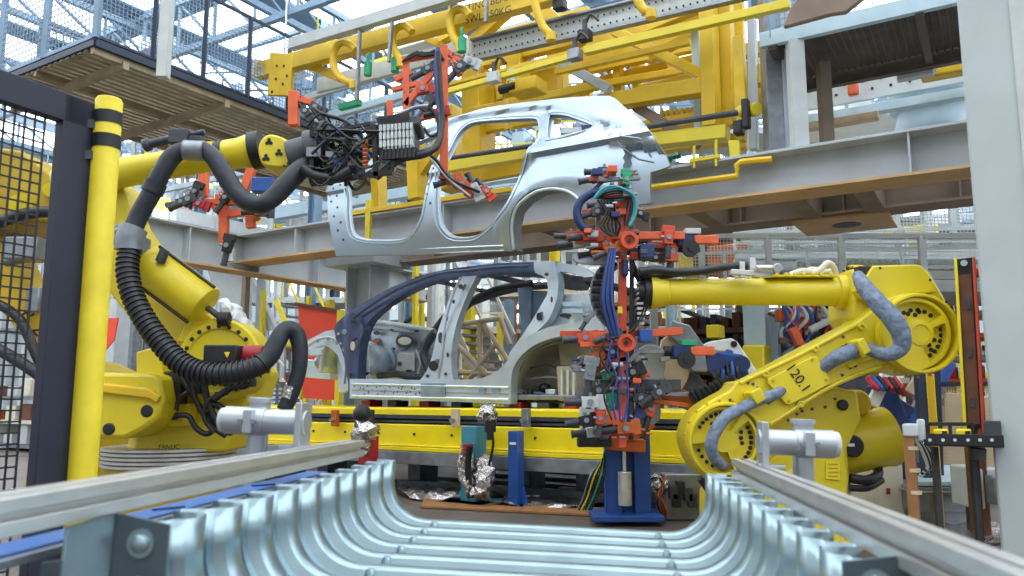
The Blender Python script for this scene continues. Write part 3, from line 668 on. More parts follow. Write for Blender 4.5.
for lp in (fl_, rl, ql):
    o2 = offset(lp, .026); b = MB(); n = len(lp)
    A_ = [org + HR * p.x + Z * p.y - HA * (disp(p) - .045) for p in lp]; B_ = [org + HR * q.x + Z * q.y - HA * (disp(q) + .003) for q in o2]
    I_ = [org + HR * q.x + Z * q.y - HA * (disp(q) - .05) for q in offset(lp, -.022)]
    b.add(A_ + B_ + I_, [(i, (i + 1) % n, n + (i + 1) % n, n + i) for i in range(n)] + [(i, 2 * n + i, 2 * n + (i + 1) % n, (i + 1) % n) for i in range(n)])
    b.build('opening_flange', 'silver', pn, ang=30)
    rimtube(o2, .007, 'opening_bead', 'panel')
# sill strip, holes, quarter shutter
for y0, w in ((246.5, .02), (251, .014)):
    b = MB(); pts = [PA(x, y0 + (340 - x) * -.0 + (1 - (x - 340) / 170) * 6.5, AP) - HA * (disp(V((0, pz(y0)))) + .004) for x in range(346, 512, 8)]
    b.tube(pts, w / 2, 6, 1).build('sill_bead', 'silver', pn)
b = MB()
for x, y in ((338, 190), (341, 197), (336, 203), (343, 209), (340, 218), (347, 224), (344, 232), (349, 241), (334, 196), (344, 186), (432, 196), (436, 205), (433, 186), (437, 170), (439, 158)):
    q = PA(x, y, AP); p = V(((q - org).dot(HR), (q - org).z)); q = q - HA * (disp(p) + .001); b.cyl(q, q - HA * .003, .013, n=10)
h = b.build('pressed_hole', 'darksteel', pn); h['kind'] = 'stuff'
MB().prism([PA(x, y, AP - .02) for x, y in ((581, 125), (591, 124.5), (588, 130), (582, 131))], HA * .02).build('tape', 'bluedark', pn)
b = MB()
for pts in (((616, 137), (626, 150), (640, 160), (655, 163)), ((614, 138), (618, 146), (630, 156)), ((626, 137), (627, 150)), ((626, 140), (645, 142), (652, 158))):
    P_ = [PA(x, y, AP) for x, y in pts]; P_ = [q - HA * (disp(V(((q - org).dot(HR), (q - org).z))) + .004) for q in P_]; b.tube(P_, .006, 6, 1)
b.build('tail_fold', 'panel', pn)
b = MB(); pts = [(515, 250), (516, 228), (521, 212), (530, 202), (544, 194), (560, 191.5), (575, 195), (586, 204)]
qq = [PA(x, y, AP) for x, y in pts]; A_ = [q - HA * (disp(V(((q - org).dot(HR), (q - org).z)))) for q in qq]; b2 = resample(A_, .06, False) + [A_[-1]]
n = len(b2); b.add(b2 + [q + HA * .16 for q in b2], [(i, i + 1, n + i + 1, n + i) for i in range(n - 1)])
b.build('wheel_arch_return', 'steel', pn)
rimtube(smooth_loop(T(pts), 2)[:-2], .012, 'wheel_arch_lip', 'silver') if 0 else MB().tube(A_, .014, 8, 5).build('wheel_arch_lip', 'silver', pn)

# ============================================================== body shell on the line
AC = 6.2
oc = PA(500, 400, AC)
def S(pts, a=AC): return [PA(x, y, a) for x, y in pts]
car = thing('car_body_shell', 'bare unpainted car body shell standing on the yellow conveyor line', 'car body', V((oc.x, oc.y, oc.z)))
def cb(name, pts, m, a=AC, th=.1, sub=3, sharp=(), holes=(), d=lambda p: 0., grid=.05, par=None):
    l = px2(pts, a, oc + HA * (a - AC)); l = smooth_loop(l, sub, sharp) if sub > 1 else l
    o_ = oc + HA * (a - AC); b = MB(); sheet(b, l, [smooth_loop(px2(h, a, o_), 3) for h in holes], o_, HR, Z, HA, d, th, grid)
    return b.build(name, m, par or car, ang=40)
rail_o = [(349, 394), (347.5, 368), (340, 345), (333, 328), (342, 316), (355, 306), (372, 295), (391, 285), (420, 273.6), (444, 268), (470, 264.5), (494, 262), (530, 260.5), (534, 272), (494, 272.5), (470, 276.5), (459, 276.5), (429, 281), (400, 294), (379, 309), (367, 322), (362, 338), (359, 360), (357.5, 380), (357, 394)]
tr = lambda p: .02 * math.sin(p.x * 9) * 0 + .01 + (-.12 * max(0, p.y - .55))
cb('roof_rail', rail_o, 'navycar', th=.12, sharp=(0, 12, 13, 24), d=tr, holes=[])
MB().tube([q - HA * .012 for q in S(((350, 345), (347, 330), (356, 317), (375, 303), (398, 289.5), (424, 278.5), (446, 272.5), (470, 270.5), (495, 267.5), (530, 266)))], .016, 8, 4).build('rail_bead', 'navycar', car)
cb('b_pillar', [(459, 276), (474, 275), (466, 294), (460, 312), (456, 330), (453.5, 350), (453, 365), (455, 382), (420, 382), (428, 372), (434, 356), (438.5, 333), (444, 312), (450, 293)], 'silver', th=.1, sharp=(0, 1, 7, 8), d=lambda p: .03 - .12 * max(0, p.y - .55),
   holes=[[(436, 361), (440, 359), (443, 364), (441, 371), (436, 371), (433, 367)], [(443, 333), (446, 331), (447, 338), (445, 345), (442, 343)], [(461, 285), (464, 284), (463, 289), (460, 290)]])
MB().tube([q - HA * .04 for q in S(((463, 278), (456, 294), (450, 314), (446, 334), (444, 356), (440, 378)))], .012, 6, 4).build('pillar_bead', 'silver', car)
sill = [(353, 379), (380, 379), (420, 380), (451, 380), (485, 378), (504, 368), (513, 356), (521, 345), (531, 337), (541, 331.5), (553, 327), (570, 324.5), (586, 324), (604, 327), (606, 333), (592, 335.5), (577, 335.8), (562, 337), (550, 340), (538, 345), (528, 352), (520, 361), (515, 372), (513.5, 388), (513.5, 404), (480, 402.5), (420, 400.5), (353, 398.5)]
cb('sill_and_wheel_arch', sill, 'silver', th=.12, sharp=(0, 14, 24, 27), d=lambda p: .05, grid=.05)
for y, r in ((384, .012), (396, .014), (390, .006)):
    MB().tube([q - HA * .055 for q in S([(x, y + (x - 355) * .022) for x in range(356, 514, 12)])], r, 6, 1).build('sill_bead', 'silver' if y != 390 else 'steel', car)
for x0, x1 in ((482, 489), (495, 503)): MB().prism([q - HA * .053 for q in S(((x0, 387), (x1, 387.3), (x1, 394), (x0, 393.7)))], -HA * .006).build('sill_patch', 'bluegrey', car)
MB().prism([q - HA * .053 for q in S(((425, 383), (449, 383.6), (449, 399), (425, 398.6)))], -HA * .012).build('sill_patch', 'zinc', car)
b = MB()
for i in range(30): q = PA(358 + (i * 37) % 64 + (i % 3) * 2, 386 + (i * 7) % 9, AC) - HA * .052; b.cyl(q, q - HA * .004, .008, n=6)
x = b.build('sill_hole', 'black', car); x['kind'] = 'stuff'
cb('c_pillar', [(531, 261.5), (552, 260), (554, 270), (557, 282), (556, 300), (550, 318), (540, 330), (528, 341), (516, 352), (510, 360), (512, 352), (521, 340), (532, 322), (541, 305), (547, 291), (543, 277), (533, 272)], 'silver', th=.12, sharp=(0, 1, 9), d=lambda p: .035 - .12 * max(0, p.y - .55), holes=[[(540, 313), (543, 312), (543, 319), (540, 322), (538, 319)]])
cb('rear_quarter', [(556, 294), (575, 293), (592, 297), (597, 310), (600, 327), (586, 324), (570, 324.5), (553, 327), (541, 331), (550, 318)], 'silver', a=AC + .1, th=.05, sharp=(0, 2, 4), holes=[[(562, 313), (573, 313), (573, 318), (562, 318)]], d=lambda p: -.06 * p.y)
b = MB()
for y in (302, 309): b.prism(S(((563, y), (583, y), (583, y + 4), (563, y + 4)), AC + .08), -HA * .015)
b.build('pressed_rib', 'paleblue', car)
cb('rear_roof_frame', [(551, 262), (566, 263), (580, 267), (592, 275), (603, 288), (607, 300), (600, 298), (592, 284), (578, 275), (562, 271), (553, 270)], 'silver', a=AC + .05, th=.1, d=lambda p: -.1 * max(0, p.y - .55))
# inner wheel house (rear)
cx = PA(556, 388, AC); rr = .5
b = MB(); prof_ = [(-.03, .52), (.25, .50), (.42, .40), (.46, .0)]
vs, fs = [], []; n = 17
for d_, r_ in prof_:
    for k in range(n): t = math.pi * k / (n - 1); vs.append(cx + HA * (d_ + .1) + HR * (-r_ * 1.02 * math.cos(t)) + Z * (r_ * math.sin(t) - .03))
for j in range(3): fs += [(j * n + k, j * n + k + 1, (j + 1) * n + k + 1, (j + 1) * n + k) for k in range(n - 1)]
b.add(vs, fs); o = b.build('wheel_house', 'housegrey', car); o.modifiers.new('t', 'SOLIDIFY').thickness = .01
b = MB()
for x, y, a in ((528, 395, .2), (545, 388, .3), (560, 393, .25), (572, 386, .3)): q = PA(x, y, AC + a); b.ball(q, .06, 8, (1, .7, .8))
b.bar(PA(520, 398, AC + .2), PA(600, 400, AC + .2), .1, .08).cyl(PA(530, 390, AC + .15), PA(530, 402, AC + .15), .03)
b.build('axle_mount', 'cable', car)
MB().prism(S(((556, 366), (584, 366), (583, 401), (558, 401)), AC + .12), HA * .05).build('rear_bulkhead', 'housegrey', car, .01)
for k in range(4): MB().bar(PA(562 + k * 6, 370, AC + .1), PA(562 + k * 6, 398, AC + .1), .02, .02, HA).build('bulkhead_rib', 'greywhite', car)
# front bulkhead / far inner side seen through the front opening
cb('front_bulkhead', [(364, 322), (372, 321.5), (400, 325), (432, 330), (438, 334), (436, 356), (424, 378), (400, 379), (376, 378), (362, 366), (361, 345)], 'silver', a=AC + .75, th=.04, sharp=(0, 3, 6, 8), d=lambda p: .006 * math.sin(p.x * 13),
   holes=[[(397, 337), (401, 335), (411, 335.5), (413, 341), (407, 347), (398, 346)], [(382, 351), (386, 348), (387, 354), (384, 361), (380, 359)], [(362, 362), (368, 364), (371, 372), (366, 374), (362, 370)]])
MB().tube(S(((364, 322.5), (380, 322.5), (405, 326), (434, 331)), AC + .68), .028, 8, 4).build('cowl_edge', 'greywhite', car)
for x, y, r_ in ((368, 350, .07), (377, 343, .06), (368, 338, .05), (404, 341, .11), (425, 362, .12), (418, 345, .05)):
    c_ = PA(x, y, AC + .74); MB().lathe(c_, -HA, [(0, r_), (.02, r_ * .95), (.02, r_ * .7), (.005, r_ * .65)], 18).build('pressed_boss', 'steel', car)
b = MB()
for x, y in ((369, 349), (377, 343)): c_ = PA(x, y, AC + .71); b.cyl(c_, c_ - HA * .02, .035, n=14)
b.build('grommet', 'copper', car)
b = MB().prism(S(((398, 352), (414, 353), (414, 372), (396, 371)), AC + .7), HA * .03).prism(S(((376, 356), (390, 366), (380, 378), (372, 376)), AC + .71), HA * .03)
b.build('stiffening_plate', 'greywhite', car, .01)
b = MB().tube(S(((436, 332), (428, 342), (424, 355), (430, 370)), AC + .6), .05).tube(S(((378, 376), (395, 374), (410, 377), (432, 376)), AC + .5), .035)
b.build('dark_duct', 'darksteel', car)
# A-pillar foot (hinge pillar)
cb('hinge_pillar', [(340, 320), (352, 312), (364, 326), (361, 345), (359, 362), (358, 380), (357, 396), (350, 396), (348, 375), (343, 352), (336, 338)], 'navycar', a=AC - .03, th=.12, sharp=(0, 7), holes=[[(352, 340), (357, 339), (357, 348), (352, 349)]], d=lambda p: .02 * math.cos(p.x * 30))
# front wheel house and rail
b = MB(); cx = PA(329, 372, AC)
vs, fs = [], []; n = 15
for d_, r_ in ((-.02, .42), (.2, .40), (.5, .33), (.52, .0)):
    for k in range(n): t = math.pi * k / (n - 1); vs.append(cx + HA * (d_ + .25) + HR * (-r_ * .8 * math.cos(t)) + Z * (r_ * math.sin(t)))
for j in range(2): fs += [(j * n + k, j * n + k + 1, (j + 1) * n + k + 1, (j + 1) * n + k) for k in range(n - 1)]
b.add(vs, fs); o = b.build('front_wheel_house', 'silver', car); o.modifiers.new('t', 'SOLIDIFY').thickness = .012
b = MB().tube([cx + HA * .22 + HR * (-.35 * math.cos(math.pi * k / 12)) + Z * (.43 * math.sin(math.pi * k / 12)) for k in range(13)], .025, 8, 2)
b.build('arch_lip', 'greywhite', car)
cb('fender_bracket', [(302, 345), (312, 338), (332, 330), (342, 342), (350, 366), (351, 382), (344, 376), (338, 356), (326, 346), (312, 348)], 'silver', a=AC + .1, th=.06)
q0_ = PA(303, 368, AC + .7); q1_ = PA(352, 372, AC + .7); b = MB().bar(q0_, q1_, .1, .22).bar(PA(306, 352, AC + .5), PA(350, 350, AC + .5), .08, .1).bar(PA(345, 340, AC + .4), PA(348, 392, AC + .4), .2, .1, HA)
b.build('front_rail', 'silver', car, .01)
MB().ball(PA(322, 362, AC + .35), .09, 12).cyl(PA(326, 358, AC + .3), PA(326, 350, AC + .3), .05).build('suspension_top', 'steel', car)
# floor pan, far side frame and roof members
zf = oc.z + .03
MB().hbox(hc(PA(352, 392, AC)).x, hc(PA(600, 392, AC)).x + .1, AC + .08, AC + 1.5, zf - .03, zf + .02).build('floor_pan', 'steel', car, .01)
for k in range(5):
    r = hc(PA(370 + k * 40, 392, AC)).x + .1; MB().hbox(r, r + .1, AC + .1, AC + 1.45, zf + .02, zf + .07).build('floor_crossmember', 'silver', car, .01)
AF = AC + 1.35
def hr(pts, a): return [H(hc(PA(x, y, AC)).x, a, PA(x, y, AC).z) for x, y in pts]
b = MB().tube(hr(((352, 330), (372, 303), (400, 288), (440, 274), (490, 268), (545, 268), (590, 285)), AF), .045, 6, 4)
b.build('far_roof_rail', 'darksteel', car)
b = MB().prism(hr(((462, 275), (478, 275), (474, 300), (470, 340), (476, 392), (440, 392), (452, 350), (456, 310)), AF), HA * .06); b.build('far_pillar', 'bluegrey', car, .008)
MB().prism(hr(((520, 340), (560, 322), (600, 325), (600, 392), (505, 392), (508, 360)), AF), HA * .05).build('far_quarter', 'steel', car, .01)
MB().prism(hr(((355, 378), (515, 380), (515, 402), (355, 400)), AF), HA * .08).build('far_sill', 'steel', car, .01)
for pts in (((415, 277), .08), ((460, 268), .12), ((520, 264), .1), ((585, 278), .1)):
    (x, y), w_ = pts; q = PA(x, y, AC); r = hc(q).x; MB().bar(H(r, AC + .05, q.z), H(r, AF, q.z), w_, .03).build('roof_bow', 'darksteel', car)
MB().tube(S(((462, 312), (474, 300), (492, 291), (512, 286), (532, 283)), AC + .5), .035, 6, 4).build('headliner_rail', 'black', car)
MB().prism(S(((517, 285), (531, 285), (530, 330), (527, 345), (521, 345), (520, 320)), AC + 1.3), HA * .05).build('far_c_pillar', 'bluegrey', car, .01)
cb('door_latch_bar', [(507, 268), (540, 266), (560, 272), (584, 283), (584, 290), (560, 288), (545, 278), (507, 276)], 'darksteel', a=AC + .6, th=.05)
# supports below the body
for i, x in enumerate((372, 398, 430, 462, 520, 548, 575)):
    q = PA(x, 403 + i * .6, AC + .2); o = MB().box(q - Z * .02, HR * .06, HA * .1, Z * .05).cyl(q, q + Z * .06, .03, n=10).build('body_support', ['red', 'darksteel'][i % 2], None, .006)
    tag(o, ['red', 'dark'][i % 2] + ' support pad under the car sill, ' + ordn[i] + ' counted from the front pillar', 'support', 'support pads under the body shell')

# ============================================================== yellow conveyor
def along(x, y, a): q = PA(x, y, a); return hc(q)
aC = 6.05; e0 = along(240, 405, aC).x; e1 = along(745, 415, aC).x
zt_ = along(450, 408, aC).z; cv = thing('conveyor', 'long yellow conveyor track carrying the car body shell', 'conveyor', H((e0 + e1) / 2, aC + .3, 0))
zU = along(450, 424, aC - .1).z; zL = along(450, 452, aC - .1).z
MB().hbox(e0 - .5, e1, aC - .05, aC + .9, zt_ - .07, zt_).hbox(e0 - .5, e1, aC - .09, aC - .05, zt_ - .09, zt_ - .01).build('top_plate', 'convyellow', cv, .006)
MB().hbox(e0 - .5, e1, aC - .02, aC + .85, zU, zt_ - .07).build('slot', 'black', cv)
MB().bar(H(e0 - .5, aC - .1, zU + .06), H(e1, aC - .1, zU + .06), .03, .035).bar(H(e0 - .5, aC - .1, zU + .015), H(e1, aC - .1, zU + .015), .04, .02).build('guide_rail', 'darksteel', cv)
MB().hbox(e0 - .5, e1, aC - .14, aC + .8, zL, zU - .01).build('side_beam', 'convyellow', cv, .008)
MB().hbox(e0 - .5, e1, aC - .19, aC + .8, zL - .0, zL + .035).hbox(e0 - .5, e1, aC - .165, aC - .14, zL + .04, zL + .055).build('lower_lip', 'convyellow', cv, .004)
MB().hbox(e0 - .5, e1, aC - .2, aC + .8, zL - .12, zL - .005).build('grey_strip', 'steel', cv, .004)
b = MB()
for i in range(13): r = e0 + (e1 - e0) * i / 13; b.cyl(H(r, aC - .14, zU - .1), H(r, aC - .148, zU - .1), .013, n=8)
x = b.build('hole', 'black', cv); x['kind'] = 'stuff'
for i in range(9):
    r = e0 + .3 + (e1 - e0) * i / 9; MB().hbox(r, r + .16, aC + .3, aC + .6, 0, zL - .1).hbox(r - .05, r + .21, aC + .25, aC + .65, 0, .03).build('foot_leg', 'plate', cv, .01)
for i, x in enumerate((272, 340, 375, 460, 530)):
    r = along(x, 420, aC - .12); rt = thing('limit_bracket', ['yellow hanging', 'thin brass', 'small dark', 'pale', 'tiny steel'][i] + ' bracket clipped on the conveyor guide rail, ' + ordn[i] + ' from the hose loop', 'bracket', H(r.x, r.y - .06, r.z), 'brackets on the conveyor edge')
    MB().hbox(r.x - .03, r.x + .04, r.y - .1, r.y - .05, r.z - .06, r.z + .1).build('plate', ['yellow', 'copper', 'darksteel', 'tan', 'steel'][i], rt, .004); MB().cyl(H(r.x, r.y - .1, r.z), H(r.x, r.y - .14, r.z), .02).build('bolt', 'steel', rt)
b = MB().prism([PA(312, 392, 6.2), PA(330, 392, 6.2), PA(330, 405, 6.2), (PA(312, 405, 6.2))], HA * .5)
# openings and pressings that read as dark or light shapes on the shell
def patch(name, pts, m, a, d=0., th=.008, sub=3):
    l = [PA(x, y, a) - HA * d for x, y in pts]; o = l[0]; q = smooth_loop([V(((p - o).dot(HR), (p - o).z)) for p in l], sub) if sub > 1 else [V(((p - o).dot(HR), (p - o).z)) for p in l]
    return MB().prism([o + HR * p.x + Z * p.y for p in q], -HA * th).build(name, m, car)
def ell(cx, cy, rx, ry, n=12): return [(cx + rx * math.cos(2 * math.pi * i / n), cy + ry * math.sin(2 * math.pi * i / n)) for i in range(n)]
for cx, cy, rx, ry, m, a, d, nm in ((436, 366, 4.5, 5, 'black', AC, .036, 'pillar_hole'), (443, 338, 2.2, 5.5, 'darksteel', AC, .036, 'pillar_hole'), (463, 287, 2, 2.5, 'darksteel', AC, .036, 'pillar_hole'), (449, 318, 1.2, 3, 'darksteel', AC, .036, 'pillar_hole'), (456, 302, 1.2, 2, 'darksteel', AC, .036, 'pillar_hole'), (430, 376, 1.6, 1.6, 'darksteel', AC, .036, 'pillar_hole'), (448, 374, 1.4, 1.4, 'darksteel', AC, .036, 'pillar_hole'), (450, 355, 1, 2.4, 'darksteel', AC, .036, 'pillar_hole'),
        (541, 317, 2, 4, 'black', AC, .04, 'pillar_hole'), (549, 275, 2, 1.6, 'darksteel', AC, .04, 'pillar_hole'), (554, 300, 1, 3, 'darksteel', AC, .04, 'pillar_hole'), (355, 346, 2.2, 4.6, 'tan', AC - .03, .03, 'pillar_hole'), (346, 332, 2.4, 2.6, 'bluegrey', AC - .03, .02, 'pillar_hole'), (340, 334, 1.2, 1.5, 'tan', AC - .03, .02, 'pillar_hole'), (354, 322, 1.4, 1.4, 'black', AC - .03, .02, 'pillar_hole'), (352, 375, 1.2, 2, 'black', AC - .03, .02, 'pillar_hole'),
        (405, 341, 9, 6.5, 'darksteel', AC + .7, .0, 'bulkhead_opening'), (405, 341, 6.5, 4, 'cream', AC + .69, .0, 'bulkhead_opening'), (384, 355, 3, 6, 'yellow', AC + .7, .0, 'bulkhead_opening'), (366, 368, 4.5, 7.5, 'black', AC + .7, .0, 'bulkhead_opening'), (377, 333, 3, 2, 'darksteel', AC + .7, 0, 'bulkhead_opening'), (392, 330, 2, 1.2, 'darksteel', AC + .7, 0, 'bulkhead_opening'), (417, 331, 2.5, 1.2, 'black', AC + .66, 0, 'bulkhead_opening'), (400, 364, 2, 2.4, 'darksteel', AC + .66, 0, 'bulkhead_opening'), (409, 371, 3, 1.4, 'darksteel', AC + .66, 0, 'bulkhead_opening'), (394, 349, 1.5, 1.5, 'black', AC + .7, 0, 'bulkhead_opening'),
        (568, 316, 6, 2.2, 'black', AC + .05, .04, 'quarter_slot'), (587, 317, 1.5, 1.5, 'darksteel', AC + .05, .04, 'quarter_slot'), (592, 317, 1.5, 1, 'darksteel', AC + .05, .04, 'quarter_slot'), (578, 280, 9, 4, 'darksteel', AC + .2, 0, 'quarter_opening')):
    patch(nm, ell(cx, cy, rx, ry), m, a, d)
# ribs and folds of the dash panel, wheel house gussets, front arch
for pts, r, m, a in ((((362, 330), (376, 329), (394, 331), (414, 333)), .012, 'steel', AC + .7), (((392, 348), (396, 360), (393, 374)), .014, 'steel', AC + .7), (((374, 346), (380, 362), (388, 374)), .014, 'steel', AC + .7), (((416, 350), (420, 362), (418, 374)), .012, 'greywhite', AC + .68),
        (((520, 372), (527, 357), (540, 348), (556, 343), (574, 342)), .012, 'steel', AC + .1), (((524, 380), (545, 377), (570, 378), (592, 374)), .012, 'steel', AC + .2), (((530, 368), (548, 365), (556, 368)), .01, 'darksteel', AC + .2),
        (((303, 352), (310, 344), (322, 338), (334, 338), (342, 344)), .02, 'greywhite', AC), (((345, 345), (346, 362), (344, 384)), .02, 'silver', AC + .02)):
    MB().tube([PA(x, y, a) for x, y in pts], r, 6, 4).build('pressed_fold', m, car)
for x, y in ((318, 341), (328, 339), (337, 343), (343, 350)): q = PA(x, y, AC - .02); MB().lathe(q, -HA, [(0, .02), (.006, .018), (.006, .001)], 10).build('arch_boss', 'steel', car)
MB().prism([PA(x, y, AC + .45) for x, y in ((326, 344), (344, 346), (346, 378), (330, 380))], HA * .04).build('strut_panel', 'housegrey', car, .01)
MB().prism([PA(x, y, AC + .3) for x, y in ((556, 330), (572, 327), (596, 328), (604, 340), (604, 366), (560, 366))], HA * .04).build('inner_wheel_panel', 'housegrey', car, .01)
# ============================================================== robots
X = V((1, 0, 0)); Yv = V((0, 1, 0))
def pxy(pts, Y, o): return [V(((P(x, y, Y) - o).x, (P(x, y, Y) - o).z)) for x, y in pts]
def casting(par, name, pts, m, Y, th, sub=3, sharp=(), holes=(), bev=.012, label=None):
    o = P(pts[0][0], pts[0][1], Y); l = pxy(pts, Y, o); l = smooth_loop(l, sub, sharp) if sub > 1 else l
    b = MB(); b.prism([o + X * p.x + Z * p.y for p in l], Yv * th, [[o + X * p.x + Z * p.y for p in smooth_loop(pxy(h, Y, o), 3)] for h in holes])
    return b.build(name, m, par, bev, label=label)
def arc(cx, cy, r, a0, a1, n): return [(cx + r * math.cos(math.radians(a0 + (a1 - a0) * i / (n - 1))), cy - r * math.sin(math.radians(a0 + (a1 - a0) * i / (n - 1)))) for i in range(n)]
def pocket(cx, cy, r0, r1, a0, a1): return arc(cx, cy, r1, a0, a1, 9) + arc(cx, cy, r0, a1, a0, 7)
def screws(par, pts, Y, r, m='black', name='bolt_hole', h=.004):
    b = MB()
    for x, y in pts: q = P(x, y, Y); b.cyl(q, q - Yv * h, r, n=8)
    o = b.build(name, m, par); o['kind'] = 'stuff' if len(pts) > 100 else 'thing'; del o['kind']; return o
def joint_disc(par, cx, cy, R, Y, m, pockets, hub=.2, seg=40):
    k = Y / F_PX; c = P(cx, cy, Y)
    MB().lathe(c, -Yv, [(-.08, R * k), (.07, R * k), (.085, R * k * .97), (.085, R * k * .92), (.075, R * k * .9), (.012, R * k * .88), (.012, .001)], seg).build('joint_disc', m, par)
    cir = [P(x, y, Y - .065) for x, y in arc(cx, cy, R * .9, 0, 351, 40)]
    o_ = P(cx, cy, Y - .065); f2 = lambda q: V(((q - o_).x, (q - o_).z)); fpb = MB()
    sheet(fpb, [f2(q) for q in cir], [[f2(P(x, y, Y - .065)) for x, y in pocket(cx, cy, R * r0, R * r1, a0, a1)] for a0, a1, r0, r1 in pockets], o_, X, Z, Yv, lambda p: 0, .052, .05); fpb.build('face_plate', m, par)
    for a0, a1, r0, r1 in pockets:
        break
    if hub: MB().lathe(c - Yv * .06, -Yv, [(-.02, hub * R * k * 1.25), (.012, hub * R * k * 1.15), (.014, hub * R * k * .8), (.004, hub * R * k * .75), (.004, .001)], 24).build('hub', m, par)
YR = 4.7
rb = thing('industrial_robot', 'yellow robot arm marked 120.1 reaching over to the car body tool', 'robot', P(790, 560, YR + .3) * 1)
rb.location.z = 0; ORG[rb.name] = V(rb.location)
link = [(685, 441), (689, 422), (700, 408), (715, 398), (730, 390), (736, 381), (752, 378), (800, 352), (858, 321), (876, 305), (896, 295), (920, 293), (941, 301), (954, 318), (957, 335), (951, 353), (938, 367), (918, 375), (900, 372), (884, 369), (852, 380), (826, 392), (800, 408), (775, 424), (764, 440), (757, 458), (745, 473), (728, 481), (710, 479), (695, 467)]
casting(rb, 'lower_link', link, 'yellow', YR, .26, sharp=(5,), bev=.014)
# raised rib along both edges of the link
for pts in (((740, 383), (800, 354.5), (856, 325)), ((770, 424), (800, 405), (826, 389), (852, 377), (880, 367))):
    MB().tube([P(x, y, YR - .004) for x, y in pts], .014, 8, 4).build('link_rib', 'yellow', rb)
joint_disc(rb, 915, 334, 40, YR, 'yellow', [(35, 150, .42, .82), (-62, 20, .42, .8)], .27)
joint_disc(rb, 724, 441, 38, YR, 'yellow', [(55, 165, .3, .84), (-60, 40, .36, .84), (185, 290, .3, .84)], 0)
def bolts_arc(cx, cy, r, a0, a1, n, Y, rad): return arc(cx, cy, r, a0, a1, n)
screws(rb, arc(915, 334, 24, 50, 135, 6) + [(908, 314), (915, 315), (919, 312)], YR - .012, .014)
screws(rb, arc(915, 334, 26, -55, 10, 6) + [(929, 345), (934, 340), (931, 350)], YR - .012, .014)
screws(rb, arc(724, 441, 28, 75, 150, 8) + [(712, 424), (716, 421)], YR - .012, .012)
screws(rb, arc(724, 441, 27, -48, 30, 8) + [(741, 438), (742, 443), (741, 432)], YR - .012, .013)
screws(rb, arc(724, 441, 27, 200, 275, 6) + [(716, 455)], YR - .012, .012)
screws(rb, arc(915, 334, 43, -150, 40, 13), YR - .012, .008, 'olive', 'rim_bolt', .012)
screws(rb, arc(724, 441, 40.5, 60, 300, 14), YR - .012, .008, 'olive', 'rim_bolt', .012)
screws(rb, [(748, 383), (765, 375), (815, 351), (843, 337), (838, 360), (800, 408), (842, 375), (730, 400), (757, 388), (753, 384), (846, 345), (849, 343), (843, 347), (855, 366), (850, 368), (862, 378)], YR, .009, 'darksteel', 'screw', .008)
b = MB()
for x, y in ((861, 327), (815, 349), (765, 374), (800, 404)): q = P(x, y, YR); b.lathe(q, -Yv, [(0, .022), (.02, .02), (.022, .012), (.012, .01), (.012, .001)], 16)
b.build('lug', 'yellow', rb)
plate = [(768, 379), (812, 357), (817, 357), (831, 380), (830, 384), (790, 405), (786, 404), (768, 383)]
cp_ = casting(rb, 'number_plate', plate, 'yellow', YR - .03, .03, 1, bev=.004)
screws(rb, [(773, 381), (812, 360), (826, 380), (789, 401)], YR - .03, .009, 'olive', 'plate_screw', .005)
a_, b_ = P(788, 364, YR - .032), P(808, 392, YR - .032); d_ = (b_ - a_).normalized()
text('120.1', 'marking', (a_ + b_) / 2, d_, Z + X * .7, .085, rb, 'ink', 1.).location += V((0, -.004, 0))
casting(rb, 'cable_slot', [(818, 368), (828, 361), (852, 347), (858, 354), (836, 364), (824, 376)], 'cable', YR - .002, .02, 1, bev=0)
casting(rb, 'cable_slot', [(762, 397), (777, 387), (783, 394), (768, 405)], 'cable', YR - .002, .02, 1, bev=0)
for pts in (((857, 341), (864, 337), (872, 351), (864, 356)), ((750, 393), (760, 387), (767, 399), (757, 405))):
    casting(rb, 'hose_clamp', pts, 'yellow', YR - .16, .16, 1, bev=.008)
casting(rb, 'clamp_foot', [(848, 362), (875, 352), (877, 357), (850, 368)], 'yellow', YR - .03, .03, 1, bev=.004)
# hose sleeves
def hose(par, pts, rpx, m='sleeve', name='hose', Y=YR, n=12, label=None, sub=6):
    return MB().tube([P(p[0], p[1], Y + (p[2] if len(p) > 2 else 0)) for p in pts], [r * Y / F_PX for r in rpx] if isinstance(rpx, (list, tuple)) else rpx * Y / F_PX, n, sub).build(name, m, par, label=label)
hose(rb, [(858, 276, .0), (864, 286, -.12), (877, 302, -.2), (892, 318, -.24), (901, 334, -.24), (901, 347, -.22), (890, 354, -.2), (876, 352, -.12), (864, 347, -.09)], [6, 8, 9, 9.5, 9, 8, 7, 6.5, 6], 'sleeve', 'sleeve_hose')
hose(rb, [(862, 347, -.08), (850, 352, -.08), (836, 358, -.07), (822, 368, .0)], [7, 7.5, 7.5, 6], 'sleeve', 'sleeve_hose')
hose(rb, [(783, 390, .0), (770, 396, -.08), (757, 401, -.1), (742, 408, -.14), (726, 417, -.16), (715, 432, -.17), (711, 447, -.16), (716, 460, -.12), (724, 466, -.02)], [5, 5.5, 5.5, 5.5, 6, 6, 6, 5.5, 5], 'sleeve', 'sleeve_hose')
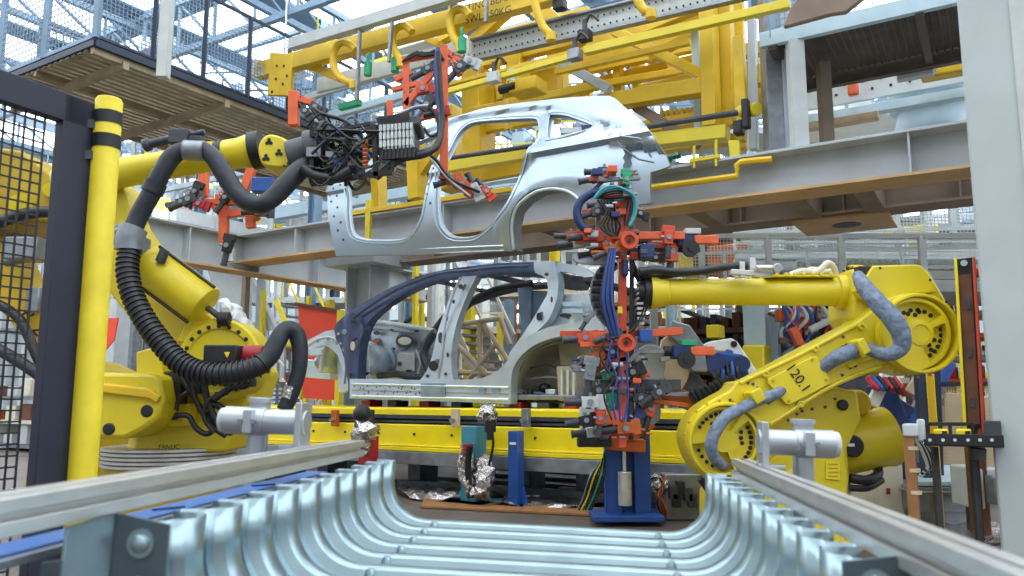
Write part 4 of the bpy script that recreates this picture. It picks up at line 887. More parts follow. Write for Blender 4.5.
# elbow housing and forearm
casting(rb, 'elbow_housing', [(853, 318), (853, 268), (874, 265), (921, 264), (931, 273), (948, 302), (957, 322), (950, 350), (915, 360), (880, 340)], 'yellow', YR + .1, .4, 1, bev=.02)
casting(rb, 'housing_step', [(872, 268), (874, 266), (920, 265), (928, 273), (938, 292), (905, 294), (885, 300), (878, 303), (862, 297), (858, 290)], 'yellow', YR + .02, .1, 1, bev=.006)
screws(rb, [(858, 292), (864, 296), (870, 300), (880, 268), (930, 280), (946, 302)], YR + .02, .008, 'black', 'screw')
ax = P(852, 292, YR + .25); k = (YR + .25) / F_PX
def fx(x): return -(P(x, 292, YR + .25).x - ax.x)
MB().lathe(ax, -X, [(fx(862), 27 * k), (fx(857), 27.5 * k), (fx(851), 27.5 * k), (fx(850), 18 * k), (fx(843), 17.5 * k), (fx(836), 17 * k), (fx(835), 14.5 * k), (fx(833), 14 * k), (fx(668), 13.4 * k), (fx(667), 14.6 * k), (fx(660), 15.2 * k), (fx(655), 17.2 * k), (fx(650), 17.2 * k)], 40).build('forearm', 'yellow', rb, label='yellow forearm tube')
MB().lathe(ax, -X, [(fx(650), 15 * k), (fx(644), 15 * k), (fx(643), 11 * k), (fx(638), 11 * k)], 28).build('wrist_ring', 'black', rb)
b = MB()
for i in range(16):
    t = math.pi * 2 * i / 16; q = ax - X * (fx(850)) + Yv * (-24 * k * math.cos(t)) + Z * (24 * k * math.sin(t)); b.cyl(q, q - X * .012, .012, n=8)
b.build('flange_bolt', 'black', rb)
casting(rb, 'cable_comb', [(858, 266), (872, 266), (872, 276), (858, 276)], 'black', YR + .05, .1, 1, bev=.004)
# things lying on the forearm
b = MB().bar(P(764, 277, YR + .2), P(834, 277, YR + .2), .1, .012)
for i in range(8): q = P(768 + i * 9, 275, YR + .15); b.bar(q - Z * .01, q + Z * .015, .02)
b.build('cable_rack', 'yellow', rb, .003)
hose(rb, [(790, 275, .2), (798, 272, .2), (805, 271, .2), (815, 272, .2), (822, 268, .2), (828, 263, .2), (834, 268, .22), (836, 276, .25)], 3.2, 'cream', 'air_hose')
hose(rb, [(800, 275, .28), (812, 269, .28), (824, 272, .28), (834, 270, .28)], 2.6, 'cream', 'air_hose')
hose(rb, [(640, 272, .15), (655, 270, .15), (675, 272, .15), (700, 271, .15), (725, 267, .15), (748, 266, .18)], 4.3, 'rubber', 'air_hose')
hose(rb, [(642, 276, .2), (658, 277, .2), (680, 274, .2), (705, 272, .2)], 3, 'rubber', 'air_hose')
b = MB().bar(P(730, 272, YR + .1), P(772, 275, YR + .1), .05, .03).bar(P(742, 262, YR + .1), P(742, 278, YR + .1), .03, .03, X).bar(P(752, 258, YR + .1), P(752, 276, YR + .1), .035, .035, X).cyl(P(756, 268, YR + .05), P(780, 268, YR + .05), .02, n=12).cyl(P(776, 268, YR + .04), P(778, 268, YR - .0), .028, n=12)
b.build('hose_holder', 'alu', rb, .003)
# base casting
casting(rb, 'base_casting', [(735, 480), (764, 430), (790, 404), (835, 386), (858, 392), (862, 420), (848, 448), (850, 478), (848, 500), (850, 640), (720, 640), (722, 500)], 'yellow', YR + .26, .6, 1, bev=.02)
casting(rb, 'base_cover', [(760, 470), (792, 440), (842, 438), (848, 478), (846, 520), (760, 520)], 'yellow', YR + .16, .12, 1, bev=.01)
c0_, c1_ = P(815, 452, YR + .5), P(889, 436, YR + .5)
axd = (c1_ - c0_).normalized(); Lc = (c1_ - c0_).length
MB().lathe(c0_, axd, [(0, .17), (Lc * .2, .185), (Lc * .9, .185), (Lc * .93, .192), (Lc, .192), (Lc + .004, .165), (Lc - .02, .16), (Lc - .02, .001)], 36).build('balancer_cylinder', 'yellow', rb)
c = P(851.5, 446, YR + .3); MB().lathe(c + Yv * .06, -Yv, [(0, .07), (.08, .07), (.088, .06), (.088, .001)], 26).build('round_cap', 'black', rb)
casting(rb, 'cap_label', [(848.5, 443.5), (854.5, 443.5), (854.5, 446.5), (848.5, 446.5)], 'greywhite', YR + .18, .004, 1, bev=0)
c = P(842, 405, YR + .26); MB().lathe(c, -Yv, [(0, .034), (.02, .034), (.026, .026), (.026, .001)], 20).build('round_cap', 'black', rb)
c = P(858, 403, YR + .4); MB().lathe(c + Yv * .2, -Yv, [(0, .085), (.2, .085), (.23, .07), (.24, .001)], 24).build('gear_cap', 'deepyellow', rb)
lp = casting(rb, 'warning_plate', [(826, 461), (840, 462), (840, 480), (826, 479)], 'labelyellow', YR + .15, .006, 1, bev=0)
b = MB()
for i in range(4): b.bar(P(828, 464 + i * 4, YR + .149), P(838, 464.3 + i * 4, YR + .149), .004, .006)
b.build('printed_line', 'olive', rb)
screws(rb, [(795, 396), (802, 411), (812, 409), (825, 407), (797, 414), (788, 420), (835, 399)], YR + .26, .01, 'brown', 'bolt')
hose(rb, [(850, 478, .35), (866, 480, .35), (878, 474, .4), (876, 462, .5)], 5, 'rubber', 'motor_cable')
hose(rb, [(850, 488, .35), (868, 488, .35), (882, 480, .4)], 3.5, 'rubber', 'motor_cable')
hose(rb, [(700, 478, .35), (712, 500, .4), (716, 540, .4)], 3.5, 'rubber', 'motor_cable')
b = MB()
for i in range(9): b.lathe(P(692 + i * 5, 400 - i * 2.2, YR + .35), (P(700, 396, YR) - P(692, 400, YR)), [(0, .045), (.014, .058), (.028, .045)], 14)
b.build('bellows', 'rubber', rb)
MB().lathe(V((rb.location.x, P(0, 0, YR + .55).y, 0)), Z, [(0, .55), (.06, .55), (.06, .45), (.3, .42), (.55, .38), (.6, .34)], 36).build('base_foot', 'yellow', rb)

# ------------------------------------------------ left robot
YL = 5.0
lr = thing('industrial_robot', 'yellow robot with thick black ribbed hose and round balance cylinder', 'robot', V((P(165, 460, YL + .3).x, YL + .3, 0)))
kk = YL / F_PX
# pedestal and ring stack
c = V((P(146, 460, YL).x, YL + .35, 0)); zr0, zr1 = P(152, 470, YL).z, P(152, 449, YL).z; RR = 66 * kk
pr_ = [(0, RR * .9), (zr0 - .1, RR * .9), (zr0 - .1, RR)]
MB().lathe(c, Z, [(0, RR * 1.05), (.06, RR * 1.05), (.06, RR * .8), (zr0 - .05, RR * .8), (zr0 - .03, RR * .95), (zr0, RR * .95)], 40).build('pedestal', 'olive', lr)
st = []
for i in range(5): z = zr0 + (zr1 - zr0) * i / 5; h = (zr1 - zr0) / 5; st += [(z, RR * .96), (z + h * .2, RR), (z + h * .8, RR), (z + h, RR * .96)]
MB().lathe(c, Z, st, 48).build('ring_stack', 'alu', lr)
MB().lathe(c, Z, [(zr1, RR * .62), (zr1 + .02, RR * .62), (zr1 + .25, RR * .56), (zr1 + .5, RR * .5), (zr1 + .62, RR * .5)], 36).build('turret', 'yellow', lr)
casting(lr, 'turret_casting', [(133, 452), (136, 420), (150, 396), (162, 372), (190, 352), (236, 348), (258, 372), (248, 400), (238, 420), (226, 452)], 'yellow', YL + .1, .5, 1, bev=.02)
text('FANUC', 'marking', P(169, 447, YL - .0) , X, Z, .04, lr); 
for o_ in COL.objects:
    pass
casting(lr, 'side_motor_housing', [(84, 372), (150, 373), (160, 376), (164, 400), (158, 419), (140, 431), (124, 439), (90, 438), (70, 420), (70, 385)], 'yellow', YL - .28, .5, 1, bev=.025)
casting(lr, 'housing_ridge', [(84, 381), (148, 388), (160, 396), (156, 404), (148, 399), (84, 391)], 'deepyellow', YL - .31, .05, 1, bev=.012)
for x, y in ((109, 429), (147, 411)): c_ = P(x, y, YL - .28); MB().lathe(c_ + Yv * .01, -Yv, [(0, .036), (.016, .036), (.022, .028), (.022, .001)], 20).build('round_cap', 'black', lr)
casting(lr, 'upper_block', [(136, 352), (158, 346), (164, 376), (136, 374)], 'yellow', YL - .1, .3, 1, bev=.01)
# shoulder disc
c = P(219, 360, YL - .05); MB().lathe(c + Yv * .25, -Yv, [(0, .26), (.24, .26), (.26, .245), (.26, .2), (.245, .19), (.245, .001)], 40).build('shoulder_disc', 'yellow', lr)
screws(lr, arc(219, 360, 34, 20, 160, 9) + arc(219, 360, 34, 215, 300, 6), YL - .06, .014, 'black', 'bolt_hole')
MB().box(P(227, 355, YL - .2), X * .1, Yv * .12, Z * .055).build('motor', 'black', lr, .01); c = P(244, 355, YL - .18); MB().cyl(c, c + X * .12, .06, n=20).build('motor_cover', 'red', lr, .01)
casting(lr, 'fault_label', [(224, 352), (230, 352), (227, 358)], 'labelyellow', YL - .325, .003, 1, bev=0)
# lower arm + balancer
casting(lr, 'lower_arm', [(240, 350), (222, 384), (190, 376), (150, 340), (112, 296), (88, 250), (84, 200), (100, 176), (122, 184), (134, 222), (165, 262), (205, 310)], 'yellow', YL + .12, .26, 3, bev=.015)
a_, b_ = P(150, 265, YL - .06), P(205, 306, YL - .06); d_ = (b_ - a_).normalized(); Lb = (b_ - a_).length
MB().lathe(a_, d_, [(-.03, .09), (-.02, .13), (0, .135), (.03, .14), (Lb - .02, .14), (Lb, .13), (Lb + .01, .1), (Lb + .01, .001)], 36).build('balance_cylinder', 'yellow', lr)
for s_ in (-1, 1): q = Z.cross(d_); u_ = d_.cross(-Yv).normalized(); MB().cyl(a_ - Yv * .06 + u_ * .135 * s_, b_ - Yv * .06 + u_ * .135 * s_, .01, n=8).build('tie_rod', 'black', lr)
e = b_ + d_ * .02; MB().cyl(e, e + d_ * .15, .02, n=12).build('piston_rod', 'darksteel', lr); e2 = P(225, 319, YL - .08); MB().cyl(e2 - X * .04, e2 + X * .03, .045, n=18).build('rod_end', 'black', lr, .006)
MB().cyl(P(160, 262, YL - .2), P(165, 250, YL - .2), .03).build('bracket', 'darksteel', lr)
casting(lr, 'cylinder_bracket', [(184, 326), (215, 318), (232, 330), (214, 345), (176, 342)], 'yellow', YL - .02, .2, 1, bev=.01)
# forearm
a_, b_ = P(96, 177, YL + .05), P(222, 156, YL + .05); d_ = (b_ - a_).normalized(); L = (b_ - a_).length
MB().lathe(a_, d_, [(-.25, .1), (-.2, .13), (0, .115), (.12, .112), (.13, .1), (L - .1, .09), (L, .088), (L + .03, .1), (L + .12, .1), (L + .17, .11), (L + .2, .11)], 36).build('forearm', 'yellow', lr)
MB().lathe(a_ + d_ * (L - .03), d_, [(0, .09), (0, .102), (.05, .104), (.05, .09)], 30).build('band', 'black', lr)
MB().lathe(a_ + d_ * (L + .2), d_, [(0, .1), (0, .125), (.07, .125), (.07, .09)], 30).build('wrist_band', 'black', lr)
casting(lr, 'top_rib', [(128, 159), (195, 142), (212, 141), (226, 150), (222, 160), (128, 172)], 'yellow', YL + .02, .06, 1, bev=.01)
casting(lr, 'wrist', [(258, 152), (259, 143), (264, 136), (272, 134), (286, 139), (292, 147), (291, 160), (286, 167), (272, 167), (262, 164)], 'yellow', YL - .12, .24, 3, bev=.014)
for cx, cy in ((269, 142), (266, 158), (279, 153)):
    b = MB(); q = P(cx, cy, YL - .122); b.cyl(q, q - Yv * .003, .009, n=10)
    for t in (90, 210, 330): q = P(cx + 2.2 * math.cos(math.radians(t)), cy - 2.2 * math.sin(math.radians(t)), YL - .122); b.cyl(q, q - Yv * .003, .012, n=10)
    b.build('printed_mark', 'ink', lr)
screws(lr, [(289, 143), (291, 147), (291.5, 151), (291, 155), (290, 159), (288, 163), (284, 166)], YL - .12, .008, 'black', 'screw')
# ribbed hose
rp = [(131, 246, -.28), (128, 260, -.3), (128, 275, -.32), (133, 296, -.34), (145, 320, -.36), (160, 341, -.38), (175, 358, -.4), (192, 369, -.42), (212, 374, -.44), (236, 373, -.44), (256, 367, -.42), (264, 362, -.4)]
pts = [P(x, y, YL + d) for x, y, d in rp]; b = MB(); b.tube(pts, .058, 16, 8, False)
fine = []
for i in range(len(pts) - 1):
    a, p1, p2, d4 = pts[max(i - 1, 0)], pts[i], pts[i + 1], pts[min(i + 2, len(pts) - 1)]
    for k in range(20):
        t = k / 20; fine.append(.5 * ((2 * p1) + (p2 - a) * t + (2 * a - 5 * p1 + 4 * p2 - d4) * t * t + (3 * p1 - a - 3 * p2 + d4) * t ** 3))
acc = 0
for i in range(1, len(fine)):
    acc += (fine[i] - fine[i - 1]).length
    if acc > .03: acc = 0; t = (fine[i] - fine[i - 1]).normalized(); b.lathe(fine[i] - t * .007, t, [(0, .058), (.003, .069), (.011, .069), (.014, .058)], 16, False)
b.build('ribbed_hose', 'rubber', lr, label='black ribbed protective hose')
def lh(pts, r, m, name, label=None): return hose(lr, pts, r, m, name, YL, 14, label)
lh([(262, 363, -.4), (270, 355, -.38), (277, 342, -.36), (283, 332, -.34), (290, 329, -.32), (297, 335, -.3), (300, 350, -.3), (299, 370, -.3), (293, 390, -.3), (284, 410, -.3)], [9, 9, 8.5, 8, 8, 8, 7.5, 7, 7, 7], 'hosedark', 'smooth_hose')
lh([(292, 386, -.3), (290, 392, -.3), (288, 398, -.3)], 7.6, 'foil', 'tape_wrap')
lh([(129, 240, -.28), (138, 218, -.26), (150, 196, -.26), (162, 172, -.26), (173, 156, -.25), (184, 150, -.24), (196, 149, -.24), (207, 152, -.24), (217, 162, -.25), (226, 177, -.26), (236, 192, -.27), (248, 202, -.28), (262, 204, -.28), (275, 196, -.26), (287, 183, -.24), (300, 170, -.2), (308, 164, -.15)], [9, 9, 9, 9, 9, 8.5, 8.5, 8.5, 9, 9.5, 9, 9, 9, 9.5, 10, 10, 9], 'hosedark', 'smooth_hose')
for pts_, r_, m_ in ((((152, 192, -.26), (156, 183, -.26)), 10.6, 'hosedark'), (((186, 150, -.24), (204, 151, -.24)), 10, 'steel'), (((134, 228, -.27), (130, 238, -.28), (129, 250, -.28)), 13, 'steel')):
    lh([pts_[0], pts_[0], pts_[-1], pts_[-1]] if len(pts_) == 2 else pts_, r_, m_, 'hose_clamp')
b = MB().cyl(P(146, 145, YL - .2), P(176, 138, YL - .2), .028, n=14).cyl(P(144, 146, YL - .2), P(150, 144, YL - .2), .042, n=14).cyl(P(178, 138, YL - .2), P(205, 132, YL - .2), .02, n=12).box(P(181, 138, YL - .2), X * .06, Yv * .05, Z * .045).bar(P(181, 130, YL - .2), P(181, 150, YL - .2), .03, .05, X).box(P(197, 142, YL - .2), X * .04, Yv * .04, Z * .03)
b.build('hose_carrier', 'darksteel', lr, .005)
b = MB().box(P(122, 236, YL - .25), X * .05, Yv * .05, Z * .06).cyl(P(116, 232, YL - .3), P(130, 228, YL - .3), .025).box(P(140, 250, YL - .1), X * .04, Yv * .06, Z * .08)
b.build('clamp_bracket', 'steel', lr, .006)
# cables over the turret
for i, pts_ in enumerate((((178, 372), (190, 392), (205, 412), (222, 430), (232, 434)), ((192, 380), (196, 400), (210, 424), (226, 436)), ((203, 376), (207, 398), (216, 420), (228, 432)), ((238, 380), (222, 392), (208, 402), (204, 418), (214, 432)), ((175, 416), (188, 416), (196, 428), (206, 434), (214, 430)), ((210, 402), (222, 408), (232, 416), (240, 412)), ((188, 392), (180, 398), (176, 410)), ((250, 376), (246, 386), (232, 388), (214, 400)))):
    lh([(x, y, -.16 - .01 * (i % 4)) for x, y in pts_], 2.2 + (i % 3) * .5, 'cable', 'cable')
MB().box(P(176, 388, YL - .05), X * .055, Yv * .06, Z * .1).build('junction_box', 'black', lr, .008); MB().box(P(196, 384, YL - .06), X * .05, Yv * .05, Z * .06).build('junction_box', 'black', lr, .008); MB().box(P(240, 382, YL - .06), X * .09, Yv * .05, Z * .03).build('junction_box', 'black', lr, .008)
casting(lr, 'connector_panel', [(168, 404), (190, 404), (190, 426), (168, 426)], 'yellow', YL - .02, .1, 1, bev=.004)
for x, y in ((175, 409), (176, 416)): c = P(x, y, YL - .03); MB().lathe(c, -Yv, [(0, .024), (.03, .024), (.03, .016), (.04, .016)], 16).build('connector', 'darksteel', lr)

# third robot seen through the fence
Y3 = 5.6
r3 = thing('industrial_robot', 'yellow robot seen through the dark wire fence door, marked R.20', 'robot', V((P(-10, 460, Y3).x, Y3 + .2, 0)))
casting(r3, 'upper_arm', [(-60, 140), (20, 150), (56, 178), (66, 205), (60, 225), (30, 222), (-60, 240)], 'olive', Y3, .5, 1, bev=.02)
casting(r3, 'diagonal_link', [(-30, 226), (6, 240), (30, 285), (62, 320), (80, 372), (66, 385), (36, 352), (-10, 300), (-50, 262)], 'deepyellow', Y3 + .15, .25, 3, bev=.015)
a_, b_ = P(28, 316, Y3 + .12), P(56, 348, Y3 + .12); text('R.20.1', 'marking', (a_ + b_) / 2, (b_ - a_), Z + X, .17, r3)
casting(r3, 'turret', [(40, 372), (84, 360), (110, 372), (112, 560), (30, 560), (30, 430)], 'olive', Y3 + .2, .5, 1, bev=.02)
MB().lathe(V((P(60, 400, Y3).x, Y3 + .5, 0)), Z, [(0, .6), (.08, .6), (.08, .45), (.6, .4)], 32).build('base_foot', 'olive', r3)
hose(r3, [(-6, 225), (20, 215), (48, 212), (70, 218)], 6, 'rubber', 'hose', Y3 - .1); hose(r3, [(-10, 300), (20, 320), (46, 372), (84, 392)], 5, 'rubber', 'hose', Y3 - .05)
hose(r3, [(-10, 345), (20, 362), (50, 385), (70, 420)], 6, 'hosedark', 'hose', Y3 - .1)
MB().cyl(P(20, 205, Y3 - .1), P(20, 205, Y3), .08, n=24).cyl(P(50, 190, Y3 - .1), P(50, 190, Y3), .05, n=20).build('round_cap', 'yellow', r3)
MB().box(P(28, 250, Y3 - .05), X * .12, Yv * .1, Z * .08).cyl(P(5, 262, Y3), P(45, 252, Y3), .04).build('wrist_tool', 'steel', r3, .01); MB().box(P(36, 300, Y3 + .0), X * .05, Yv * .05, Z * .09).build('wrist_block', 'steel', r3, .01)

# ============================================================== valve head held by the left robot
YV = 4.9
vh = thing('valve_head', 'dark cluttered valve and hose head mounted on the hose robot wrist', 'gripper head', P(350, 160, YV))
b = MB().cyl(P(290, 158, YV), P(312, 152, YV), .11, n=26).cyl(P(308, 153, YV), P(322, 150, YV), .14, n=26); b.build('mounting_flange', 'darksteel', vh, .006)
for dY_ in (-.12, .2):
  b = MB()
  for (p, q, w_) in (((312, 184), (392, 172), .03), ((312, 118), (312, 184), .025), ((374, 125), (376, 178), .03), ((312, 140), (376, 128), .02), ((392, 124), (420, 120), .02), ((378, 124), (410, 118), .06), ((324, 132), (370, 124), .02), ((346, 122), (346, 186), .02), ((392, 172), (394, 150), .02)):
    b.bar(P(p[0], p[1], YV + dY_), P(q[0], q[1], YV + dY_), w_, w_)
  b.build('tube_frame', 'black', vh)
b = MB().box(P(402, 128, YV), X * .13, Yv * .15, Z * .03).box(P(396, 140, YV + .05), X * .14, Yv * .12, Z * .07)
b.build('valve_island', 'darksteel', vh, .008)
b = MB()
for j in range(3):
    for i in range(9): x = 382 + i * 3.8; y = 131 + j * 8 - i * .3; q = P(x, y, YV - .1); b.box(q, X * .009, Yv * .06, Z * .02).cyl(q - Z * .02 - Yv * .05, q - Z * .035 - Yv * .05, .007, n=6)
b.build('valve_row', 'greywhite', vh)
for i in range(9): MB().cyl(P(382 + i * 4, 150 - i * .3, YV - .14), P(381 + i * 4, 160 - i * .3, YV - .14), .015, n=8).build('silencer', 'black', vh)
for i in range(8): MB().cyl(P(378 + i * 3, 158, YV - .1), P(372 + i * 3, 172, YV - .08), .01, n=6).build('air_tube', 'greywhite', vh)
random.seed(3)
for i in range(34):
    x, y = 314 + random.random() * 60, 126 + random.random() * 52; d = random.random() * .25 - .12; q = P(x, y, YV + d); s_ = .018 + random.random() * .03
    b = MB(); t = random.random()
    if t < .5: b.box(q, X * s_, Yv * s_, Z * s_ * .7)
    else: b.cyl(q, q + V((random.random() - .5, -.4, random.random() - .5)) * .1, s_ * .6, n=10)
    b.build('fitting', random.choice(['darksteel', 'steel', 'black', 'greywhite', 'darksteel', 'black', 'copper' if i % 3 == 0 else 'steel']), vh, .003)
for i in range(34):
    x0, y0 = 306 + random.random() * 20, 125 + random.random() * 55; x1, y1 = 330 + random.random() * 60, 130 + random.random() * 50
    pts = [(x0, y0), (x0 + (x1 - x0) * .3 + random.uniform(-6, 6), y0 + random.uniform(-14, 14)), (x0 + (x1 - x0) * .7, y1 + random.uniform(-14, 14)), (x1, y1)]
    hose(vh, [(x, y, random.uniform(-.25, .05)) for x, y in pts], random.choice([1, 1.3, 1.6]), random.choice(['cable', 'cable', 'cable', 'cable', 'steel', 'bluecable']), 'cable', YV, 6, sub=5)
for i in range(7): MB().cyl(P(363, 142 + i * 4, YV - .16), P(368, 141.5 + i * 4, YV - .16), .014, n=8).build('brass_fitting', 'copper', vh)
hose(vh, [(302, 168, -.2), (316, 176, -.2), (334, 178, -.2), (350, 170, -.2)], 5, 'rubber', 'thick_hose', YV)
hose(vh, [(376, 178, -.1), (388, 168, -.1), (404, 158, -.1), (424, 154, -.1), (438, 144, -.05), (442, 120, 0), (440, 90, 0), (438, 52, 0)], [3.5, 3.5, 4, 4.2, 3.5, 3, 3, 3], 'rubber', 'thick_hose', YV)
hose(vh, [(320, 120, -.1), (312, 108, -.1), (322, 114, -.1), (340, 119, -.1), (352, 126, -.1)], 2, 'rubber', 'thick_hose', YV)
hose(vh, [(376, 126, -.1), (396, 116, -.1), (414, 108, -.1), (428, 106, -.1)], 2.2, 'steel', 'lever_rod', YV)

# ------------------------------------------------ orange panel gripper
YG = 5.2
og = thing('panel_gripper', 'orange welded gripper frame with blue hose holding the hanging side panel', 'gripper', P(430, 130, YG))
def ob(par, p, q, w_, h_=None, m='orange', Y=YG, name='frame_bar', dY=0):
    return MB().bar(P(p[0], p[1], Y), P(q[0], q[1], Y + dY), w_, h_ or w_, Yv).build(name, m, par, .004)
ob(og, (444, 46), (444, 180), .055); ob(og, (406, 60), (407, 148), .045); ob(og, (405, 106), (441, 62), .045); ob(og, (402, 60), (447, 52), .04); ob(og, (392, 90), (425, 82), .035); ob(og, (395, 80), (412, 72), .04)
ob(og, (390, 101), (390, 118), .04); ob(og, (420, 118), (446, 112), .04); ob(og, (447, 52), (462, 62), .04); ob(og, (452, 60), (460, 76), .04); ob(og, (405, 60), (405, 160), .03, Y=YG + .4); ob(og, (444, 110), (444, 112), .04, dY=.5)
hose(og, [(438, 48), (436, 70), (438, 100), (440, 130), (436, 146), (420, 152), (404, 156)], 2.6, 'bluecable', 'blue_hose', YG - .06)
for i in range(6):
    hose(og, [(402 + i * 2, 62 - i), (412 + i * 2, 54 - i % 3), (424, 56 - i % 4), (436, 50 + i), (444, 60)], 1.2, 'cable', 'cable', YG - .04)
hose(og, [(430, 108), (437, 118), (438, 132), (430, 136), (424, 128)], 1.5, 'cable', 'cable', YG - .08)
def clampunit(par, x, y, Y, s=1., m='orange', ang=0, name='clamp'):
    q = P(x, y, Y); c_, s_ = math.cos(ang), math.sin(ang); e1 = X * c_ + Z * s_; e2 = -X * s_ + Z * c_
    o = MB().box(q, e1 * .055 * s, Yv * .035 * s, e2 * .035 * s).box(q + e1 * .07 * s, e1 * .03 * s, Yv * .02 * s, e2 * .05 * s).build(name, m, par, .004)
    MB().cyl(q - e1 * .055 * s, q - e1 * .15 * s, .026 * s, n=12).cyl(q - e1 * .15 * s, q - e1 * .165 * s, .03 * s, n=12).build('cylinder', 'darksteel', o)
    MB().cyl(q + e2 * .035 * s - Yv * .02, q + e2 * .06 * s - Yv * .02, .012 * s, n=8).cyl(q - Yv * .035 * s, q - Yv * .05 * s, .02 * s, n=12).build('pin', 'steel', o)
    return o
clampunit(og, 462, 186, YG, 1., 'orangered', -.5); clampunit(og, 452, 180, YG, .8, 'copper', .3); clampunit(og, 476, 190, YG, .8, 'greywhite', -1.1); clampunit(og, 428, 70, YG, .8, 'darksteel', .5); clampunit(og, 427, 106, YG, .9, 'darksteel', 1.); clampunit(og, 423, 90, YG, .8, 'orangered', .2); clampunit(og, 440, 112, YG - .05, .7, 'red', .2); clampunit(og, 460, 68, YG, .9, 'darksteel', .8); clampunit(og, 470, 62, YG, .8, 'greywhite', -.4)
hose(og, [(425, 152), (436, 160), (446, 174), (456, 182), (480, 192)], 1.6, 'cable', 'cable', YG - .05); hose(og, [(430, 158), (440, 170), (452, 182), (470, 196)], 1.2, 'greywhite', 'cable', YG - .05)
clampunit(og, 487, 192, YG, .7, 'orangered', -.9)
# orange frame left of the hoist
o2 = thing('locating_frame', 'orange posts with clamps above the beam corner behind the hose', 'frame', P(230, 200, 6.4))
for p, q, w_ in (((204, 172), (204, 197), .07), ((224, 192), (224, 244), .07), ((206, 202), (250, 203), .05), ((250, 206), (251, 228), .07), ((252, 168), (244, 192), .07), ((208, 200), (222, 216), .04), ((228, 214), (250, 212), .06), ((216, 198), (232, 196), .05), ((246, 196), (258, 220), .05)): ob(o2, p, q, w_, Y=6.4)
MB().box(P(264, 186, 6.3), X * .09, Yv * .06, Z * .06).build('blue_block', 'blue', o2, .008)
clampunit(o2, 190, 200, 6.3, 1.1, 'darksteel', .4); clampunit(o2, 200, 204, 6.3, .9, 'red', -.3); clampunit(o2, 196, 192, 6.3, .9, 'black', 1.2); clampunit(o2, 226, 198, 6.3, .9, 'black', 1.); clampunit(o2, 228, 246, 6.3, 1., 'black', 1.4); clampunit(o2, 262, 212, 6.3, 1., 'darksteel', 0); clampunit(o2, 182, 202, 6.3, .8, 'darksteel', .2)
MB().cyl(P(229, 248, 6.35), P(229, 262, 6.35), .05, n=14).build('silver_foot', 'alu', o2)
o3 = thing('locating_frame', 'single orange post with arm beside the yellow drilled plate', 'frame', P(294, 125, 5.9))
ob(o3, (294, 92), (294, 126), .075, Y=5.9); ob(o3, (296, 98), (315, 104), .05, Y=5.9); clampunit(o3, 316, 108, 5.9, .9, 'darksteel', -.6); clampunit(o3, 306, 112, 5.9, .8, 'darksteel', -.9)

# ============================================================== central welding tool
YT = 5.0
wt = thing('clamping_tool', 'tall orange and blue clamping tool hanging off the forearm of robot 120.1', 'tool', P(625, 440, YT))
def wb(p, q, w_, m='orange', dY=0, n_='frame_bar', h_=None): return ob(wt, p, q, w_, h_, m, YT + dY, n_)
wb((623, 182), (622, 448), .05, 'orangered'); wb((632, 225), (631, 440), .03, 'darksteel', .05); wb((612, 240), (612, 420), .025, 'bluedark', .1)
wb((575, 240), (612, 240), .05); wb((612, 236), (684, 236), .05, 'orange', -.02); wb((595, 250), (700, 250), .03, 'darksteel', .06); wb((630, 256), (678, 258), .05, 'orange', .02)
wb((590, 337), (682, 331), .05, 'orange'); wb((560, 334), (620, 334), .04, 'orangered', .1); wb((580, 345), (625, 343), .03, 'orange', -.05); wb((640, 352), (716, 352), .025, 'steel', .05)
wb((598, 240), (598, 190), .03, 'steel', .02); wb((597, 180), (640, 178), .03, 'steel', .02); wb((588, 196), (612, 172), .025, 'darksteel', .04); wb((612, 205), (632, 200), .045, 'orange'); wb((582, 213), (626, 212), .04, 'orange', -.04)
wb((600, 365), (628, 360), .05, 'orangered'); wb((590, 375), (650, 374), .035, 'copper', .04); wb((640, 385), (680, 385), .07, 'darksteel', .1); wb((625, 392), (700, 395), .03, 'steel', .1); wb((648, 400), (690, 406), .03, 'copper', .05)
wb((602, 380), (602, 440), .03, 'darksteel', .1); wb((645, 380), (646, 440), .03, 'darksteel', .1); wb((600, 432), (640, 432), .04, 'orangered', 0)
for x, y in ((629, 241), (626, 343)):
    c = P(x, y, YT - .12); MB().lathe(c, -Yv, [(0, .056), (.02, .058), (.03, .054), (.03, .034), (.01, .028), (.01, .001)], 26).build('roller', 'orangered', wt)
    MB().cyl(c - Yv * .0, c - Yv * .025, .014, n=12).cyl(c, c + Yv * .15, .02, n=12).build('roller_pin', 'black', wt)
MB().box(P(612, 170, YT - .05), X * .03, Yv * .04, Z * .022).build('orange_block', 'orange', wt, .004)
MB().box(P(646, 252, YT - .08), X * .045, Yv * .05, Z * .045).build('blue_block', 'bluedark', wt, .005); MB().box(P(645, 336, YT - .08), X * .04, Yv * .05, Z * .04).build('blue_block', 'blue', wt, .005)
MB().box(P(625, 268, YT - .04), X * .018, Yv * .03, Z * .05).build('blue_block', 'bluedark', wt, .005); MB().box(P(620, 310, YT - .05), X * .014, Yv * .01, Z * .022).build('label', 'labelyellow', wt)
